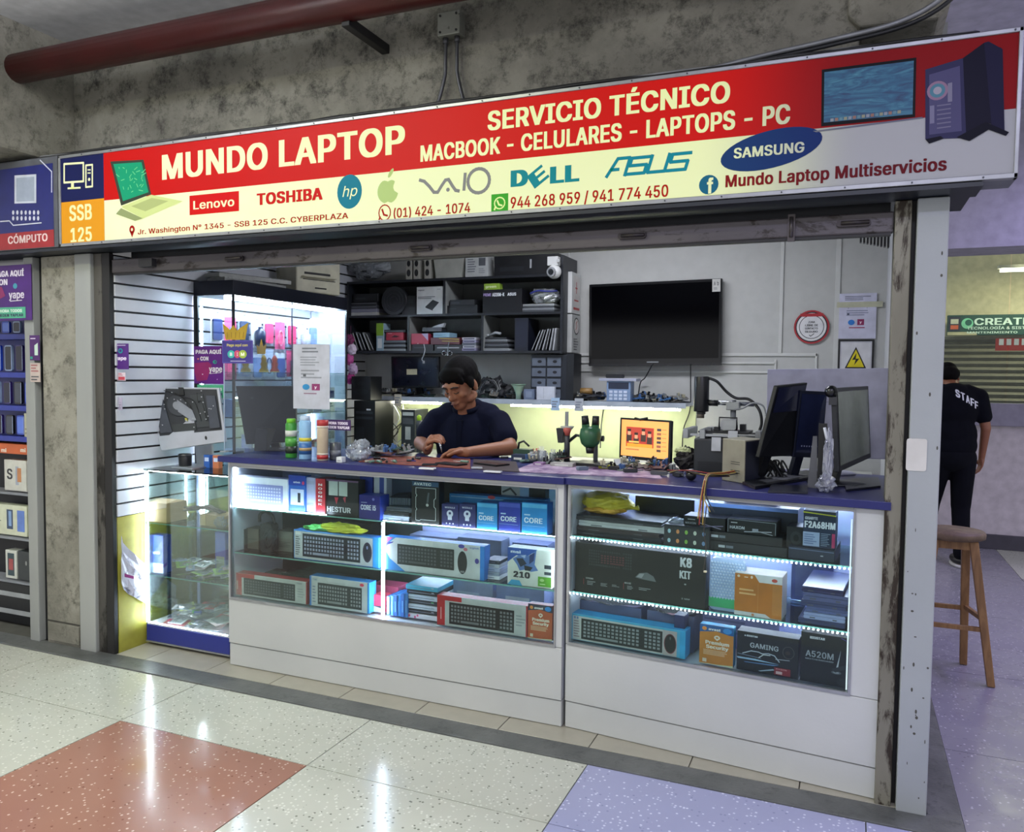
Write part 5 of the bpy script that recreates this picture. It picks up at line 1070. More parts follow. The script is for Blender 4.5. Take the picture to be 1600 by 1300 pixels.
NOTE = [('lines', .25, .86, .75, .96, 2, '70747c'), ('lines', .2, .66, .8, .82, 4, '8c9098'), ('lines', .22, .46, .8, .62, 3, '8c9098'), ('r', .28, .50, .36, .54, '54585e'), ('e', .36, .34, .10, .045, '2c88c0'), ('r', .52, .29, .74, .39, '8c3468'), ('t', 'y', .59, .32, .66, .04, 'f0e4f0', .03), ('lines', .3, .22, .75, .26, 1, '8c6c80')]
t = sheetthing('paper_notice', 'pale paper notice with two payment icons hung on the acrylic screen', 'notice', 458, 538, 515, 640, .39, 'b8bbc6', NOTE)
t = sheetthing('payment_strip', 'small purple strip sign on a clear stand on the left worktop', 'sign', 504, 655, 548, 673, .36, '3c2058', [('t', 'AHORA TODOS', .14, .55, .90, .24, 'e4dcec', .06), ('t', 'PUEDEN YAPEAR', .06, .14, .96, .24, 'e4dcec', .06), ('e', .03, .5, .04, .3, 'c84c5c')])
a, b = F0.at(505, 670, .365), F0.at(548, 720, .365)
MB(ACRYL).box(-(b[0] - a[0]) / 2, .003, CT - t.location.z, (b[0] - a[0]) / 2, .006, .0).obj('stand', t)

# ---- disassembled all-in-one computer on the glass showcase
tl, tr, br, bl = Q(225, 604, .44), Q(342, 606, .58), Q(353, 690, .56), Q(252, 704, .42)
t = thing('opened_computer', 'opened silver all-in-one computer with its black insides showing, on the glass showcase', 'computer', 0, 0, 0)
m = MB(SIL); slab4(m, tl, tr, br, bl, .02); m.obj('case', t, bev=.002)
def bil(u, v, off=0):
    p = (bl * (1 - u) + br * u) * (1 - v) + (tl * (1 - u) + tr * u) * v; n = (tr - tl).cross(bl - tl).normalized()
    if n.dot(CAMP - tl) < 0: n = -n
    return p + n * off
def bpoly(mb, pts, off, mat): return mb.add([bil(u, v, off) for u, v in pts], [tuple(range(len(pts)))], mat)
m = MB(); bpoly(m, [(.04, .22), (.97, .22), (.97, .97), (.04, .97)], .002, M('22252c', .5)); m.obj('inside', t)
def raised(nm, pts, h, mat):
    m = MB(mat); n = len(pts); m.add([bil(u, v, .002) for u, v in pts] + [bil(u, v, h) for u, v in pts], [tuple(range(n, 2 * n))] + [(i, (i + 1) % n, (i + 1) % n + n, i + n) for i in range(n)]); m.obj(nm, t)
circ = lambda cu, cv, r, asp=.75: [(cu + r * asp * math.cos(i * PI / 9), cv + r * math.sin(i * PI / 9)) for i in range(18)]
raised('fan', circ(.40, .68, .17, .8), .012, M('34373e', .4)); raised('fan_hub', circ(.40, .68, .07, .8), .015, M('8c9096', .3, .5)); raised('speaker', [(.07, .26), (.24, .26), (.22, .90), (.08, .92)], .010, M('3a3e4a', .5)); raised('speaker', [(.80, .26), (.95, .26), (.94, .85), (.82, .85)], .010, M('3a3e4a', .5))
raised('drive_bracket', [(.42, .78), (.60, .60), (.63, .42), (.56, .42), (.40, .58)], .016, M('8c9098', .3, .5)); raised('board', [(.62, .30), (.80, .30), (.78, .88), (.60, .86)], .008, M('2c3034', .5)); raised('board', [(.26, .26), (.60, .26), (.60, .38), (.26, .38)], .008, M('2a2e30', .5)); raised('bracket', [(.47, .86), (.53, .86), (.53, .99), (.47, .99)], .014, M('101114', .4)); raised('chip', [(.47, .42), (.50, .42), (.50, .47), (.47, .47)], .013, M('b8b048', .5))
rr = random.Random(6)
for k in range(3): MB(M('111214', .5)).tube(smooth_path([bil(.1 + .3 * k, .9, .006), bil(.3 + .2 * k, .93 - .1 * k, .012), bil(.55 + .1 * k, .75, .014), bil(.62 + .08 * k, .4, .012)]), .0018, n=5).obj('wire', t)
m = MB(M('a4a6ac', .4))
for k in range(26): 
    u, v = rr.uniform(.05, .95), rr.uniform(.24, .95); bpoly(m, [(u - .008, v - .008), (u + .008, v - .008), (u + .008, v + .008), (u - .008, v + .008)], .0165, M('a4a6ac', .4))
m.obj('screws', t, kind='stuff')
m = MB(); bpoly(m, [(.71 + .018 * math.cos(i * .4), .11 + .035 * math.sin(i * .4)) for i in range(16)], .0015, M('14161a', .4)); m.obj('emblem', t)
bc = bil(.55, 0); MB(SIL).hexa([(bc.x - .09, .40, .9715), (bc.x + .06, .40, .9715), (bc.x + .06, .60, .9715), (bc.x - .09, .60, .9715)], [(bc.x - .09, .40, .978), (bc.x + .06, .40, .978), (bc.x + .06, .60, .978), (bc.x - .09, .60, .978)]).obj('foot', t)
MB(SIL).hexa([(bc.x - .07, .565, .976), (bc.x + .05, .565, .976), (bc.x + .05, .578, .976), (bc.x - .07, .578, .976)], [(bc.x - .07, .545, 1.2), (bc.x + .05, .545, 1.2), (bc.x + .05, .56, 1.2), (bc.x - .07, .56, 1.2)]).obj('stand', t)
for k, (px, c, lb) in enumerate(((300, '17191c', 'black pot on the glass showcase under the opened computer'), (327, '2c60b4', 'blue box on the glass showcase under the opened computer'), (341, 'c87850', 'orange and blue packet on the glass showcase under the opened computer'))):
    b = thing(['cup', 'box', 'packet'][k] if k else 'pot', lb, ['pot', 'box', 'packet'][k], F0.at(px, 710, .52)[0], .50 if k else .47, .9715)
    if k == 0: MB(M(c, .3)).lathe([(.03, 0), (.034, .01), (.036, .07), (.03, .075)], n=16).obj('body', b); MB(M('2c2f34', .3)).lathe([(.037, .0), (.037, .008)], (0, 0, .06), n=16).obj('rim', b)
    else: MB(M(c, .4)).box(-.02, -.0, 0, .02, .03, .07).obj('body', b); ink([('r', .15, .5, .85, .8, 'c4d4f0')], .04, .07).obj('print', b)

# ---- things on the left worktop
def monitor_back(name, label, tl, tr, br, bl, parts=True, screen=None, bez='16181b', th=.022, standxy=None, group=None, zb=CT, fr_=.10):
    t = thing(name, label, 'monitor', 0, 0, 0, group=group)
    m = MB(M(bez, .4, spec=.25)); _, n = slab4(m, tl, tr, br, bl, th); m.obj('housing', t, bev=.003)
    c = (Vector(bl) + Vector(br)) / 2; up = (Vector(tl) - Vector(bl)).normalized(); rt = (Vector(br) - Vector(bl)).normalized()
    q = lambda u, v, o: (Vector(bl) * (1 - u) + Vector(br) * u) * (1 - v) + (Vector(tl) * (1 - u) + Vector(tr) * u) * v - n * o
    if screen: MB(screen).add([q(.04, .07, .0012), q(.96, .07, .0012), q(.96, .95, .0012), q(.04, .95, .0012)], [(0, 1, 2, 3)]).obj('screen', t)
    nn = Vector((n.x, n.y, 0)).normalized(); rh = Vector((rt.x, rt.y, 0)).normalized() * .025; top = c + up * .10 + n * (th + .004)
    b = Vector((c.x, c.y, zb)) + nn * (th + .05)
    MB(M(bez, .4)).hexa([b - rh + Vector((0, 0, .012)), b + rh + Vector((0, 0, .012)), b + rh + nn * .02 + Vector((0, 0, .012)), b - rh + nn * .02 + Vector((0, 0, .012))], [top - rh, top + rh, top + rh + nn * .02, top - rh + nn * .02]).obj('neck', t)
    m = MB(M(bez, .3)); m.lathe([(fr_, 0), (fr_, .006), (fr_ * .85, .012), (.001, .014)], (b.x, b.y, zb), sx=1.15, sy=.8, n=24); m.obj('foot', t)
    return t, q
t, q = monitor_back('monitor', 'black monitor seen from behind at the left end of the worktop', Q(368, 603, .52), Q(462, 603, .62), Q(462, 690, .60), Q(384, 694, .50), standxy=(F0.at(415, 700, .42)[0], .42))
m = MB(M('2c2f33', .4))
for a, b in ((.22, .78), (.72, .78)): m.add([q(a, b, .001), q(a + .06, b, .001), q(a + .06, b + .02, .001), q(a, b + .02, .001)], [(0, 1, 2, 3)])
m.obj('vent', t)
c_ = Vector((F0.at(410, 700, .42)[0], .42, CT)); MB(M('0f1113', .3)).hexa([c_ + Vector((-.045, -.01, .0135)), c_ + Vector((.03, -.01, .0135)), c_ + Vector((.03, .01, .0135)), c_ + Vector((-.045, .01, .0135))], [c_ + Vector((-.035, -.01, .13)), c_ + Vector((.04, -.01, .13)), c_ + Vector((.04, .06, .13)), c_ + Vector((-.035, .06, .13))]).obj('neck_cover', t)
def can(name, label, px, top, bot, y, r, bands, cat='can', capc=None):
    x, z1 = F0.at(px, top, y); h_ = z1 - CT
    t = thing(name, label, cat, x, y, CT)
    z = 0
    prof = [(r * .94, 0), (r, .004), (r, h_ * .86), (r * .8, h_ * .9)]
    MB(M(bands[0][2], .3)).lathe(prof, n=18).obj('body', t)
    for k, (a, b, c) in enumerate(bands[1:]): MB(M(c, .35)).lathe([(r + .0006 + k * .0002, h_ * a), (r + .0006 + k * .0002, h_ * b)], n=18).obj('label_band', t)
    if capc: MB(M(capc, .35)).lathe([(r * .8, h_ * .88), (r * .82, h_ * .98), (r * .7, h_)], n=16).obj('cap', t)
    return t
can('spray_can', 'green spray can on the left worktop', 455, 654, 718, .33, .028, [(0, 1, '3c8c34'), (.55, .70, 'c8ccc4'), (.12, .3, '2a3428'), (.32, .5, '58a848')], capc='6cb82c')
can('spray_can', 'pale blue and yellow spray can beside the green one', 477, 650, 720, .31, .030, [(0, 1, '88b4d8'), (.42, .5, 'd8cc40'), (.12, .38, '3c6ca8'), (.2, .27, 'b09868')], capc='b8cce0')
t = can('straw_cup', 'tan cup with red rims on the left worktop', 504, 655, 720, .30, .027, [(0, 1, 'b8a890'), (.84, .98, 'b03434'), (.04, .14, 'b03434'), (.80, .84, 'd8d0c0'), (.14, .18, 'd8d0c0')], cat='cup')
t = can('wire_jar', 'clear jar of wires next to the red rimmed cup', 524, 688, 718, .36, .028, [(0, 1, '50545c'), (.2, .5, '787c84')], cat='jar')
x = F0.at(556, 700, .36)[0]
t = thing('plastic_bag', 'clear plastic bag of small parts standing on the left worktop', 'bag', x, .38, CT)
MB(BAGM).blob((0, 0, .045), .06, .045, .046, amp=.3, seed=12, flat=-.045).obj('film', t); MB(M('b8c0cc', .5, var=.4)).blob((0, 0, .025), .045, .03, .025, amp=.3, seed=2, flat=-.0245).obj('contents', t); MB(BAGM).blob((.03, 0, .08), .03, .02, .025, amp=.4, seed=22).obj('film_corner', t)
t = thing('small_block', 'small white cube at the front edge of the left worktop', 'block', F0.at(532, 718, .27)[0], .27, CT); MB(M('d4d8da', .4)).box(-.016, -.012, 0, .016, .02, .026).obj('body', t, bev=.002); MB(M('9ca0a4', .4)).box(-.01, -.0125, .006, .01, -.0118, .012).obj('slot', t)

# mats and papers on the worktop
def flat(name, label, cat, pts, th, mat, z=CT):
    t = thing(name, label, cat, 0, 0, z); ps = [Vector(F0.at_z(a, b, z)) for a, b in pts]; n = len(ps)
    MB(mat).add([(p.x, p.y, 0) for p in ps] + [(p.x, p.y, th) for p in ps], [tuple(reversed(range(n))), tuple(range(n, 2 * n))] + [(i, (i + 1) % n, (i + 1) % n + n, i + n) for i in range(n)]).obj('sheet', t); return t
m_, nt, b_ = newmat('rust_mat'); nt.links.new(ramp(nt, noise(nt, coords(nt), 18, 5), [(.35, H('5a281c')), (.65, H('8a4432'))]), b_.inputs['Base Color']); b_.inputs['Roughness'].default_value = .6
flat('work_mat', 'rust red work mat in front of the mechanic', 'mat', [(560, 722), (655, 728), (735, 733), (735, 718), (600, 712)], .003, m_)
flat('work_mat', 'dark brown work mat beside the rust red one', 'mat', [(738, 733), (812, 738), (806, 722), (740, 718)], .003, M('3c3234', .5))
m_, nt, b_ = newmat('purple_sheet'); nt.links.new(ramp(nt, noise(nt, coords(nt), 12, 5, .6, .8), [(.38, H('6a4a78')), (.6, H('b8a4b8'))]), b_.inputs['Base Color'])
flat('printed_mat', 'purple and white printed mat on the worktop', 'mat', [(800, 737), (1035, 748), (1020, 733), (830, 725)], .002, m_)
for k, (px, py, w_, d_, c, rz, cat, nm, lb) in enumerate((
    (672, 727, .07, .035, '191b1f', .3, 'phone', 'phone', 'black phone on the rust red mat'), (705, 726, .07, .14, '1b1e24', 1.3, 'phone', 'phone', 'dark phone under the mechanic\'s hands'), (768, 726, .09, .15, '15171b', 1.2, 'tablet', 'tablet', 'black tablet on the brown mat'),
    (668, 733, .07, .03, 'd8dada', .1, 'paper', 'paper_slip', 'white slip at the worktop edge before the rust mat'), (770, 738, .08, .022, 'd0d4d8', .05, 'paper', 'paper_slip', 'pale slip at the worktop edge before the brown mat'), (745, 732, .05, .02, 'b8bcc0', .5, 'tool', 'tool', 'small metal tool on the edge of the brown mat'))):
    x, y = F0.at_z(px, py, CT + .003); t = thing(nm, lb, cat, x, y, CT + .0035, rz); MB(M(c, .25)).rbox(-w_ / 2, -d_ / 2, 0, w_ / 2, d_ / 2, .007, .002).obj('body', t); 
    MB(M('2c3038' if k < 3 else 'b4b8bc', .2)).box(-w_ / 2 + .004, -d_ / 2 + .004, .007, w_ / 2 - .004, d_ / 2 - .004, .0076).obj('face', t)
rr = random.Random(31)
for k in range(26):
    px = rr.choice([rr.uniform(575, 655), rr.uniform(575, 655), rr.uniform(680, 800), rr.uniform(815, 900)]); x, y = F0.at_z(px, 718 + rr.uniform(-2, 5), CT + .003); y = min(y, .84)
    t = thing('small_part', 'small loose part or tool scattered on the worktop by the mechanic', 'tool', x, y, CT + .0035, rr.uniform(0, 3), group='loose parts around the mechanic')
    L = rr.uniform(.03, .09); c = rr.choice(['8c9090', '2c2f33', 'b8bab8', '1c3c9c', '9c4438']); TINTS.setdefault('loose parts around the mechanic', []).append((t, c))
    MB(M(c, .35, .3)).cyl((-L / 2, 0, .004), (L / 2, 0, .004), .0035, .0015, n=6).obj('shaft', t); MB(M(rr.choice(['1c1e22', '6c8c7c', 'a8a494', '3c3f44']), .4)).cyl((-L / 2, 0, .006), (0, 0, .006), .006, n=7).obj('grip', t)

relabel('loose parts around the mechanic', 'loose tool', 'worktop by the mechanic')
# ---- tall black speakers, server and cabinets behind the left counter
C('speaker', 'tall black loudspeaker box beside the acrylic screen', 549, 579, 588, 1.95, 1.31, .15, '141619', [('e', .5, .35, .36, .14, '1d2024'), ('e', .5, .7, .2, .09, '1d2024')], cat='speaker')
C('computer_tower', 'black computer tower on the back bench below the loudspeaker', 553, 586, 632, 1.95, .93, .25, '0e1012', [('r', .1, .75, .9, .8, '2c3036'), ('r', .1, .65, .9, .7, '2c3036'), ('r', .1, .1, .5, .5, '1c1f23'), ('r', .6, .82, .8, .85, 'd0d4d8')], z1=1.305, cat='computer')
# back bench
t = thing('back_bench', 'long white bench along the back wall, mostly behind the counter', 'bench', 0, 0, 0)
MB(M('b8bab4', .5)).box(-3.2, 1.85, .90, .15, 2.48, .93).obj('top', t)
for x in (-3.15, -1.6, .08): MB(M('8c8e88', .5)).box(x, 1.9, .008, x + .04, 1.94, .9).obj('leg', t)
wp = structure('wall_back_glow', MB(M('c8d0a8', .6, var=.04)).box(-3.22, 2.488, .93, -.93, 2.4995, 1.30), label='back wall below the light shelf, pale green tube light put into its colour')  # sheet over the wall, light of the shelf tubes painted as pale green
# light shelf
x0, z0 = F0.at(588, 622, 2.2); x1, z1 = F0.at(1072, 628, 2.2)
t = thing('light_shelf', 'white wall shelf with fluorescent tubes beneath it', 'shelf', 0, 0, 0)
MB(M('b0b8c4', .4)).box(x0, 2.2, 1.312, x1, 2.488, 1.330).obj('board', t, bev=.002)
MB(M('a8b0bc', .4)).box(x0, 2.195, 1.300, x1, 2.1995, 1.334).obj('lip', t)
for a, b in ((594, 690), (796, 866), (870, 1065)):
    xa, xb_ = F0.at(a, 630, 2.22)[0], F0.at(b, 630, 2.22)[0]
    s = MB(M('dfe2da', .4)).box(xa, 2.215, 1.298, xb_, 2.26, 1.311).obj('lamp_body', t); MB(M('fffde4', .4, emit=34)).box(xa + .01, 2.218, 1.283, xb_ - .01, 2.24, 1.297).obj('lamp_tube', s)
for px in (622, 733, 868, 905):
    x = F0.at(px, 625, 2.19)[0]; b = thing('hanging_tag', {622: 'beige', 733: 'lilac', 868: 'pale blue', 905: 'grey'}[px] + ' paper tag hanging from the edge of the light shelf', 'tag', x, 2.187, 1.265)
    MB(M({622: 'c8c0b0', 733: 'b4a8c8', 868: 'a8c0dc', 905: 'b0b4bc'}[px], .5)).box(-.03, 0, 0, .03, .002, .085).obj('sheet', b); ink([('lines', .1, .2, .9, .8, 3, '7c8090')], .06, .085).obj('print', b)
SH = 1.3345
# bench monitor and drawers and others on the shelf
t, q = monitor_back('monitor', 'dark switched off monitor with a yellow note, on the light shelf', Q(611, 557, 2.30), Q(686, 557, 2.30), Q(686, 606, 2.30), Q(612, 606, 2.30), screen=M('1a1d2a', .08), standxy=(Q(650, 600, 2.40).x, 2.40), zb=SH)
n = MB(M('c8c0a0', .5)); n.add([q(.33, .42, .003), q(.55, .42, .003), q(.55, .60, .003), q(.33, .60, .003)], [(0, 1, 2, 3)]); n.obj('sticky_note', t)
x0, z0 = F0.at(829, 612, 2.24); x1, z1 = F0.at(886, 554, 2.24)
t = thing('drawer_cabinet', 'small dark drawer organiser on the right of the light shelf', 'drawer organiser', (x0 + x1) / 2, 2.24, SH); w_ = x1 - x0; h_ = z1 - SH
MB(M('23272f', .4)).box(-w_ / 2, 0, 0, w_ / 2, .16, h_).obj('body', t, bev=.003)
for r in range(4):
    for c in range(2):
        a = -w_ / 2 + .01 + c * (w_ / 2 - .02); b = h_ * (.04 + r * .235)
        d = MB(M('5c6472', .3)).box(a, -.008, b, a + w_ / 2 - .03, -.0005, b + h_ * .19).obj('drawer', t, bev=.002, seg=1); MB(M('1c1e24', .4)).ell(a + w_ * .22, b + h_ * .10, .016, .010, -.0088, n=12).obj('knob', d)
MB(M('1c1f24', .4)).box(w_ / 2 + .0005, -.004, 0, w_ / 2 + .05, .16, h_ * 1.02).obj('side_bin', t)
C('tissue_box', 'white box on the light shelf before the drawer organiser', 838, 866, 604, 2.2, SH, .03, 'c8ccd8', [('l', [(.4, .1), (.4, .9)], .03, 'a8acb8')])
C('label_roll_box', 'slate box left of the white box on the light shelf', 818, 834, 608, 2.2, SH, .04, '6c7890', [('r', .2, .2, .8, .8, '8490a8')])
# bench supply and tray
x0, z0 = F0.at(948, 625, 2.21); x1, z1 = F0.at(986, 596, 2.21)
t = thing('bench_meter', 'blue bench meter with a keypad on the light shelf', 'meter', (x0 + x1) / 2, 2.2, SH); w_ = x1 - x0; h_ = z1 - SH
MB(M('7c94b8', .4)).box(-w_ / 2, 0, 0, w_ / 2, .1, h_).obj('body', t, bev=.004); ink([('r', .08, .62, .92, .94, '2c3448')] + [('r', .12 + .2 * i, .08 + .17 * j, .26 + .2 * i, .20 + .17 * j, 'c8d4e8') for i in range(4) for j in range(3)], w_, h_).obj('keypad', t)
t = thing('paper_tray', 'pale lilac tray resting on top of the blue bench meter', 'tray', (x0 + x1) / 2, 2.19, SH + h_ + .001)
MB(M('a4a8bc', .4)).box(-.13, 0, 0, .12, .12, .018).obj('tray', t, bev=.002); MB(BLK2).rbox(-.09, .02, .019, .02, .08, .045, .008).obj('handset', t)
rr = random.Random(12)
def pile(px0, px1, n, y0, y1, lab, grp, nm='circuit_board', cols=('23282b', '2c3c34', '54504a', '1c1f24', '6c6860', '34383e'), z=SH, cat='circuit board', ws=(.06, .14)):
    for k in range(n):
        px = rr.uniform(px0, px1); y = rr.uniform(y0, y1); x = F0.at(px, 615, y)[0]; w_ = rr.uniform(*ws); d_ = rr.uniform(.03, .08)
        t = thing(nm, lab, cat, x, y, z + (k % 6) * .0075, rr.uniform(-.7, .7), group=grp); t.rotation_euler[0] = rr.uniform(-.05, .35); t.rotation_euler[1] = rr.uniform(-.2, .2)
        TINTS.setdefault(grp, []).append((t, cols[k % len(cols)]))
        MB(M(cols[k % len(cols)], .45)).box(-w_ / 2, -d_ / 2, 0, w_ / 2, d_ / 2, .004).obj('board', t)
        m = MB(M(['8c9090', '1a1c1e', 'b8b49c', '4c6c9c'][k % 4], .4))
        for j in range(4): a, b = rr.uniform(-.35, .25) * w_, rr.uniform(-.35, .2) * d_; m.box(a, b, .004, a + w_ * .12, b + d_ * .2, .004 + rr.uniform(.004, .028))
        m.obj('components', t, kind='stuff')
pile(596, 700, 22, 2.23, 2.42, 'loose circuit board or adapter in the litter left on the light shelf', 'boards at the left end of the light shelf')
pile(752, 826, 22, 2.23, 2.42, 'loose circuit board in the heap behind the mechanic on the light shelf', 'boards behind the mechanic', ws=(.05, .12))
pile(896, 945, 16, 2.23, 2.42, 'loose circuit board in the heap left of the blue bench meter', 'boards left of the bench meter')
pile(990, 1066, 26, 2.23, 2.42, 'loose circuit board in the heap at the right end of the light shelf', 'boards at the right end of the light shelf', cols=('2c3034', '4c4a44', '1c1f22', '2c5c90', '6c6a64', '3c4044'))
for g_, w_ in (('boards at the left end of the light shelf', 'left end of light shelf'), ('boards behind the mechanic', 'heap behind the mechanic'), ('boards left of the bench meter', 'left of bench meter'), ('boards at the right end of the light shelf', 'right end of light shelf')): relabel(g_, 'circuit board', w_)
t = thing('board_heap', 'dark cone of tangled cables and boards behind the mechanic\'s shoulder', 'cables', Q(768, 600, 2.36).x, 2.36, SH)
m = MB(M('24262a', .5)); m.blob((0, 0, .05), .12, .07, .09, amp=.5, seed=4, flat=-.049); m.obj('heap', t)
for k in range(6): MB(M(['1a1b1e', '5c5f64', '8c8e8c'][k % 3], .5)).tube(smooth_path([(-.12 + .04 * k, -.06, .0), (-.08 + .03 * k, -.05, .09), (.0 + .02 * k, -.06, .13), (.08, -.05, .05 + .01 * k), (.13, -.05, 0)]), .003, n=5).obj('cable', t)
t = thing('green_cup', 'pale green funnel shaped cup on the light shelf', 'cup', Q(808, 610, 2.21).x, 2.235, SH); MB(M('a8c4ac', .4)).lathe([(.018, 0), (.02, .04), (.035, .08), (.05, .10)], n=16).obj('body', t); MB(M('8cac94', .4)).lathe([(.051, .0), (.053, .006)], (0, 0, .098), n=16).obj('rim', t)
t = thing('yellow_roll', 'amber tape roll on the boards at the left of the bench meter', 'tape', Q(918, 600, 2.3).x, 2.28, SH + .062); MB(M('8c6c3c', .4)).cyl((-.04, 0, .0), (.04, 0, .0), .022, n=16).obj('roll', t); MB(M('b89c6c', .4)).cyl((-.041, 0, 0), (.041, 0, 0), .012, n=12).obj('core', t)

# ---- black shelf unit
yS = 2.2; xL, xR_ = -3.475, -1.795
zA = 1.668; zB = F0.at(700, 490, yS)[1]; zC = F0.at(700, 434, yS)[1]
t = thing('shelf_unit', 'black wall shelf unit crammed with boxes above the mechanic', 'shelf unit', 0, 0, 0)
SB = M('1f2228', .4)
for z in (zA, zB, zC): MB(SB).box(xL, yS, z - .018, xR_, 2.49, z).obj('shelf', t, bev=.001, seg=1)
MB(SB).box(xR_, yS, zA - .02, xR_ + .018, 2.49, zC + .12).obj('side_panel', t); MB(SB).box(xL - .018, yS, zA - .02, xL, 2.49, zC).obj('side_panel', t)
IN_ = M('8c908e', .5); 
for px, za, zb in ((694, zB, zC), (638, zA, zB), (754, zA, zB)):
    x = F0.at(px, 460, yS)[0]; MB(SB).box(x - .008, yS, za, x + .008, 2.48, zb - .018).obj('divider', t); MB(IN_).box(x + .008, yS + .005, za, x + .010, 2.48, zb - .018).obj('lining', t)
MB(M('5c605e', .6)).box(xL, 2.482, zA, xR_, 2.488, zC + .01).obj('back_panel', t)
S_ = lambda *a, **k: C(*a, cat=k.pop('cat', 'box'), **k)
S_('enclosure_box', 'white box picturing a black drive enclosure, on the upper shelf', 651, 692, 448, yS + .01, zB, .1, 'c4c8c8', [('t', 'noganet', .05, .86, .3, .05, '50545a'), ('lines', .78, .88, .95, .92, 1, '70747a'), ('lines', .05, .55, .85, .66, 2, '54585e'), ('p', [(.34, .28), (.62, .52), (.86, .42), (.62, .16)], '23262a'), ('p', [(.34, .28), (.34, .24), (.62, .12), (.62, .16)], '14161a')])
S_('motherboard_box', 'black box with white lettering and a purple corner, upper shelf right cell', 754, 815, 452, yS + .01, zB, .14, '121318', [('t', 'PRIME', .02, .72, .22, .12, 'a090c0', .04), ('t', 'A320M-K', .25, .71, .56, .14, 'dce0e4', .05), ('t', 'ASUS', .64, .72, .86, .12, 'dce0e4', .05)])
S_('green_box', 'small green box on the black lettered box of the upper shelf', 756, 780, 443, yS + .03, F0.at(780, 452, yS)[1] + .001, .06, '8cac3c', [('t', 'green', .1, .35, .8, .35, 'dce8b8', .04)])
C('dark_box', 'low black carton left of the lettered box, upper shelf', 700, 750, 0, yS + .03, zB, .2, '1a1c20', [('lines', .1, .5, .5, .7, 1, '3c4046')], z1=zB + .06)
C('dark_box', 'thin black device lying on the low black carton, upper shelf', 706, 745, 0, yS + .04, zB + .061, .15, '2a2c30', [('r', .05, .3, .4, .6, '44484e')], z1=zB + .10)
for k in range(4):
    C('cd_case', ['lowest', 'second', 'third', 'topmost'][k] + ' flat case of the pile under the bagged papers, upper shelf', 818, 872, 0, yS + .02 + k * .004, zB + k * .014, .18, ['3c4044', '888c90', '2c3034', 'a0a4a4'][k], [('r', .02, .4, .98, .6, '5c6066')], z1=zB + k * .014 + .0135, cat='case')
t = thing('plastic_bag', 'clear plastic bag of papers with a blue band, upper shelf right end', 'bag', F0.at(845, 465, yS)[0], yS + .10, zB + .057)
MB(BAGM).blob((0, 0, .055), .11, .08, .055, amp=.25, seed=31, flat=-.0545).obj('film', t); MB(M('a8aa98', .5, var=.3)).blob((0, 0, .04), .09, .06, .038, amp=.25, seed=33, flat=-.037).obj('papers', t); MB(M('2c3484', .4)).tube(smooth_path([(-.09, -.07, .07), (-.03, -.085, .085), (.05, -.08, .08), (.1, -.05, .085)]), .006).obj('band', t)
t = thing('round_fan', 'round black fan leaning on the upper shelf', 'fan', F0.at(612, 465, yS)[0], yS + .03, zB)
MB(BLK2).cyl((0, 0, .105), (0, .04, .105), .105, n=32).obj('frame', t); m = MB(M('3a3d42', .4))
for r in (.03, .055, .08): m.tube([(r * math.cos(a), -.003, .105 + r * math.sin(a)) for a in [i * PI / 12 for i in range(25)]], .002, n=4)
m.obj('grille', t)
for k in range(4):
    C('paper_stack', ['white ream, lowest of the pile', 'grey folder, second of the pile', 'black folder, third of the pile', 'dark folder topmost of the pile'][k] + ' at the left of the upper shelf', 549, 590, 0, yS + .03, zB + k * .026, .2, ['b4b4ac', '7c7c8c', '3c3e44', '1c1e22'][k], [('r', .02, .45, .98, .55, '8c8e94')], z1=zB + k * .026 + .025, cat='folder')
C('dark_box', 'black carton on the folders at the left of the upper shelf', 552, 592, 0, yS + .04, zB + .105, .18, '141619', [('r', .1, .3, .5, .5, '2c2e33')], z1=zB + .165)
C('dark_box', 'black carton beside the drive enclosure box, upper shelf', 628, 650, 462, yS + .04, zB, .18, '111316', [('r', .2, .6, .8, .8, '24272b')])
# lower shelf of the unit
for k in range(6):
    a = 551 + k * 6
    t = thing('slanted_folder', 'folder leaning in the lower left cell, ' + ['first from the left', 'second from the left', 'third from the left', 'fourth from the left', 'fifth from the left', 'sixth from the left'][k], 'folder', F0.at(a, 540, yS)[0], yS + .02, zA, 0)
    t.rotation_euler = (0, -.32 - .03 * k, 0); MB(M(['b4b8b8', '2a2c30', '6c7076', '1c1e22', '8c9090', '3a3c40'][k], .4)).box(0, 0, .003, .009, .18, .15).obj('cover', t); MB(M('d0d4d4', .5)).box(.002, -.0006, .01, .007, -.0001, .14).obj('spine', t)
C('green_box', 'narrow green and white upright box in the lower left cell', 588, 599, 505, yS + .01, zA, .1, '9cb8c8', [('r', 0, .55, 1, 1, '84b030'), ('r', .2, .1, .8, .45, 'e0e8ec')])
for k in range(5):
    C('drive_box', ['white', 'dark', 'silver', 'black', 'pale'][k] + ' flat box, ' + ['lowest', 'second', 'third', 'fourth', 'topmost'][k] + ' under the red box in the lower left cell', 600, 636, 0, yS + .015, zA + k * .0155, .16, ['b4bcc0', '1a1c20', 'a0a8b0', '24262b', '8c949c'][k], [('r', .05, .3, .95, .6, '4c5058' if k % 2 == 0 else '34383e')], z1=zA + k * .0155 + .0145)
C('hard_drive_box', 'crimson box picturing a black device, lower left cell', 605, 632, 0, yS + .012, zA + .078, .12, 'b83c50', [('p', [(.3, .4), (.6, .35), (.8, .5), (.5, .65)], '3a1820'), ('lines', .1, .8, .5, .95, 1, 'e0b0b8')], z1=zA + .135)
C('dark_box', 'thin black tray on the crimson box, lower left cell', 600, 636, 0, yS + .02, zA + .1355, .15, '2c2f34', [('r', .05, .4, .9, .6, '8c9094')], z1=zA + .155)
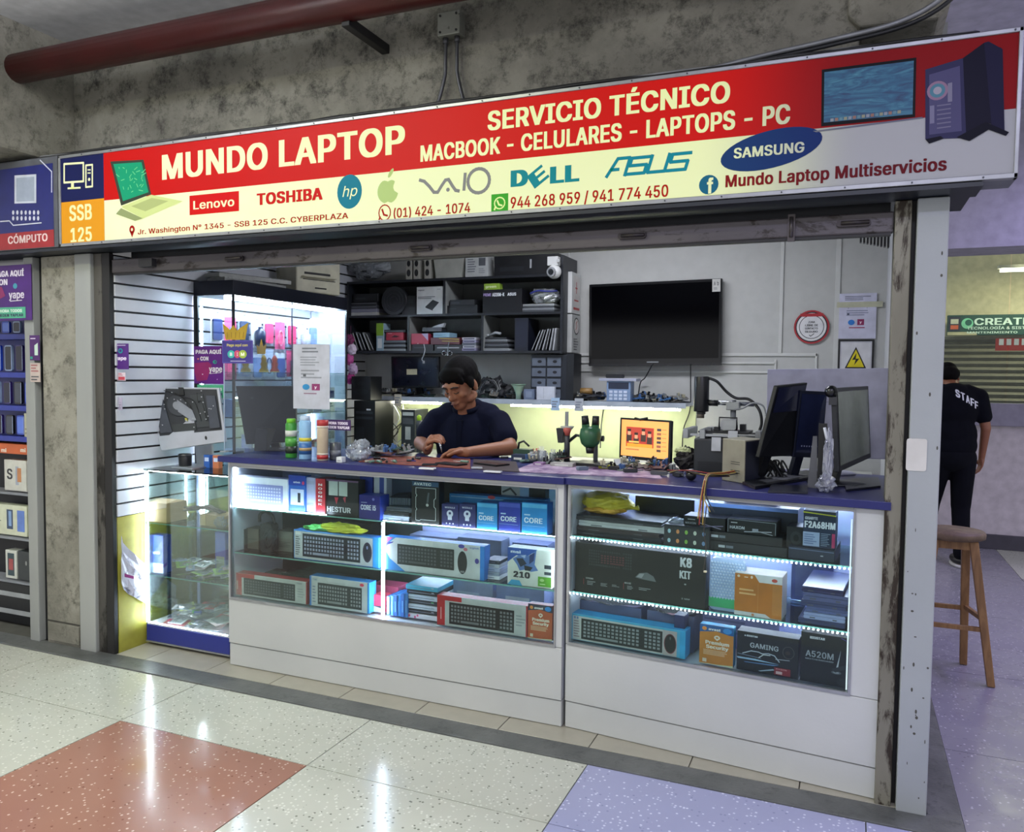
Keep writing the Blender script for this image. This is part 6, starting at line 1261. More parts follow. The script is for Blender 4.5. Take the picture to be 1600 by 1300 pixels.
C('hard_drive_box', 'crimson box with a white corner in the lower middle cell', 645, 672, 0, yS + .012, zA + .048, .12, 'b43850', [('p', [(.6, 1), (1, 1), (1, .3)], 'b4a8c8'), ('e', .4, .06, .04, .04, 'e8d0d0')], z1=zA + .125)
C('dark_box', 'black box under the crimson one, lower middle cell', 646, 680, 0, yS + .015, zA, .15, '17191d', [('r', .1, .4, .6, .6, '3c3f44')], z1=zA + .0475)
C('graphics_card_box', 'pale blue box on the yellow striped boxes, lower middle cell', 680, 706, 0, yS + .015, zA + .095, .12, '8cb4c8', [('lines', .1, .3, .8, .7, 2, '5c8ca8')], z1=zA + .13)
C('cable_box', 'dark red box with yellow stripe in the lower middle cell', 676, 722, 0, yS + .012, zA + .045, .14, '5c2c34', [('l', [(.3, .9), (.98, .75)], .10, 'b8a83c'), ('l', [(.4, .5), (.98, .45)], .10, 'a89838')], z1=zA + .094)
C('dark_box', 'black tray under the yellow striped box, lower middle cell', 682, 726, 0, yS + .015, zA, .15, '24272c', [('r', .1, .4, .9, .6, '9ca0a4')], z1=zA + .044)
for k in range(5):
    C('cd_case', ['lilac', 'white', 'grey', 'lilac', 'white'][k] + ' case, ' + ['lowest', 'second', 'third', 'fourth', 'topmost'][k] + ' of the small pile by the divider of the lower middle cell', 726 + (k % 2), 748, 0, yS + .012, zA + k * .019, .14, ['8c88a8', 'b4b4bc', '6c7078', '9490ac', 'c0c0c8'][k], [('r', .1, .3, .9, .7, '3c3c54')], z1=zA + k * .019 + .018, cat='case')
t = thing('router', 'black device with white feet lying on top of the boxes, lower middle cell', 'device', F0.at(672, 500, yS)[0], yS + .06, zA + .14); MB(M('2c2f33', .4)).rbox(-.08, -.03, 0, .08, .05, .03, .008).obj('body', t); MB(M('a8acb0', .4)).hexa([(.0, -.03, .030), (.09, -.03, .03), (.09, .0, .03), (.0, .0, .03)], [(.02, -.03, .04), (.10, -.03, .06), (.10, .0, .06), (.02, .0, .04)]).obj('bracket', t)
for k in range(6):
    C('laptop_part', ['silver', 'black', 'grey', 'black', 'silver', 'black'][k] + ' flat case, ' + ['lowest', 'second', 'third', 'fourth', 'fifth', 'topmost'][k] + ' of the pile in the lower right cell', 757 + k % 3, 802 - k, 0, yS + .015 + .003 * k, zA + k * .016, .2, ['a4a8ac', '1c1e22', '5c6066', '15171a', '84888c', '202226'][k], [('r', .03, .4, .97, .6, '3c4046')], z1=zA + k * .016 + .015, cat='case')
C('dark_box', 'big navy black box upright in the lower right cell', 804, 825, 497, yS + .02, zA, .2, '1a1e2c', [('r', .1, .1, .9, .9, '1e2334')])
t = thing('desk_lamp_part', 'pale bent bracket on the pile in the lower right cell', 'bracket', F0.at(765, 520, yS)[0], yS + .06, zA + .098); MB(M('9ca4a8', .4)).tube([(-.04, 0, .005), (.02, 0, .03), (.06, 0, .022)], .010).obj('arm', t); MB(M('b4bcc0', .4)).cyl((-.05, 0, .010), (-.03, 0, .012), .010).obj('head', t)
for k in range(7):
    a = 832 + k * 5.6; t = thing('laptop', ['thin black', 'silver edged', 'dark', 'silver edged', 'black', 'pale', 'white edged'][k] + ' laptop leaning in the lower right cell, ' + ['first from the left', 'second from the left', 'third from the left', 'in the middle', 'third from the right', 'second from the right', 'nearest the right side'][k], 'laptop', F0.at(a - 4, 545, yS)[0], yS + .02, zA, 0)
    t.rotation_euler = (0, .42 - .05 * k, 0); MB(M(['1c1e22', '84888c', '222428', '8c9094', '1a1c20', '9ca0a4', 'b4b8bc'][k], .35)).rbox(0, 0, .004, .008, .2, .155, .003).obj('body', t); MB(M('c8ccd0', .3, .5)).box(.002, -.001, .01, .005, 0, .15).obj('edge', t)
# on top of the unit
zT = zC
for k, px in enumerate((634, 646, 663)):
    a = px; C('desk_speaker', ['left', 'middle', 'right'][k] + ' of three small white speakers on top of the black shelf unit', a, a + 9, 402, yS + .02, zT, .08, 'a8a69e', [('e', .5, .72, .3, .14, '1c1d20'), ('e', .5, .3, .34, .16, '2c2d30')], cat='speaker')
t = thing('white_bin', 'white tapering tray on top of the black shelf unit', 'tray', F0.at(698, 410, yS)[0], yS + .05, zT); MB(M('a4a69e', .5)).hexa([(-.10, -.02, 0), (.10, -.02, 0), (.10, .1, 0), (-.10, .1, 0)], [(-.12, -.03, .16), (.13, -.03, .16), (.13, .11, .16), (-.12, .11, .16)]).obj('body', t); MB(M('8c8e88', .5)).box(-.12, -.035, .16, .13, .11, .166).obj('rim', t)
C('printed_box', 'white printed box on top of the black shelf unit', 727, 762, 398, yS + .02, zT, .1, 'b4b8b8', [('lines', .1, .2, .5, .85, 6, '6c7078'), ('r', .6, .5, .9, .85, '54585e'), ('lines', .6, .15, .9, .4, 3, '8c9094')])
C('dark_box', 'long black box at the right end on top of the shelf unit', 772, 866, 395, yS + .02, zT, .2, '131519', [('r', .6, .3, .63, .7, '9ca0a4'), ('r', .1, .2, .5, .4, '1e2126')])
t = thing('plastic_bag', 'clear plastic bag bulging over the left end of the shelf unit', 'bag', F0.at(566, 425, yS)[0], yS + .06, zC - .05); MB(BAGM).blob((0, 0, .07), .17, .09, .09, amp=.3, seed=41).obj('film', t); MB(M('7c8084', .4, var=.3)).blob((0, .02, .07), .13, .06, .06, amp=.3, seed=42).obj('contents', t)
t.location.z = zC + .05; t.location.y = yS + .10
# things hanging at the left of the unit
t = thing('pink_plush', 'pink and white hanging ornament right of the tall showcase', 'ornament', F0.at(548, 570, 2.0)[0], 2.0, 1.42)
for k, (dx, dz, c) in enumerate(((0, .0, 'b83c8c'), (.02, .07, 'd8b8dc'), (-.015, .14, 'c8549c'), (.01, .21, 'e0d0e4'), (-.01, .28, '7c2c5c'))): MB(M(c, .6)).blob((dx, 0, dz + .04), .035, .03, .04, amp=.25, seed=k).obj('puff', t)
MB(M('5c2c4c', .5)).tube([(0, 0, .3), (0, .0, .42)], .002, n=5).obj('string', t)
# small hooks and scissors under the unit
t = thing('hook_cable', 'small white cable hanging from the shelf unit edge', 'cable', 0, 0, 0); p = Q(662, 555, 2.19); MB(M('b4b8bc', .4)).tube(smooth_path([p + Vector((.0, 0, .08)), p + Vector((.01, 0, .04)), p, p + Vector((-.015, 0, -.03)), p + Vector((0, 0, -.045))]), .003).obj('cable', t); MB(M('8c8e92', .4)).cyl(p + Vector((0, 0, -.04)), p + Vector((0, 0, -.06)), .008, n=8).obj('plug', t)
t = thing('scissors', 'pair of steel scissors hanging behind the mechanic\'s head', 'scissors', 0, 0, 0)
for s, px in ((1, 694), (-1, 703)):
    p = Q(px, 552, 2.19); m = MB(CHR); m.tube([p + Vector((.017 * math.cos(a), 0, .017 * math.sin(a))) for a in [i * PI / 8 for i in range(17)]], .003, n=5); m.obj('handle', t)
p = Q(699, 556, 2.188); m = MB(CHR); m.add([p + Vector((-.005, 0, 0)), p + Vector((.005, 0, 0)), p + Vector((.012, 0, .10)), p + Vector((.006, .002, .10))], [(0, 1, 2, 3)]); m.obj('blade', t)

CL = ('3a3c3c', '5c6460', '24282c', '6c4c48', '84888c', '2c4438')
pile(572, 640, 20, .56, .82, 'loose part', 'loose parts left of the mechanic', nm='loose_part', cols=CL, z=CT + .0035, cat='part', ws=(.04, .09))
pile(818, 905, 14, .66, .84, 'loose part', 'loose parts around the swab jars', nm='loose_part', cols=CL, z=CT + .0035, cat='part', ws=(.03, .07))
pile(940, 1062, 16, .56, .66, 'loose part', 'loose parts around the lit screen', nm='loose_part', cols=CL, z=CT + .0035, cat='part', ws=(.03, .07))
relabel('loose parts left of the mechanic', 'part', 'worktop left of mechanic'); relabel('loose parts around the swab jars', 'part', 'worktop by swab jars'); relabel('loose parts around the lit screen', 'part', 'worktop by lit screen')
# ---- wall things
x0, z0 = F0.at(920, 568, 2.43); x1, z1 = F0.at(1130, 436, 2.43)
t = thing('wall_television', 'large black flat television on the back wall', 'television', (x0 + x1) / 2, 2.43, z0); w_ = x1 - x0; h_ = z1 - z0
t.rotation_euler[1] = -.012
MB(M('0d0e11', .22)).box(-w_ / 2, 0, 0, w_ / 2, .05, h_).obj('housing', t, bev=.004)
MB(M('030305', .12, spec=.25)).quad(-w_ / 2 + .018, .035, w_ / 2 - .018, h_ - .018, -.0012).obj('screen', t)
MB(M('1c1d21', .25)).rbox(-w_ / 2, -.004, -.012, w_ / 2, .03, .004, .004).obj('lower_bezel', t); MB(M('8c9094', .3, .5)).quad(-.04, .008, .04, .016, -.0055).obj('badge', t)
MB(BLK).box(-.12, .05, h_ * .3, .12, .06, h_ * .7).obj('bracket', t)
ink([('r', 0, 0, 1, 1, 'b8b8b4'), ('t', 'A', .2, .5, .4, .3, '3c3c40'), ('t', 'b', .6, .5, .8, .3, '3c3c40'), ('lines', .2, .15, .8, .35, 2, '6c6c70')], .052, .082, -.002, w_ / 2 - .062, h_ - .085).obj('sticker', t)
t = thing('security_camera', 'white dome security camera on the corner of the shelf unit', 'camera', F0.at(867, 425, 2.17)[0], 2.16, F0.at(867, 425, 2.17)[1])
MB(WHT).sph((0, 0, 0), .047, mat=WHT, n=20, m=14).obj('ball', t); MB(M('1a1c20', .15)).cyl((-.005, -.038, -.004), (-.008, -.052, -.006), .020, n=16).obj('lens', t); MB(M('8c8e90', .4)).cyl((-.005, -.036, -.004), (-.0075, -.049, -.006), .032, n=20).obj('lens_ring', t); MB(WHT).box(-.045, -.02, .04, .03, .035, .10).obj('bracket', t, bev=.004); MB(M('b0b2b0', .4)).cyl((.035, -.02, .07), (.035, -.03, .07), .012, n=10).obj('knob', t)
for k, (a, b, c, d, lb) in enumerate(((877, 425, 893, 489, 'upper white breaker box with a red symbol on its side, right of the shelf unit'), (877, 491, 893, 551, 'lower breaker box with a round fire symbol on its side'))):
    x0, z1 = F0.at(a, b, 2.3); x1, z0 = F0.at(c, d, 2.3); t = thing('breaker_box', lb, 'electrical box', (x0 + x1) / 2, 2.3, z0); w_ = x1 - x0; h_ = z1 - z0; dd = .19
    MB(WHT if k == 0 else M('a8aaa8', .4)).box(-w_ / 2, 0, 0, w_ / 2, dd, h_).obj('case', t, bev=.003); MB(M('8c8e8c', .4)).box(-w_ * .1, -.003, h_ * .47, w_ * .1, 0, h_ * .5).box(-w_ * .48, -.002, h_ * .02, -w_ * .46, 0, h_ * .98).obj('latch', t)
    it = [('r', .1, .05, .95, .95, 'c8c4c0'), ('r', .35, .62, .65, .66, 'a83030'), ('r', .46, .5, .54, .8, 'a83030'), ('r', .2, .3, .8, .34, 'a83030'), ('r', .1, .08, .95, .14, 'a83030')] if k == 0 else [('e', .5, .72, .40, .24, '2c2c2e'), ('e', .5, .72, .34, .20, 'c0bcb8'), ('l', [(.4, .62), (.55, .72), (.45, .8), (.6, .86)], .03, 'a83828'), ('lines', .12, .04, .9, .40, 5, '5c5c5e')]
    o = ink(it, dd * .8, h_ * .95).obj('print', t); o.location = (w_ / 2 + .0008, dd * .5, h_ * .02); o.rotation_euler = (0, 0, PI / 2)
x0, z0 = F0.at(1268, 511, 2.49)
t = thing('round_sticker', 'round white sticker with a red and black rim on the back wall', 'sticker', x0, 2.487, z0 - .10)
m = MB(M('a82c34', .4)); m.prism([(.105 * math.cos(i * PI / 16), .10 + .105 * math.sin(i * PI / 16)) for i in range(32)], -.001, .002); m.obj('disc', t)
m = MB(); z_ = .10
m.ell(0, z_, .095, .095, -.0015, M('23242a', .4), n=32); m.ell(0, z_, .088, .088, -.0019, M('d8d8d8', .4), n=32); m.ell(0, z_, .074, .074, -.0022, M('23242a', .4), n=32); m.ell(0, z_, .070, .070, -.0026, M('d4d4d6', .4), n=32)
for tx, zz, c in (('ZONA', .125, '3c3c44'), ('LIBRE DE', .105, '23242a'), ('CONTACTO', .085, '23242a'), ('SEGURO', .065, '23242a')): m.text(tx, -.038 if len(tx) > 4 else -.02, zz, .038 if len(tx) > 4 else .02, .012, -.003, M(c, .4), .03)
m.line([(-.012, .05), (-.004, .042), (.016, .058)], .004, -.003, M('23242a', .4)); m.poly([(-.07, .185), (.07, .185), (.06, .165), (-.06, .165)], -.003, M('a82c34', .4)); m.obj('print', t)
t = sheetthing('paper_notice', 'white paper notice with two payment icons on the back wall', 'notice', 1312, 459, 1368, 529, 2.488, 'c0c0d4', [('lines', .15, .84, .85, .95, 3, '6c7080'), ('l', [(.25, .66), (.25, .76), (.75, .76), (.75, .66)], .01, '8c90a0'), ('lines', .2, .5, .85, .64, 3, '80849a'), ('r', .22, .52, .28, .56, '44485c'), ('e', .34, .36, .09, .06, '2c78c8'), ('r', .5, .30, .68, .43, '8c2858'), ('t', 'y', .56, .34, .62, .05, 'f0dce8', .03), ('lines', .28, .22, .8, .27, 1, 'a04868')])
MB(M('b4b49c', .5)).box(-.12, -.001, t.children[0].dimensions.z - .004, .14, .001, t.children[0].dimensions.z + .03).obj('tape', t)
x0, z1 = F0.at(1310, 531, 2.485); x1, z0 = F0.at(1364, 600, 2.485); w_ = x1 - x0; h_ = z1 - z0
t = thing('warning_sign', 'framed yellow high voltage warning sign on the back wall', 'sign', (x0 + x1) / 2, 2.485, z0)
MB(M('14151a', .3)).box(-w_ / 2, 0, 0, w_ / 2, .012, h_).obj('frame', t, bev=.002)
ink([('r', .06, .04, .94, .96, 'b8b8c0'), ('r', .1, .07, .9, .93, 'c8c8cc'), ('p', [(.2, .35), (.8, .35), (.5, .84)], '1a1a1c'), ('p', [(.26, .38), (.74, .38), (.5, .78)], 'd8c818'), ('p', [(.52, .70), (.40, .54), (.50, .55), (.46, .42), (.60, .57), (.50, .57)], '1a1a1c'), ('r', .14, .08, .86, .30, 'd8c82c'), ('t', 'RIESGO', .2, .19, .8, .07, '1a1a1c', .05), ('t', 'ELÉCTRICO', .2, .10, .8, .06, '1a1a1c', .05)], w_, h_).obj('print', t)
t = thing('wall_cables', 'thin black cables hanging down the back wall from the television', 'cable', 0, 0, 0)
for pts in (((1020, 568, 2.42), (1008, 590, 2.44), (1000, 600, 2.47), (995, 640, 2.47)), ((1079, 568, 2.42), (1079, 600, 2.47), (1078, 640, 2.47), (1068, 670, 2.47), (1066, 700, 2.45)), ((945, 628, 2.47), (940, 660, 2.47), (938, 700, 2.4))): MB(BLK).tube(smooth_path([Q(*p) for p in pts]), .004, n=5).obj('cable', t)
# cable tangle on the back bench left
t = thing('bench_cables', 'tangle of black cables hanging over the bench behind the acrylic screen', 'cable', 0, 0, 0); rr = random.Random(17)
for k in range(9):
    a = 590 + k * 5; MB(M(['17181b', '17181b', '9ca4ac'][k % 3], .5)).tube(smooth_path([Q(a, 632, 2.3), Q(a + rr.uniform(-8, 12), 655, 2.28), Q(a + rr.uniform(-12, 12), 675, 2.25), Q(a + rr.uniform(-14, 14), 695, 2.2), Q(a + rr.uniform(-12, 20), 715, 2.1)]), .004, n=5).obj('cable', t)
C('component_rack', 'dark rack with a small white label, under the light shelf beside the mechanic', 627, 648, 640, 2.15, .931, .2, '2c3034', [('r', .1, .86, .9, .94, 'c8ccc8'), ('r', .3, .3, .7, .6, 'b4b8b4'), ('r', .1, .66, .9, .8, '54585c')], cat='rack')
t = thing('green_flask', 'small lime green capped bottle on the rack by the mechanic', 'bottle', Q(657, 664, 2.1).x, 2.08, .931); MB(M('3c4044', .3)).lathe([(.02, 0), (.022, .2), (.02, .24)], n=12).obj('body', t); MB(M('a8d030', .4)).lathe([(.016, .24), (.016, .27), (.004, .28)], n=12).obj('cap', t)

# ---- back half of the worktop: microscopes, laptop, machines
BB = CT
def micro(px, y, label, col, tall, boom=False):
    x = F0.at(px, 700, y)[0]; t = thing('microscope', label, 'microscope', x, y, BB)
    MB(BLK).rbox(-.08, -.07, 0, .08, .09, .016, .006).obj('base', t); MB(GRY).cyl((0, .06, .016), (0, .06, tall), .011, n=12).obj('pillar', t)
    MB(BLK2).box(-.025, -.01, tall * .55, .025, .07, tall * .72).obj('focus_block', t, bev=.005); MB(BLK).cyl((-.045, .04, tall * .63), (.045, .04, tall * .63), .014, n=14).obj('focus_knob', t)
    b = MB(M(col, .35)); b.lathe([(.026, 0), (.042, .015), (.052, .05), (.046, .085), (.03, .095)], (0, -.03, tall * .45), n=18); b.obj('body', t)
    MB(BLK).lathe([(.018, -.03), (.022, 0)], (0, -.03, tall * .45), n=16).obj('objective', t)
    for s in (-1, 1):
        MB(M(col, .35)).cyl((s * .020, -.03, tall * .45 + .06), (s * .024, -.03, tall * .45 + .105), .020, .018, n=14).obj('eye_tube', t); MB(BLK).cyl((s * .024, -.03, tall * .45 + .105), (s * .027, -.035, tall * .45 + .145), .018, .016, n=14).obj('eyepiece', t)
    return t
micro(925, .72, 'green and black stereo microscope with two eyepieces on the worktop', '2c5c3c', .20)
x = F0.at(886, 700, .74)[0]; t = thing('microscope_stand', 'tall stand with a coral bulb and a flat blade, left of the green microscope', 'stand', x, .74, BB)
MB(BLK).rbox(-.05, -.05, 0, .05, .05, .012, .005).obj('base', t); MB(M('3a3d42', .4)).cyl((0, 0, .012), (0, 0, .16), .014, n=12).obj('pillar', t); MB(BLK2).hexa([(-.04, -.02, .10), (-.02, -.02, .10), (-.02, .02, .10), (-.04, .02, .10)], [(-.05, -.02, .17), (-.01, -.02, .17), (-.01, .02, .17), (-.05, .02, .17)]).obj('clamp', t); MB(BLK).tube([(.0, 0, .10), (.05, -.01, .14), (.085, -.02, .135)], .008).obj('arm', t)
MB(M('c4c4bc', .4)).lathe([(.012, .15), (.03, .175), (.034, .18)], n=16).obj('dish', t); MB(M('b85c50', .4)).lathe([(.01, .14), (.02, .165), (.018, .178)], (.004, -.012, -.004), n=12).obj('bulb', t); MB(M('8c9094', .3, .6)).box(-.012, -.003, .18, .006, .0, .25).obj('blade', t)
for k, (px, y, r, h_, c, lb) in enumerate(((847, .70, .022, .06, 'd0d4d0', 'clear jar of cotton swabs on the worktop'), (864, .72, .018, .05, 'b8bcb8', 'smaller clear jar beside the swab jar'), (838, .8, .02, .045, 'b04840', 'red topped pot behind the swab jar'))):
    t = thing('jar', lb, 'jar', F0.at(px, 710, y)[0], y, BB); MB(BAGM).lathe([(r, 0), (r, h_), (r * .9, h_ + .002)], n=16).obj('glass', t); m = MB(M(c, .5))
    for j in range(7): m.cyl((rr.uniform(-.5, .5) * r, rr.uniform(-.5, .5) * r, .002), (rr.uniform(-.7, .7) * r, rr.uniform(-.7, .7) * r, h_ * 1.35), .0018, n=5)
    m.obj('swabs', t, kind='stuff')
for k, (px, y, c, lb, w_, d_, h_) in enumerate(((818, .84, '2a4838', 'dark green box with a handle on the worktop right of the mechanic', .09, .06, .05), (812, .72, '22304c', 'navy box in front of the dark green box', .07, .05, .035), (880, .62, 'a8a8a4', 'grey flat holder before the microscopes', .11, .05, .018), (950, .62, 'c4c830', 'yellow tool case beside the green microscope', .08, .03, .018), (843, .62, '8c6c94', 'lilac dish at the left of the swab jar', .05, .04, .014))):
    t = thing('parts_box', lb, 'box', F0.at(px, 715, y)[0], y, BB); MB(M(c, .4)).rbox(-w_ / 2, -d_ / 2, 0, w_ / 2, d_ / 2, h_, .004).obj('body', t)
    if k == 0: MB(BLK).tube([(-.03, 0, h_), (-.025, 0, h_ + .03), (.0, 0, h_ + .04), (.03, 0, h_ + .015)], .006).obj('handle', t)
    else: MB(M('d0d4d0', .4)).box(-w_ * .3, -d_ / 2 - .0008, h_ * .3, w_ * .3, -d_ / 2, h_ * .6).obj('label_strip', t)
# laptop with an orange picture
OR = M('e8a458', .4, emit=.85)
tl, tr, br, bl = Q(969, 652, .80), Q(1049, 657, .72), Q(1047, 723, .68), Q(967, 715, .76)
t, q = monitor_back('monitor', 'small lit screen showing an orange picture page on the worktop', tl, tr, br, bl, screen=OR, standxy=(F0.at(1008, 700, .84)[0], .86))
m = MB(); rr = random.Random(3)
def qq(u0, v0, u1, v1, c, o, e=.6): m.add([q(u0, v0, o), q(u1, v0, o), q(u1, v1, o), q(u0, v1, o)], [(0, 1, 2, 3)], M(c, .4, emit=e))
qq(.14, .30, .68, .78, 'b83c2c', .002); 
for k, (u, v) in enumerate(((.20, .58), (.34, .50), (.48, .60), (.60, .55))):
    qq(u - .05, v - .16, u + .05, v + .02, '3c2824', .0024); qq(u - .03, v, u + .03, v + .12, 'd8a078', .0028); qq(u - .035, v + .09, u + .035, v + .15, '2c1c18', .0032)
qq(.16, .30, .66, .38, 'e8a030', .0030); qq(.20, .40, .40, .44, 'e8c060', .0034)
for k in range(6): qq(.74, .22 + k * .1, .82, .28 + k * .1, ['584038', 'a06048', '3c3c44'][k % 3], .002); qq(.84, .25 + k * .1, .92, .265 + k * .1, 'b87c48', .002)
qq(.14, .22, .4, .25, 'b87c48', .002); m.obj('picture', t)
MB(BLK).tube([q(.30, 1.0, .0), q(.42, .97, .008), q(.55, 1.02, .0)], .006).obj('clip', t)
# digital microscope on a boom
y_ = .80; xc = F0.at(1096, 620, y_)[0]; z0 = F0.at(1096, 643, y_)[1]; z1 = F0.at(1096, 588, y_)[1]
t = thing('camera_microscope', 'black cylindrical camera microscope on a steel boom arm', 'microscope', 0, 0, 0)
MB(M('15171b', .35)).cyl((xc, y_, z0), (xc, y_, z1), .034, n=24).obj('body', t, bev=.003); MB(M('7c7468', .3, .5)).cyl((xc - .002, y_, z0 - .03), (xc - .002, y_, z0), .017, n=18).obj('lens', t); MB(M('4c4a48', .3, .6)).cyl((xc, y_, z0 - .012), (xc, y_, z0), .020, n=18).obj('lens_ring', t)
p = Q(1110, 629, y_); r_ = Q(1178, 632, .86); MB(CHR).cyl(p, r_, .010, n=14).obj('boom', t); MB(BLK).cyl(Q(1105, 629, y_), Q(1122, 630, y_), .014, n=14).obj('boom_clamp', t)
pp = Q(1146, 632, .83); MB(GRY).cyl((pp.x, pp.y, BB), (pp.x, pp.y, pp.z + .02), .013, n=14).obj('pillar', t); MB(M('9ca0a0', .35, .4)).box(pp.x - .03, pp.y - .03, pp.z - .025, pp.x + .03, pp.y + .03, pp.z + .012).obj('boom_block', t, bev=.004); MB(BLK2).rbox(pp.x - .09, pp.y - .07, BB, pp.x + .09, pp.y + .07, BB + .014, .005).obj('base', t)
MB(BLK).tube(smooth_path([Q(1104, 590, y_), Q(1120, 596, y_), Q(1135, 612, .82), Q(1150, 622, .82), Q(1170, 624, .82), Q(1186, 640, .8), Q(1190, 662, .8), Q(1183, 680, .8)]), .0065, n=8).obj('cable', t)
MB(M('8c9094', .4)).tube(smooth_path([Q(1146, 640, .8), Q(1160, 638, .8), Q(1176, 630, .8), Q(1192, 634, .8), Q(1197, 650, .8)]), .004, n=6).obj('cable', t)
# rework machine under the boom
t = thing('rework_station', 'dark board rework machine with rails and clamps under the boom microscope', 'machine', 0, 0, 0)
a, b = F0.at(1084, 700, .68)[0], F0.at(1190, 700, .68)[0]; zb, zr = BB, F0.at(1130, 683, .68)[1]
MB(M('2c3034', .4)).box(a, .68, zb, b - .02, .95, zr - .01).obj('body', t, bev=.006); MB(M('1d2024', .35)).box(a + .02, .676, zb + .01, a + .16, .6795, zb + .05).obj('front_panel', t)
MB(CHR).box(a - .02, .70, zr, b, .712, zr + .010).obj('rail', t); MB(CHR).box(a - .02, .90, zr, b, .912, zr + .010).obj('rail', t)
for px in (1072, 1098, 1185): x = F0.at(px, 680, .70)[0]; MB(M('a0a4a6', .3, .5)).box(x - .012, .685, zr - .012, x + .012, .93, zr + .03).obj('clamp', t, bev=.002, seg=1)
MB(M('1a1c20', .5)).box(a + .03, .72, zr + .012, b - .06, .90, zr + .022).obj('board', t)
for k in range(5): x = a + .04 + k * .035; MB(M(['6c7074', '14161a', 'a4a8a8'][k % 3], .4)).box(x, .73 + .02 * k, zr + .022, x + .025, .77 + .02 * k, zr + .035 + .004 * k).obj('component', t)
x0, z0 = F0.at(1130, 675, .72); MB(M('a8acac', .35, .2)).rbox(x0 - .01, .71, zr + .03, x0 + .055, .77, zr + .075, .01).obj('motor', t); MB(BLK).tube([(x0 - .015, .70, zr + .03), (x0 - .015, .70, zr + .085), (x0 + .06, .70, zr + .085), (x0 + .06, .70, zr + .03)], .004, n=5).obj('bracket', t)
for px, py in ((1119, 694), (1145, 684)): x, z = F0.at(px, py, .67); MB(M('c0c4c8', .4)).box(x - .02, .668, z - .03, x + .02, .672, z + .03).obj('paper_label', t)
t = thing('tool_pile', 'dark pile of gloves and leads left of the rework machine', 'pile', F0.at(1072, 705, .75)[0], .75, BB); MB(M('2a2826', .6, var=.3)).blob((0, 0, .05), .05, .05, .05, amp=.4, seed=3, flat=-.0495).obj('heap', t); MB(M('c4cc98', .5)).blob((-.01, -.02, .09), .035, .02, .015, amp=.3, seed=6).obj('cloth', t)
# power supply box
x = F0.at(1146, 745, .42)[0]; zt_ = F0.at(1163, 688, .40)[1]
t = thing('power_supply', 'beige metal power supply box with a dark side, on the right worktop', 'power supply', F0.at(1163, 740, .38)[0], .38, BB, .0, group=None)
h_ = zt_ - BB; A = Vector((0, 0, 0)); L_ = Q(1128, 745, .46) - Q(1163, 745, .38); R_ = Q(1190, 745, .52) - Q(1163, 745, .38); L_.z = 0; R_.z = 0
MB(M('a09c88', .35, .3)).hexa([A, R_, R_ + L_, L_], [A + Vector((0, 0, h_)), R_ + Vector((0, 0, h_)), R_ + L_ + Vector((0, 0, h_)), L_ + Vector((0, 0, h_))]).obj('case', t, bev=.003)
nR = Vector((R_.y, -R_.x, 0)).normalized() * .0012
MB(M('1c2030', .4)).add([R_ * .04 + nR + Vector((0, 0, .004)), R_ * .97 + nR + Vector((0, 0, .004)), R_ * .97 + nR + Vector((0, 0, h_ - .005)), R_ * .04 + nR + Vector((0, 0, h_ - .005))], [(0, 1, 2, 3)]).obj('side_panel', t)
nL = Vector((-L_.y, L_.x, 0)).normalized() * .0012
if nL.y > 0: nL = -nL
m = MB(M('3c3a34', .5))
for k in (.22, .27, .42, .47): m.add([L_ * .2 + nL + Vector((0, 0, h_ * k)), L_ * .6 + nL + Vector((0, 0, h_ * k)), L_ * .6 + nL + Vector((0, 0, h_ * (k + .015))), L_ * .2 + nL + Vector((0, 0, h_ * (k + .015)))], [(0, 1, 2, 3)])
m.obj('vent_slots', t)
t = thing('wire_bundle', 'yellow black and red wires trailing over the front edge of the worktop', 'wires', 0, 0, 0); rr = random.Random(9)
for k in range(10):
    c = ['a88c3c', '2c2420', '8c2c24', '1a1a1c', 'b49850'][k % 5]; j = rr.uniform(-3, 3); ye = FR.wpos(.4, -.035, 0).y
    pts = [Q(1150 + j, 738 + j, .40), Q(1130, 741 + j, .36), Q(1112 + j, 741 + j * .5, .30), Q(1106 + j, 744, .24), Q(1103 + j, 752, .17), Q(1100 + j * 1.6, 775, .155), Q(1098 + j * 2.6 + (12 if k % 3 == 0 else 0), 800 + 10 * (k % 3), .155)] if k < 6 else [Q(1140, 742 + j, .38), Q(1110, 742 + j, .34), Q(1085 + j, 738 + j, .34), Q(1062 + j, 735, .38), Q(1045 + j, 737 + j, .36)]
    pts = [Vector((p.x, p.y, max(p.z, CT + .006) if p.y > .2 else p.z)) for p in pts]
    MB(M(c, .45)).tube(smooth_path(pts), .0024, n=5).obj('wire', t)
MB(M('c8c09c', .4)).cbox(Q(1102, 893, .150), (.012, .008, .006)).obj('plug', t)
MB(M('3a342c', .45)).tube(smooth_path([Q(1104, 790, .155), Q(1100, 830, .155), Q(1103, 860, .152), Q(1099, 892, .150)]), .002, n=5).obj('wire', t)
t = thing('webcam_ball', 'small round black camera on the worktop among the wires', 'camera', F0.at(1080, 730, .38)[0], .38, BB); MB(M('141518', .2)).sph((0, 0, .022), .022, n=18, m=12).obj('ball', t); MB(M('a8acb4', .2, .6)).tube([(-.028, 0, .012), (-.026, -.01, .035), (0, -.012, .047), (.026, -.01, .035)], .003, n=6).obj('ring', t)
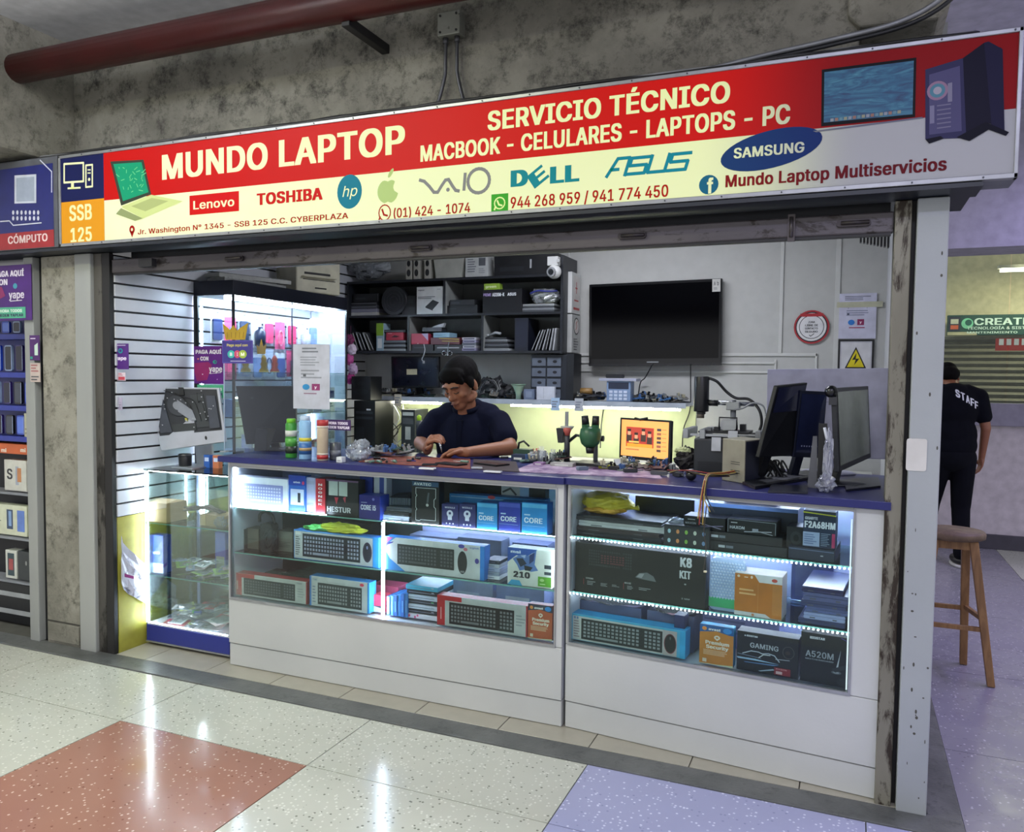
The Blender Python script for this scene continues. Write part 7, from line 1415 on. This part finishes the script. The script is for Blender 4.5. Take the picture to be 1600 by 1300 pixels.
# ---- right hand monitors
t, q = monitor_back('computer_screen', 'silver back of an all-in-one computer at the right end of the worktop', Q(1199, 577, .92), Q(1391, 575, .84), Q(1391, 718, .82), Q(1196, 712, .90), bez='a4a4bc', th=.02)
MB(M('8c8ca4', .3, .3)).add([q(.46, .62, .002), q(.54, .62, .002), q(.54, .63, .002), q(.46, .63, .002)], [(0, 1, 2, 3)]).obj('port_slot', t)
t, q = monitor_back('monitor', 'black monitor leaning back, left of the foil bag', Q(1215, 603, .44), Q(1262, 598, .66), Q(1238, 712, .58), Q(1186, 715, .38), th=.018, bez='0f1115', fr_=.07, standxy=(F0.at(1243, 735, .50)[0], .50))
MB(M('191d38', .12)).add([q(.06, .62, .0012), q(.97, .62, .0012), q(.97, .97, .0012), q(.06, .97, .0012)], [(0, 1, 2, 3)]).obj('upper_panel', t)
t, q = monitor_back('monitor', 'second dark monitor standing close behind the leaning one', Q(1252, 610, .60), Q(1293, 612, .72), Q(1284, 716, .72), Q(1240, 714, .58), th=.018, bez='1b2030', fr_=.06, standxy=(F0.at(1262, 720, .72)[0], .74), screen=M('232a48', .1))
m = MB(M('b8c0e0', .4)); [m.add([q(.2 + .09 * k, .16, .003), q(.24 + .09 * k, .16, .003), q(.24 + .09 * k, .18, .003), q(.2 + .09 * k, .18, .003)], [(0, 1, 2, 3)]) for k in range(7)]; m.obj('buttons', t, kind='stuff')
t, q = monitor_back('monitor', 'monitor with a grey green screen at the right end of the worktop', Q(1306, 606, .36), Q(1357, 603, .74), Q(1361, 715, .72), Q(1311, 738, .34), th=.02, bez='2c2e33', screen=M('7c8478', .16), standxy=(F0.at(1335, 745, .52)[0] + .03, .55))
MB(M('101214', .4)).box(-.03, -.05, 0, .03, .05, .0).obj('x', t) if 0 else None
t = thing('webcam', 'small black webcam clipped to the left edge of the grey green screen', 'camera', *Q(1299, 612, .36)); MB(M('101114', .25)).sph((0, 0, 0), .024, n=18, m=12).obj('ball', t); MB(M('2c2e33', .4)).box(-.008, -.01, -.05, .02, .02, -.02).obj('clip', t)
x, z = F0.at(1291, 700, .34); t = thing('stand_arm', 'black angular stand behind the foil bag', 'stand', x, .37, BB); MB(M('0f1114', .4)).hexa([(-.03, 0, 0), (.02, 0, 0), (.02, .03, 0), (-.03, .03, 0)], [(-.03, 0, .25), (.0, 0, .25), (.0, .03, .25), (-.03, .03, .25)]).obj('arm', t); MB(M('5c5e64', .4)).hexa([(-.065, .01, 0), (-.03, .01, 0), (-.03, .03, 0), (-.065, .03, 0)], [(-.05, .01, .20), (-.035, .01, .20), (-.035, .03, .20), (-.05, .03, .20)]).obj('strut', t)
t = thing('foil_bag', 'crumpled clear film bag tied to the stand at the right worktop', 'bag', F0.at(1291, 750, .27)[0], .27, BB)
FOIL = glassmat('foil_film', tint='e8ecf4', refl=.28, rough=.15, body=.55, bodycol='b8bccc'); MB(FOIL).blob((0, 0, .035), .034, .03, .035, amp=.35, seed=51, flat=-.034).obj('ball', t); MB(FOIL).blob((.004, .02, .13), .018, .014, .09, amp=.45, seed=52).obj('twisted_neck', t); MB(M('c8ccd4', .4)).tube([(0, .02, .19), (-.005, .02, .21), (-.012, .025, .24)], .006).obj('tie', t)
t = thing('black_folder', 'thin black laptop lying across the right worktop edge', 'laptop', 0, 0, CT); ps = [Vector(F0.at_z(a, b, CT)) for a, b in ((1160, 757), (1262, 738), (1275, 748), (1180, 765))]
MB(BLK).add([(p.x, p.y, .0005) for p in ps] + [(p.x, p.y, .012) for p in ps], [(3, 2, 1, 0), (4, 5, 6, 7), (0, 1, 5, 4), (1, 2, 6, 5), (2, 3, 7, 6), (3, 0, 4, 7)]).obj('body', t)
MB(M('54565c', .4)).add([(p.x, p.y, .0125) for p in [ps[0] * .8 + ps[2] * .2, ps[1] * .8 + ps[3] * .2, ps[2] * .8 + ps[0] * .2, ps[3] * .8 + ps[1] * .2]], [(0, 1, 2, 3)]).obj('face', t)
for k, (pts, lb) in enumerate(((((1318, 752), (1372, 748), (1376, 762), (1322, 768)), 'dark flat tray before the grey green screen'), (((1200, 770), (1262, 772), (1262, 762), (1205, 760)), 'dark flat pad on the right worktop near the foil bag'))):
    ps = [Vector(F0.at_z(a, b, CT)) for a, b in pts]; t = thing('flat_tray', lb, 'tray', 0, 0, CT)
    MB(M('1c1f2c', .3)).add([(p.x, p.y, .0005) for p in ps] + [(p.x, p.y, .008) for p in ps], [(3, 2, 1, 0), (4, 5, 6, 7), (0, 1, 5, 4), (1, 2, 6, 5), (2, 3, 7, 6), (3, 0, 4, 7)]).obj('body', t)
rr = random.Random(77)
t = thing('cable_knot', 'knot of black cables behind the power supply box', 'cable', F0.at(1212, 720, .60)[0], .60, BB)
for k in range(6): MB(BLK).tube(smooth_path([(rr.uniform(-.05, .05), rr.uniform(-.03, .03), .005), (rr.uniform(-.05, .05), rr.uniform(-.03, .03), .07), (rr.uniform(-.05, .05), 0, .03), (rr.uniform(-.05, .05), 0, .08), (rr.uniform(-.06, .06), 0, .006)]), .004, n=5).obj('cable', t)
for k, (px, y, c, w_, lb) in enumerate(((960, .58, '1c1e22', .05, 'black clip tool on the worktop before the lit screen'), (985, .52, '2c3034', .06, 'dark pliers on the worktop before the lit screen'), (1030, .5, '4c5054', .07, 'grey cable cutter before the lit screen'), (1060, .48, '2a2c30', .05, 'black adapter near the round camera'), (910, .5, '6c7c8c', .05, 'blue grey spool near the microscope'))):
    t = thing('hand_tool', lb, 'tool', F0.at(px, 722, y)[0], y, CT + .0025, rr.uniform(-1, 1)); MB(M(c, .4)).rbox(-w_ / 2, -.012, 0, w_ / 2, .012, .016, .004).obj('body', t); MB(M('8c9094', .3, .5)).tube([(w_ / 2, 0, .008), (w_ / 2 + .03, .006, .008)], .003, n=5).obj('tip', t)
# ================================================================ NEIGHBOURING STALL
yN = .26
nx0 = -5.4; nx1 = -4.14
t = thing('phone_stall', 'neighbouring stall unit of blue case racks and dark shelves at the left edge', 'stall', 0, 0, 0)
MB(M('15171c', .5)).box(nx0, yN + .12, .0, nx1, yN + .2, 2.1).obj('back_board', t)
z = lambda py, y=yN: F0.at(20, py, y)[1]
MB(M('16181c', .35)).box(nx0, yN, .01, nx1, yN + .12, z(912)).obj('drawer_block', t)
for py in (928, 955): MB(M('a4a8ac', .4)).box(nx0, yN - .004, z(py + 4), nx1, yN - .0005, z(py - 3)).obj('stripe', t)
BK = M('2a3aa0', .4, var=.1)
for py in (530, 590, 642, 690): MB(BK).box(nx0, yN + .01, z(py), nx1, yN + .12, z(py) + .03).obj('rack_tier', t)
MB(M('222c84', .4)).box(nx0, yN + .10, z(692), nx1, yN + .118, z(498)).obj('rack_back', t)
MB(M('c8602c', .4)).box(nx0, yN - .002, z(709), nx1, yN + .10, z(694)).obj('orange_strip', t)
for px in (2, 32):
    x, zz = F0.at(px, 706, yN - .003); MB(M('f0e0d0', .4)).text('mi', x, zz, x + .045, .022, yN - .0035, None, .04).obj('lettering', t)
for py in (770, 840, 908): MB(M('8c9098', .4)).box(nx0, yN + .0, z(py) - .012, nx1, yN + .12, z(py)).obj('shelf', t)
rr = random.Random(44)
for r, (zt_, zb_) in enumerate(((500, 528), (534, 588), (595, 640), (648, 688))):
    for k in range(4):
        px = -14 + k * 17 + (r % 2) * 3; x = F0.at(px, 600, yN)[0]; zz = z(zb_) + .031; h_ = max(.04, z(zt_) - zz - .005)
        b = thing('phone_case', ['black', 'blue', 'clear edged', 'dark violet'][(k + r) % 4] + ' phone case in the neighbouring rack, ' + ['top', 'second', 'third', 'bottom'][r] + ' tier, ' + ['out at the edge', 'left', 'middle', 'right'][k], 'phone case', x, yN + .03, zz)
        MB(M(['14161c', '2848c0', '8ca0c8', '2c2060'][(k + r) % 4], .25)).rbox(-.032, 0, 0, .032, .012, min(h_, .15), .012).obj('shell', b); MB(M(['3a4050', '5c7ce0', '1c2030', '141430'][(k + r) % 4], .2)).rbox(-.026, -.001, .008, .026, -.0002, min(h_, .15) - .008, .01).obj('face', b)
        MB(M('a4b4e0', .2)).box(.026, -.002, .005, .029, -.0012, min(h_, .15) - .006).obj('rim', b)
def nbox(lb, a, b, top, bot, c, it, y=yN + .02):
    return C('phone_box', lb, a, b, top, y, z(bot, yN), .06, c, it)
nbox('white phone box lettered S in the neighbouring stall', 7, 41, 719, 768, 'd4d4cc', [('t', 'S', .12, .38, .38, .32, '2c2c30', .03), ('r', .52, .2, .66, .8, 'a8b0c0'), ('r', .60, .3, .78, .75, 'c88858'), ('l', [(.02, .02), (.98, .02)], .01, 'a4a4a0')])
nbox('white phone box with two blue phones pictured, in the neighbouring stall', -14, 42, 789, 838, 'd8dcc4', [('r', .45, .2, .62, .85, '3c5070'), ('r', .50, .3, .58, .8, '8cacd8'), ('r', .74, .15, .94, .85, '6c8cd8'), ('lines', .05, .3, .3, .6, 3, '9ca08c')])
nbox('upright white phone box on the lowest shelf of the neighbouring stall', 9, 26, 860, 906, 'd4d8d0', [('r', .2, .1, .8, .9, '3c5058'), ('r', .3, .3, .7, .7, 'b05858')])
nbox('dark grey phone box on the lowest shelf beside the upright white one', 28, 50, 862, 906, '3a3f42', [('e', .6, .6, .06, .08, 'a0a4a4')])
nbox('lilac phone box behind the white box lettered S', 43, 52, 724, 768, 'a8a4b8', [('r', .2, .2, .8, .8, '8c88a8')], y=yN + .03)
nbox('cream box on the bottom tier of the neighbouring rack', 38, 50, 646, 688, 'b8b8a0', [('lines', .1, .2, .9, .5, 2, '8c8c78')])
sheetthing('payment_poster', 'large purple payment poster over the neighbouring stall', 'poster', -42, 418, 50, 500, .085, '4c2078', [('t', 'PAGA AQUÍ', .38, .80, .88, .10, 'e8e0f0', .05), ('t', 'CON', .38, .65, .60, .10, 'e8e0f0', .05), ('p', [(.1, .6), (.5, .62), (.56, .45), (.3, .3)], '8c2060'), ('e', .73, .62, .035, .05, '3c9cb0'), ('t', 'yape', .62, .40, .88, .13, 'e8e0f0', .03), ('l', [(.64, .35), (.84, .36)], .015, 'e8e0f0'), ('r', .0, .04, .90, .24, '4cb08c'), ('t', 'AHORA TODOS', .42, .15, .84, .05, 'dcf0e4', .05), ('t', 'PUEDEN YAPEAR', .40, .07, .86, .05, '20204c', .05)])
sheetthing('post_sticker', 'small purple payment sticker on the narrow metal post', 'sticker', 46, 524, 62, 563, .097, '4c2068', [('lines', .1, .82, .9, .92, 1, 'd8c8e0'), ('p', [(.5, .2), (.85, .2), (.85, .7), (.5, .6)], 'c8e0d0'), ('r', .05, .05, .3, .15, '20a08c')])
sheetthing('post_sticker', 'pink and white sticker under the purple one on the narrow metal post', 'sticker', 47, 567, 63, 597, .097, 'c4b4ac', [('lines', .1, .5, .9, .95, 3, 'a86464'), ('lines', .1, .05, .9, .35, 2, '54585c')])

# ================================================================ STOOL
cx, cy = .515, 1.70
t = thing('wooden_stool', 'worn round topped wooden stool standing outside behind the steel pillar', 'stool', cx, cy, 0)
W1 = woodmat('stool_seat_wood', '4c3c2c', '77634b', (3, 3, 3)); W2 = woodmat('stool_leg_wood', '6b4c2c', '9a7448')
MB(W1).lathe([(.135, .700), (.148, .706), (.150, .728), (.143, .738), (.001, .740)], n=32).obj('seat', t)
feet = ((.176, -.137), (.091, .16), (-.176, -.137), (-.15, .16))
tops = ((.085, -.075), (.07, .075), (-.085, -.075), (-.08, .075))
for (fx_, fy_), (tx, ty) in zip(feet, tops):
    w = .017; MB(W2).hexa([(fx_ - w, fy_ - w, .003), (fx_ + w, fy_ - w, .003), (fx_ + w, fy_ + w, .003), (fx_ - w, fy_ + w, .003)], [(tx - .02, ty - .02, .70), (tx + .02, ty - .02, .70), (tx + .02, ty + .02, .70), (tx - .02, ty + .02, .70)]).obj('leg', t, bev=.003)
def rung(a, b, z, h_=.022):
    f = lambda i: Vector((feet[i][0] + (tops[i][0] - feet[i][0]) * z / .7, feet[i][1] + (tops[i][1] - feet[i][1]) * z / .7, z))
    p, q_ = f(a), f(b); d = (q_ - p).normalized(); s = Vector((-d.y, d.x, 0)) * .01; u = Vector((0, 0, h_))
    MB(W2).hexa([p - s, q_ - s, q_ + s, p + s], [p - s + u, q_ - s + u, q_ + s + u, p + s + u]).obj('stretcher', t, bev=.002)
rung(0, 2, .26); rung(1, 3, .30); rung(0, 1, .31); rung(2, 3, .31)
def rail(a, b):
    p, q_ = Vector((*tops[a], .655)), Vector((*tops[b], .655)); d = (q_ - p).normalized(); s = Vector((-d.y, d.x, 0)) * .01; u = Vector((0, 0, .045))
    MB(W2).hexa([p - s, q_ - s, q_ + s, p + s], [p - s + u, q_ - s + u, q_ + s + u, p + s + u]).obj('seat_rail', t)
rail(0, 2); rail(1, 3); rail(0, 1); rail(2, 3)

# ================================================================ PEOPLE
def cap(m, p0, p1, r0, r1):
    p0 = Vector(p0); p1 = Vector(p1); m.cyl(p0, p1, r0, r1, n=16); m.sph(p0, r0, n=14, m=10); m.sph(p1, r1, n=14, m=10)
def ellip(m, c, r, rot=None):
    T = m.T; M_ = Matrix.Translation(c)
    if rot: M_ = M_ @ rot
    m.T = (T @ M_) if T is not None else M_; m.sph((0, 0, 0), *r, n=20, m=14); m.T = T
def fuse(m, name, parent, mat, voxel=.006, sm=6, crop=None):
    """weld overlapping volumes into one continuous skin"""
    m.mat = mat; m.m = [mat] * len(m.f)
    o = m.obj(name, parent); r = o.modifiers.new('r', 'REMESH'); r.mode = 'VOXEL'; r.voxel_size = voxel; r.use_smooth_shade = True
    s = o.modifiers.new('s', 'SMOOTH'); s.factor = .5; s.iterations = sm
    dg = bpy.context.evaluated_depsgraph_get(); dg.update(); me = bpy.data.meshes.new_from_object(o.evaluated_get(dg)); o.modifiers.clear()
    old = o.data; o.data = me; bpy.data.meshes.remove(old)
    for p in me.polygons: p.use_smooth = True
    if crop:
        b = bmesh.new(); b.from_mesh(me); dead = [f for f in b.faces if not crop(f.calc_center_median())]; bmesh.ops.delete(b, geom=dead, context='FACES'); b.to_mesh(me); b.free()
    return o
SKIN = M('8a5a40', .5, var=.06); SKIN2 = M('8c5c42', .55, var=.05); HAIR = M('070607', .85, var=.3, spec=.15); NAVY = M('0c1024', .95, var=.12, spec=.15)
def head_shapes(m, T):
    m.T = T
    ellip(m, (0, .012, .035), (.074, .092, .080)); ellip(m, (0, -.030, -.015), (.062, .058, .080)); ellip(m, (0, -.052, -.075), (.034, .034, .030))
    ellip(m, (0, -.072, .030), (.052, .020, .014)); ellip(m, (0, -.094, -.022), (.013, .020, .016)); ellip(m, (0, -.086, .004), (.009, .014, .028))
    ellip(m, (.009, -.088, -.026), (.009, .011, .008)); ellip(m, (-.009, -.088, -.026), (.009, .011, .008))
    for s in (-1, 1):
        ellip(m, (s * .038, -.058, -.018), (.022, .022, .020)); ellip(m, (s * .048, -.01, -.058), (.022, .04, .024)); ellip(m, (s * .075, .008, -.008), (.009, .017, .030)); ellip(m, (s * .026, -.070, .008), (.014, .012, .010))
    ellip(m, (0, -.081, -.052), (.024, .012, .006)); ellip(m, (0, -.078, -.062), (.020, .013, .007))
    m.T = None
def hand(m, wrist, d, palm_n, curl, s=1, flip=1):
    """palm and five bent fingers; d forward direction, palm_n out of the palm"""
    d = Vector(d).normalized(); n = Vector(palm_n); n = (n - d * n.dot(d)).normalized(); side = d.cross(n) * flip; w_ = Vector(wrist)
    T = Matrix((( *side, 0), (*d, 0), (*n, 0), (0, 0, 0, 1))).transposed(); T.translation = w_ + d * .045 * s
    T0 = m.T; m.T = T; m.sph((0, 0, 0), .040 * s, .050 * s, .017 * s, n=16, m=10); m.T = T0
    cap(m, w_ - d * .01, w_ + d * .03 * s, .024 * s, .026 * s)
    L = (.070, .078, .073, .058)
    for k in range(4):
        p = w_ + d * .085 * s + side * (-.030 + .020 * k) * s; a = 0; q_ = p - d * .02 * s
        for j, f in enumerate((.45, .32, .23)):
            a += curl[k] * (1, .9, .7)[j]; dv = d * math.cos(a) + n * math.sin(a); e = q_ + dv * (L[k] * f + (.018 if j == 0 else 0)) * s
            cap(m, q_, e, (.0092 - .0008 * j) * s, (.0086 - .0008 * j) * s); q_ = e
    p = w_ + d * .025 * s - side * .026 * s; e = p + (d * .6 - side * .6 + n * .35).normalized() * .042 * s; cap(m, p, e, .0125 * s, .010 * s)
    e2 = e + (d * .9 + n * .45 + side * .1).normalized() * .03 * s; cap(m, e, e2, .010 * s, .0082 * s)
# ---- the mechanic
yM = .98
root = thing('person', 'person in a navy polo shirt, head bowed, repairing a phone behind the counter', 'person', Q(728, 700, yM).x, yM, 0)
base = Vector(root.location); L_ = lambda px, py, y: Q(px, py, y) - base
sR = L_(679, 655, 1.0); sL = L_(784, 653, 1.0)              # shoulders, left and right in the picture
nk = L_(735, 640, 1.0); eR = L_(658, 704, .93); eL = L_(797, 700, .90); wR = L_(668, 706, .72); wL = L_(728, 708, .70)
sR.z = sL.z = (sR.z + sL.z) / 2 - .005
eR.z = max(eR.z, 1.125); eL.z = max(eL.z, 1.125); wR.z = max(wR.z, 1.115); wL.z = max(wL.z, 1.110)
hc = L_(720, 601, .93)
TH = Matrix.Translation(hc) @ Matrix.Rotation(-.16, 4, 'Z') @ Matrix.Rotation(.50, 4, 'X') @ Matrix.Rotation(-.04, 4, 'Y') @ Matrix.Scale(1.13, 4)
b = MB(); head_shapes(b, TH)
cz = sR.z
cap(b, (0.0, .03, cz - .02), (hc.x, hc.y + .03, hc.z - .05), .062, .056)
ellip(b, (0, .03, cz - .14), (.17, .10, .19)); ellip(b, (0, .07, cz - .36), (.155, .105, .18)); ellip(b, (0, .10, .93), (.165, .115, .13))
for s_, e_, w_ in ((sR, eR, wR), (sL, eL, wL)):
    cap(b, (s_.x * .9, s_.y, s_.z - .01), e_, .052, .040); cap(b, e_, w_, .041, .026)
for s in (-1, 1): cap(b, (s * .09, .10, .88), (s * .10, .08, .48), .082, .056); cap(b, (s * .10, .08, .48), (s * .11, .12, .08), .054, .038); ellip(b, (s * .11, .08, .045), (.045, .12, .042))
hand(b, wR + Vector((0, 0, .0)), (.35, -.35, .62), (.75, .1, -.2), (.75, .8, .85, .9), 1.0, 1)
hand(b, wL, (-1, -.25, .03), (-.05, -.3, -.95), (.55, .62, .7, .75), 1.0, -1)
body = fuse(b, 'body', root, SKIN2, .0045, 4)
hcut = lambda T, pts: [T @ Vector(p) for p in pts]
# hair: cap over the cranium with a fringe
h_ = MB(); h_.T = TH; ellip(h_, (0, .022, .048), (.082, .098, .082)); ellip(h_, (0, .055, .0), (.074, .062, .070)); ellip(h_, (.0, -.040, .076), (.068, .046, .034), Matrix.Rotation(.35, 4, 'X'))
for k in range(7): ellip(h_, (-.054 + .018 * k, -.068 + .004 * abs(k - 3), .056 - .008 * (k % 2)), (.012, .012, .030), Matrix.Rotation(.25, 4, 'X'))
for s in (-1, 1): ellip(h_, (s * .073, -.012, .020), (.011, .024, .032))
fuse(h_, 'hair', root, HAIR, .0045, 2)
m = MB(M('1c1210', .5)); m.T = TH
for s in (-1, 1): m.tube([(s * .012, -.0915, .028), (s * .028, -.0925, .034), (s * .046, -.080, .028)], .0035, n=6)
m.obj('eyebrows', root)
m = MB(M('201410', .4)); m.T = TH
for s in (-1, 1): m.tube([(s * .014, -.0835, .001), (s * .026, -.0845, -.003), (s * .038, -.0765, .001)], .0022, n=6)
m.obj('eyes', root)
m = MB(M('6c3c30', .5)); m.T = TH; m.tube([(-.020, -.0885, -.056), (0, -.0945, -.057), (.020, -.0885, -.056)], .0024, n=6); m.obj('mouth', root)
# polo shirt
p = MB(); ellip(p, (0, .03, cz - .13), (.190, .122, .205)); ellip(p, (0, .07, cz - .36), (.178, .125, .20)); ellip(p, (0, .10, .95), (.182, .132, .14))
for s_ in (sR, sL): cap(p, (s_.x * .22, .055, cz + .055), (s_.x * .62, .035, cz + .03), .050, .060)
cap(p, (sR.x * .45, .03, cz + .02), (sR.x * .92, sR.y, sR.z - .008), .062, .066); cap(p, (sL.x * .45, .03, cz + .02), (sL.x * .92, sL.y, sL.z - .008), .062, .066)
for s_, e_ in ((sR, eR), (sL, eL)): a = Vector((s_.x * .92, s_.y, s_.z - .01)); cap(p, a, a + (e_ - a) * .58, .066, .066)
shirt = fuse(p, 'polo_shirt', root, NAVY, .006, 5)
m = MB(M('0a0e20', .95, spec=.15)); nb = Vector((0.0, .025, cz + .055))
m.tube([(nb.x + .070 * math.cos(a), nb.y + .065 * math.sin(a) - .008, nb.z + .016 + .030 * math.sin(a)) for a in [PI * 1.62 + i * (PI * 1.76) / 20 for i in range(21)]], .014, n=8); m.obj('collar', root)
m = MB(M('0a0e20', .95, spec=.15)); m.hexa([(-.014, -.094, cz - .16), (.014, -.094, cz - .16), (.015, -.08, cz - .16), (-.015, -.08, cz - .16)], [(-.015, -.088, cz - .0), (.015, -.088, cz - .0), (.015, -.06, cz), (-.015, -.06, cz)]); m.obj('placket', root)
m = MB(M('20242c', .8)); m.T = None
ellip(m, (0, .10, .91), (.180, .132, .13))
for s in (-1, 1): cap(m, (s * .09, .10, .88), (s * .10, .08, .48), .096, .07); cap(m, (s * .10, .08, .48), (s * .11, .12, .10), .068, .055)
fuse(m, 'trousers', root, M('1c2030', .8), .009, 4)
t = thing('tweezers', 'fine steel tweezers in the mechanic\'s right hand', 'tool', *Q(690, 702, .64)); MB(CHR).tube([(-.045, .03, .05), (-.01, .005, .015), (0, 0, -.015)], [.003, .003, .001], n=6).obj('arm', t); MB(CHR).tube([(-.045, .036, .05), (-.01, .012, .015), (0.001, .002, -.015)], [.003, .003, .001], n=6).obj('arm', t)

# ---- the walker in the side corridor, seen from behind
yW = 4.35; cxw = Q(1490, 650, yW).x
root = thing('person', 'person in a black staff shirt walking away down the side corridor', 'person', cxw, yW, 0, .25)
cz = 1.40; b = MB(); TH = Matrix.Translation((-.0, .16, cz + .10)) @ Matrix.Rotation(.95, 4, 'X') @ Matrix.Rotation(PI, 4, 'Z') @ Matrix.Rotation(0, 4, 'X')
TH = Matrix.Translation((-.0, .15, cz + .11)) @ Matrix.Rotation(PI, 4, 'Z') @ Matrix.Rotation(.95, 4, 'X')
head_shapes(b, TH); cap(b, (0, .0, cz), (0, .11, cz + .07), .058, .056)
ellip(b, (0, .0, cz - .14), (.17, .10, .19)); ellip(b, (0, -.01, cz - .34), (.15, .10, .17)); ellip(b, (0, -.01, .93), (.16, .115, .12))
arm = {1: ((.185, 0, cz - .03), (.235, -.02, 1.12), (.245, .06, .88)), -1: ((-.185, 0, cz - .03), (-.235, .04, 1.12), (-.22, .16, .95))}
for s, (a, e_, w_) in arm.items(): cap(b, a, e_, .050, .038); cap(b, e_, w_, .037, .025); hand(b, w_, (0, .15, -1), (-s, 0, 0), (.3, .32, .35, .4), .95, -s)
legs = {1: ((.085, 0, .88), (.095, .04, .48), (.09, -.02, .09)), -1: ((-.085, 0, .88), (-.09, .16, .50), (-.09, .26, .12))}
for s, (a, k_, f_) in legs.items(): cap(b, a, k_, .08, .055); cap(b, k_, f_, .053, .038); ellip(b, (f_[0], f_[1] + .06, f_[2] - .045), (.042, .11, .035))
fuse(b, 'body', root, SKIN, .007, 4)
h_ = MB(); h_.T = TH; ellip(h_, (0, .022, .048), (.083, .099, .082)); ellip(h_, (0, .058, -.006), (.076, .060, .072)); fuse(h_, 'hair', root, HAIR, .007, 2)
p = MB(); ellip(p, (0, .0, cz - .12), (.192, .122, .20)); ellip(p, (0, -.01, cz - .34), (.175, .125, .19)); ellip(p, (0, -.01, .98), (.178, .13, .14)); cap(p, (-.09, 0, cz + .01), (-.18, 0, cz - .03), .06, .066); cap(p, (.09, 0, cz + .01), (.18, 0, cz - .03), .06, .066)
for s, (a, e_, w_) in arm.items(): a = Vector(a); cap(p, a, a + (Vector(e_) - a) * .62, .066, .064)
BS = M('0a0c14', .95, var=.15, spec=.15); fuse(p, 'shirt', root, BS, .008, 5)
m = MB(); ellip(m, (0, -.01, .90), (.172, .128, .13))
for s, (a, k_, f_) in legs.items(): cap(m, a, k_, .098, .072); cap(m, k_, (f_[0], f_[1], f_[2] + .02), .07, .058)
fuse(m, 'trousers', root, M('0d0f16', .95, var=.15, spec=.15), .009, 4)
for s, (a, k_, f_) in legs.items():
    m = MB(M('121316', .4)); ellip(m, (f_[0], f_[1] + .06, f_[2] - .035), (.050, .125, .042)); fuse(m, 'shoe', root, M('121316', .4), .008, 3)
    m = MB(M('c4c4c4', .5)); m.lathe([(.052, 0), (.054, .012), (.05, .022)], (f_[0], f_[1] + .055, f_[2] - .088), sx=.95, sy=2.35, n=20); m.obj('shoe_sole', root)
from mathutils.bvhtree import BVHTree
sh = [o for o in root.children if o.name.startswith('shirt')][0].data
tree = BVHTree.FromPolygons([v.co for v in sh.vertices], [tuple(p.vertices) for p in sh.polygons])
rl = root.matrix_basis.inverted()
for k, ch in enumerate('STAFF'):
    px, py = 1498 + k * 8.4, 615 + k * 4.6
    p = Q(px, py, yW - .12); p = rl @ p
    vs, fs, asp = textgeo(ch, .05); m = MB(M('d4d8dc', .5)); out = []
    for u, v, _k in vs:
        q_ = Vector((p.x + (u - .5) * .031, -1, p.z + (v - .5) * .056 - (u - .5) * .012)); hit = tree.ray_cast(q_, Vector((0, 1, 0)))[0]
        out.append((q_.x, (hit.y if hit else 0) - .004, q_.z))
    m.add(out, fs); m.obj('letter', root)
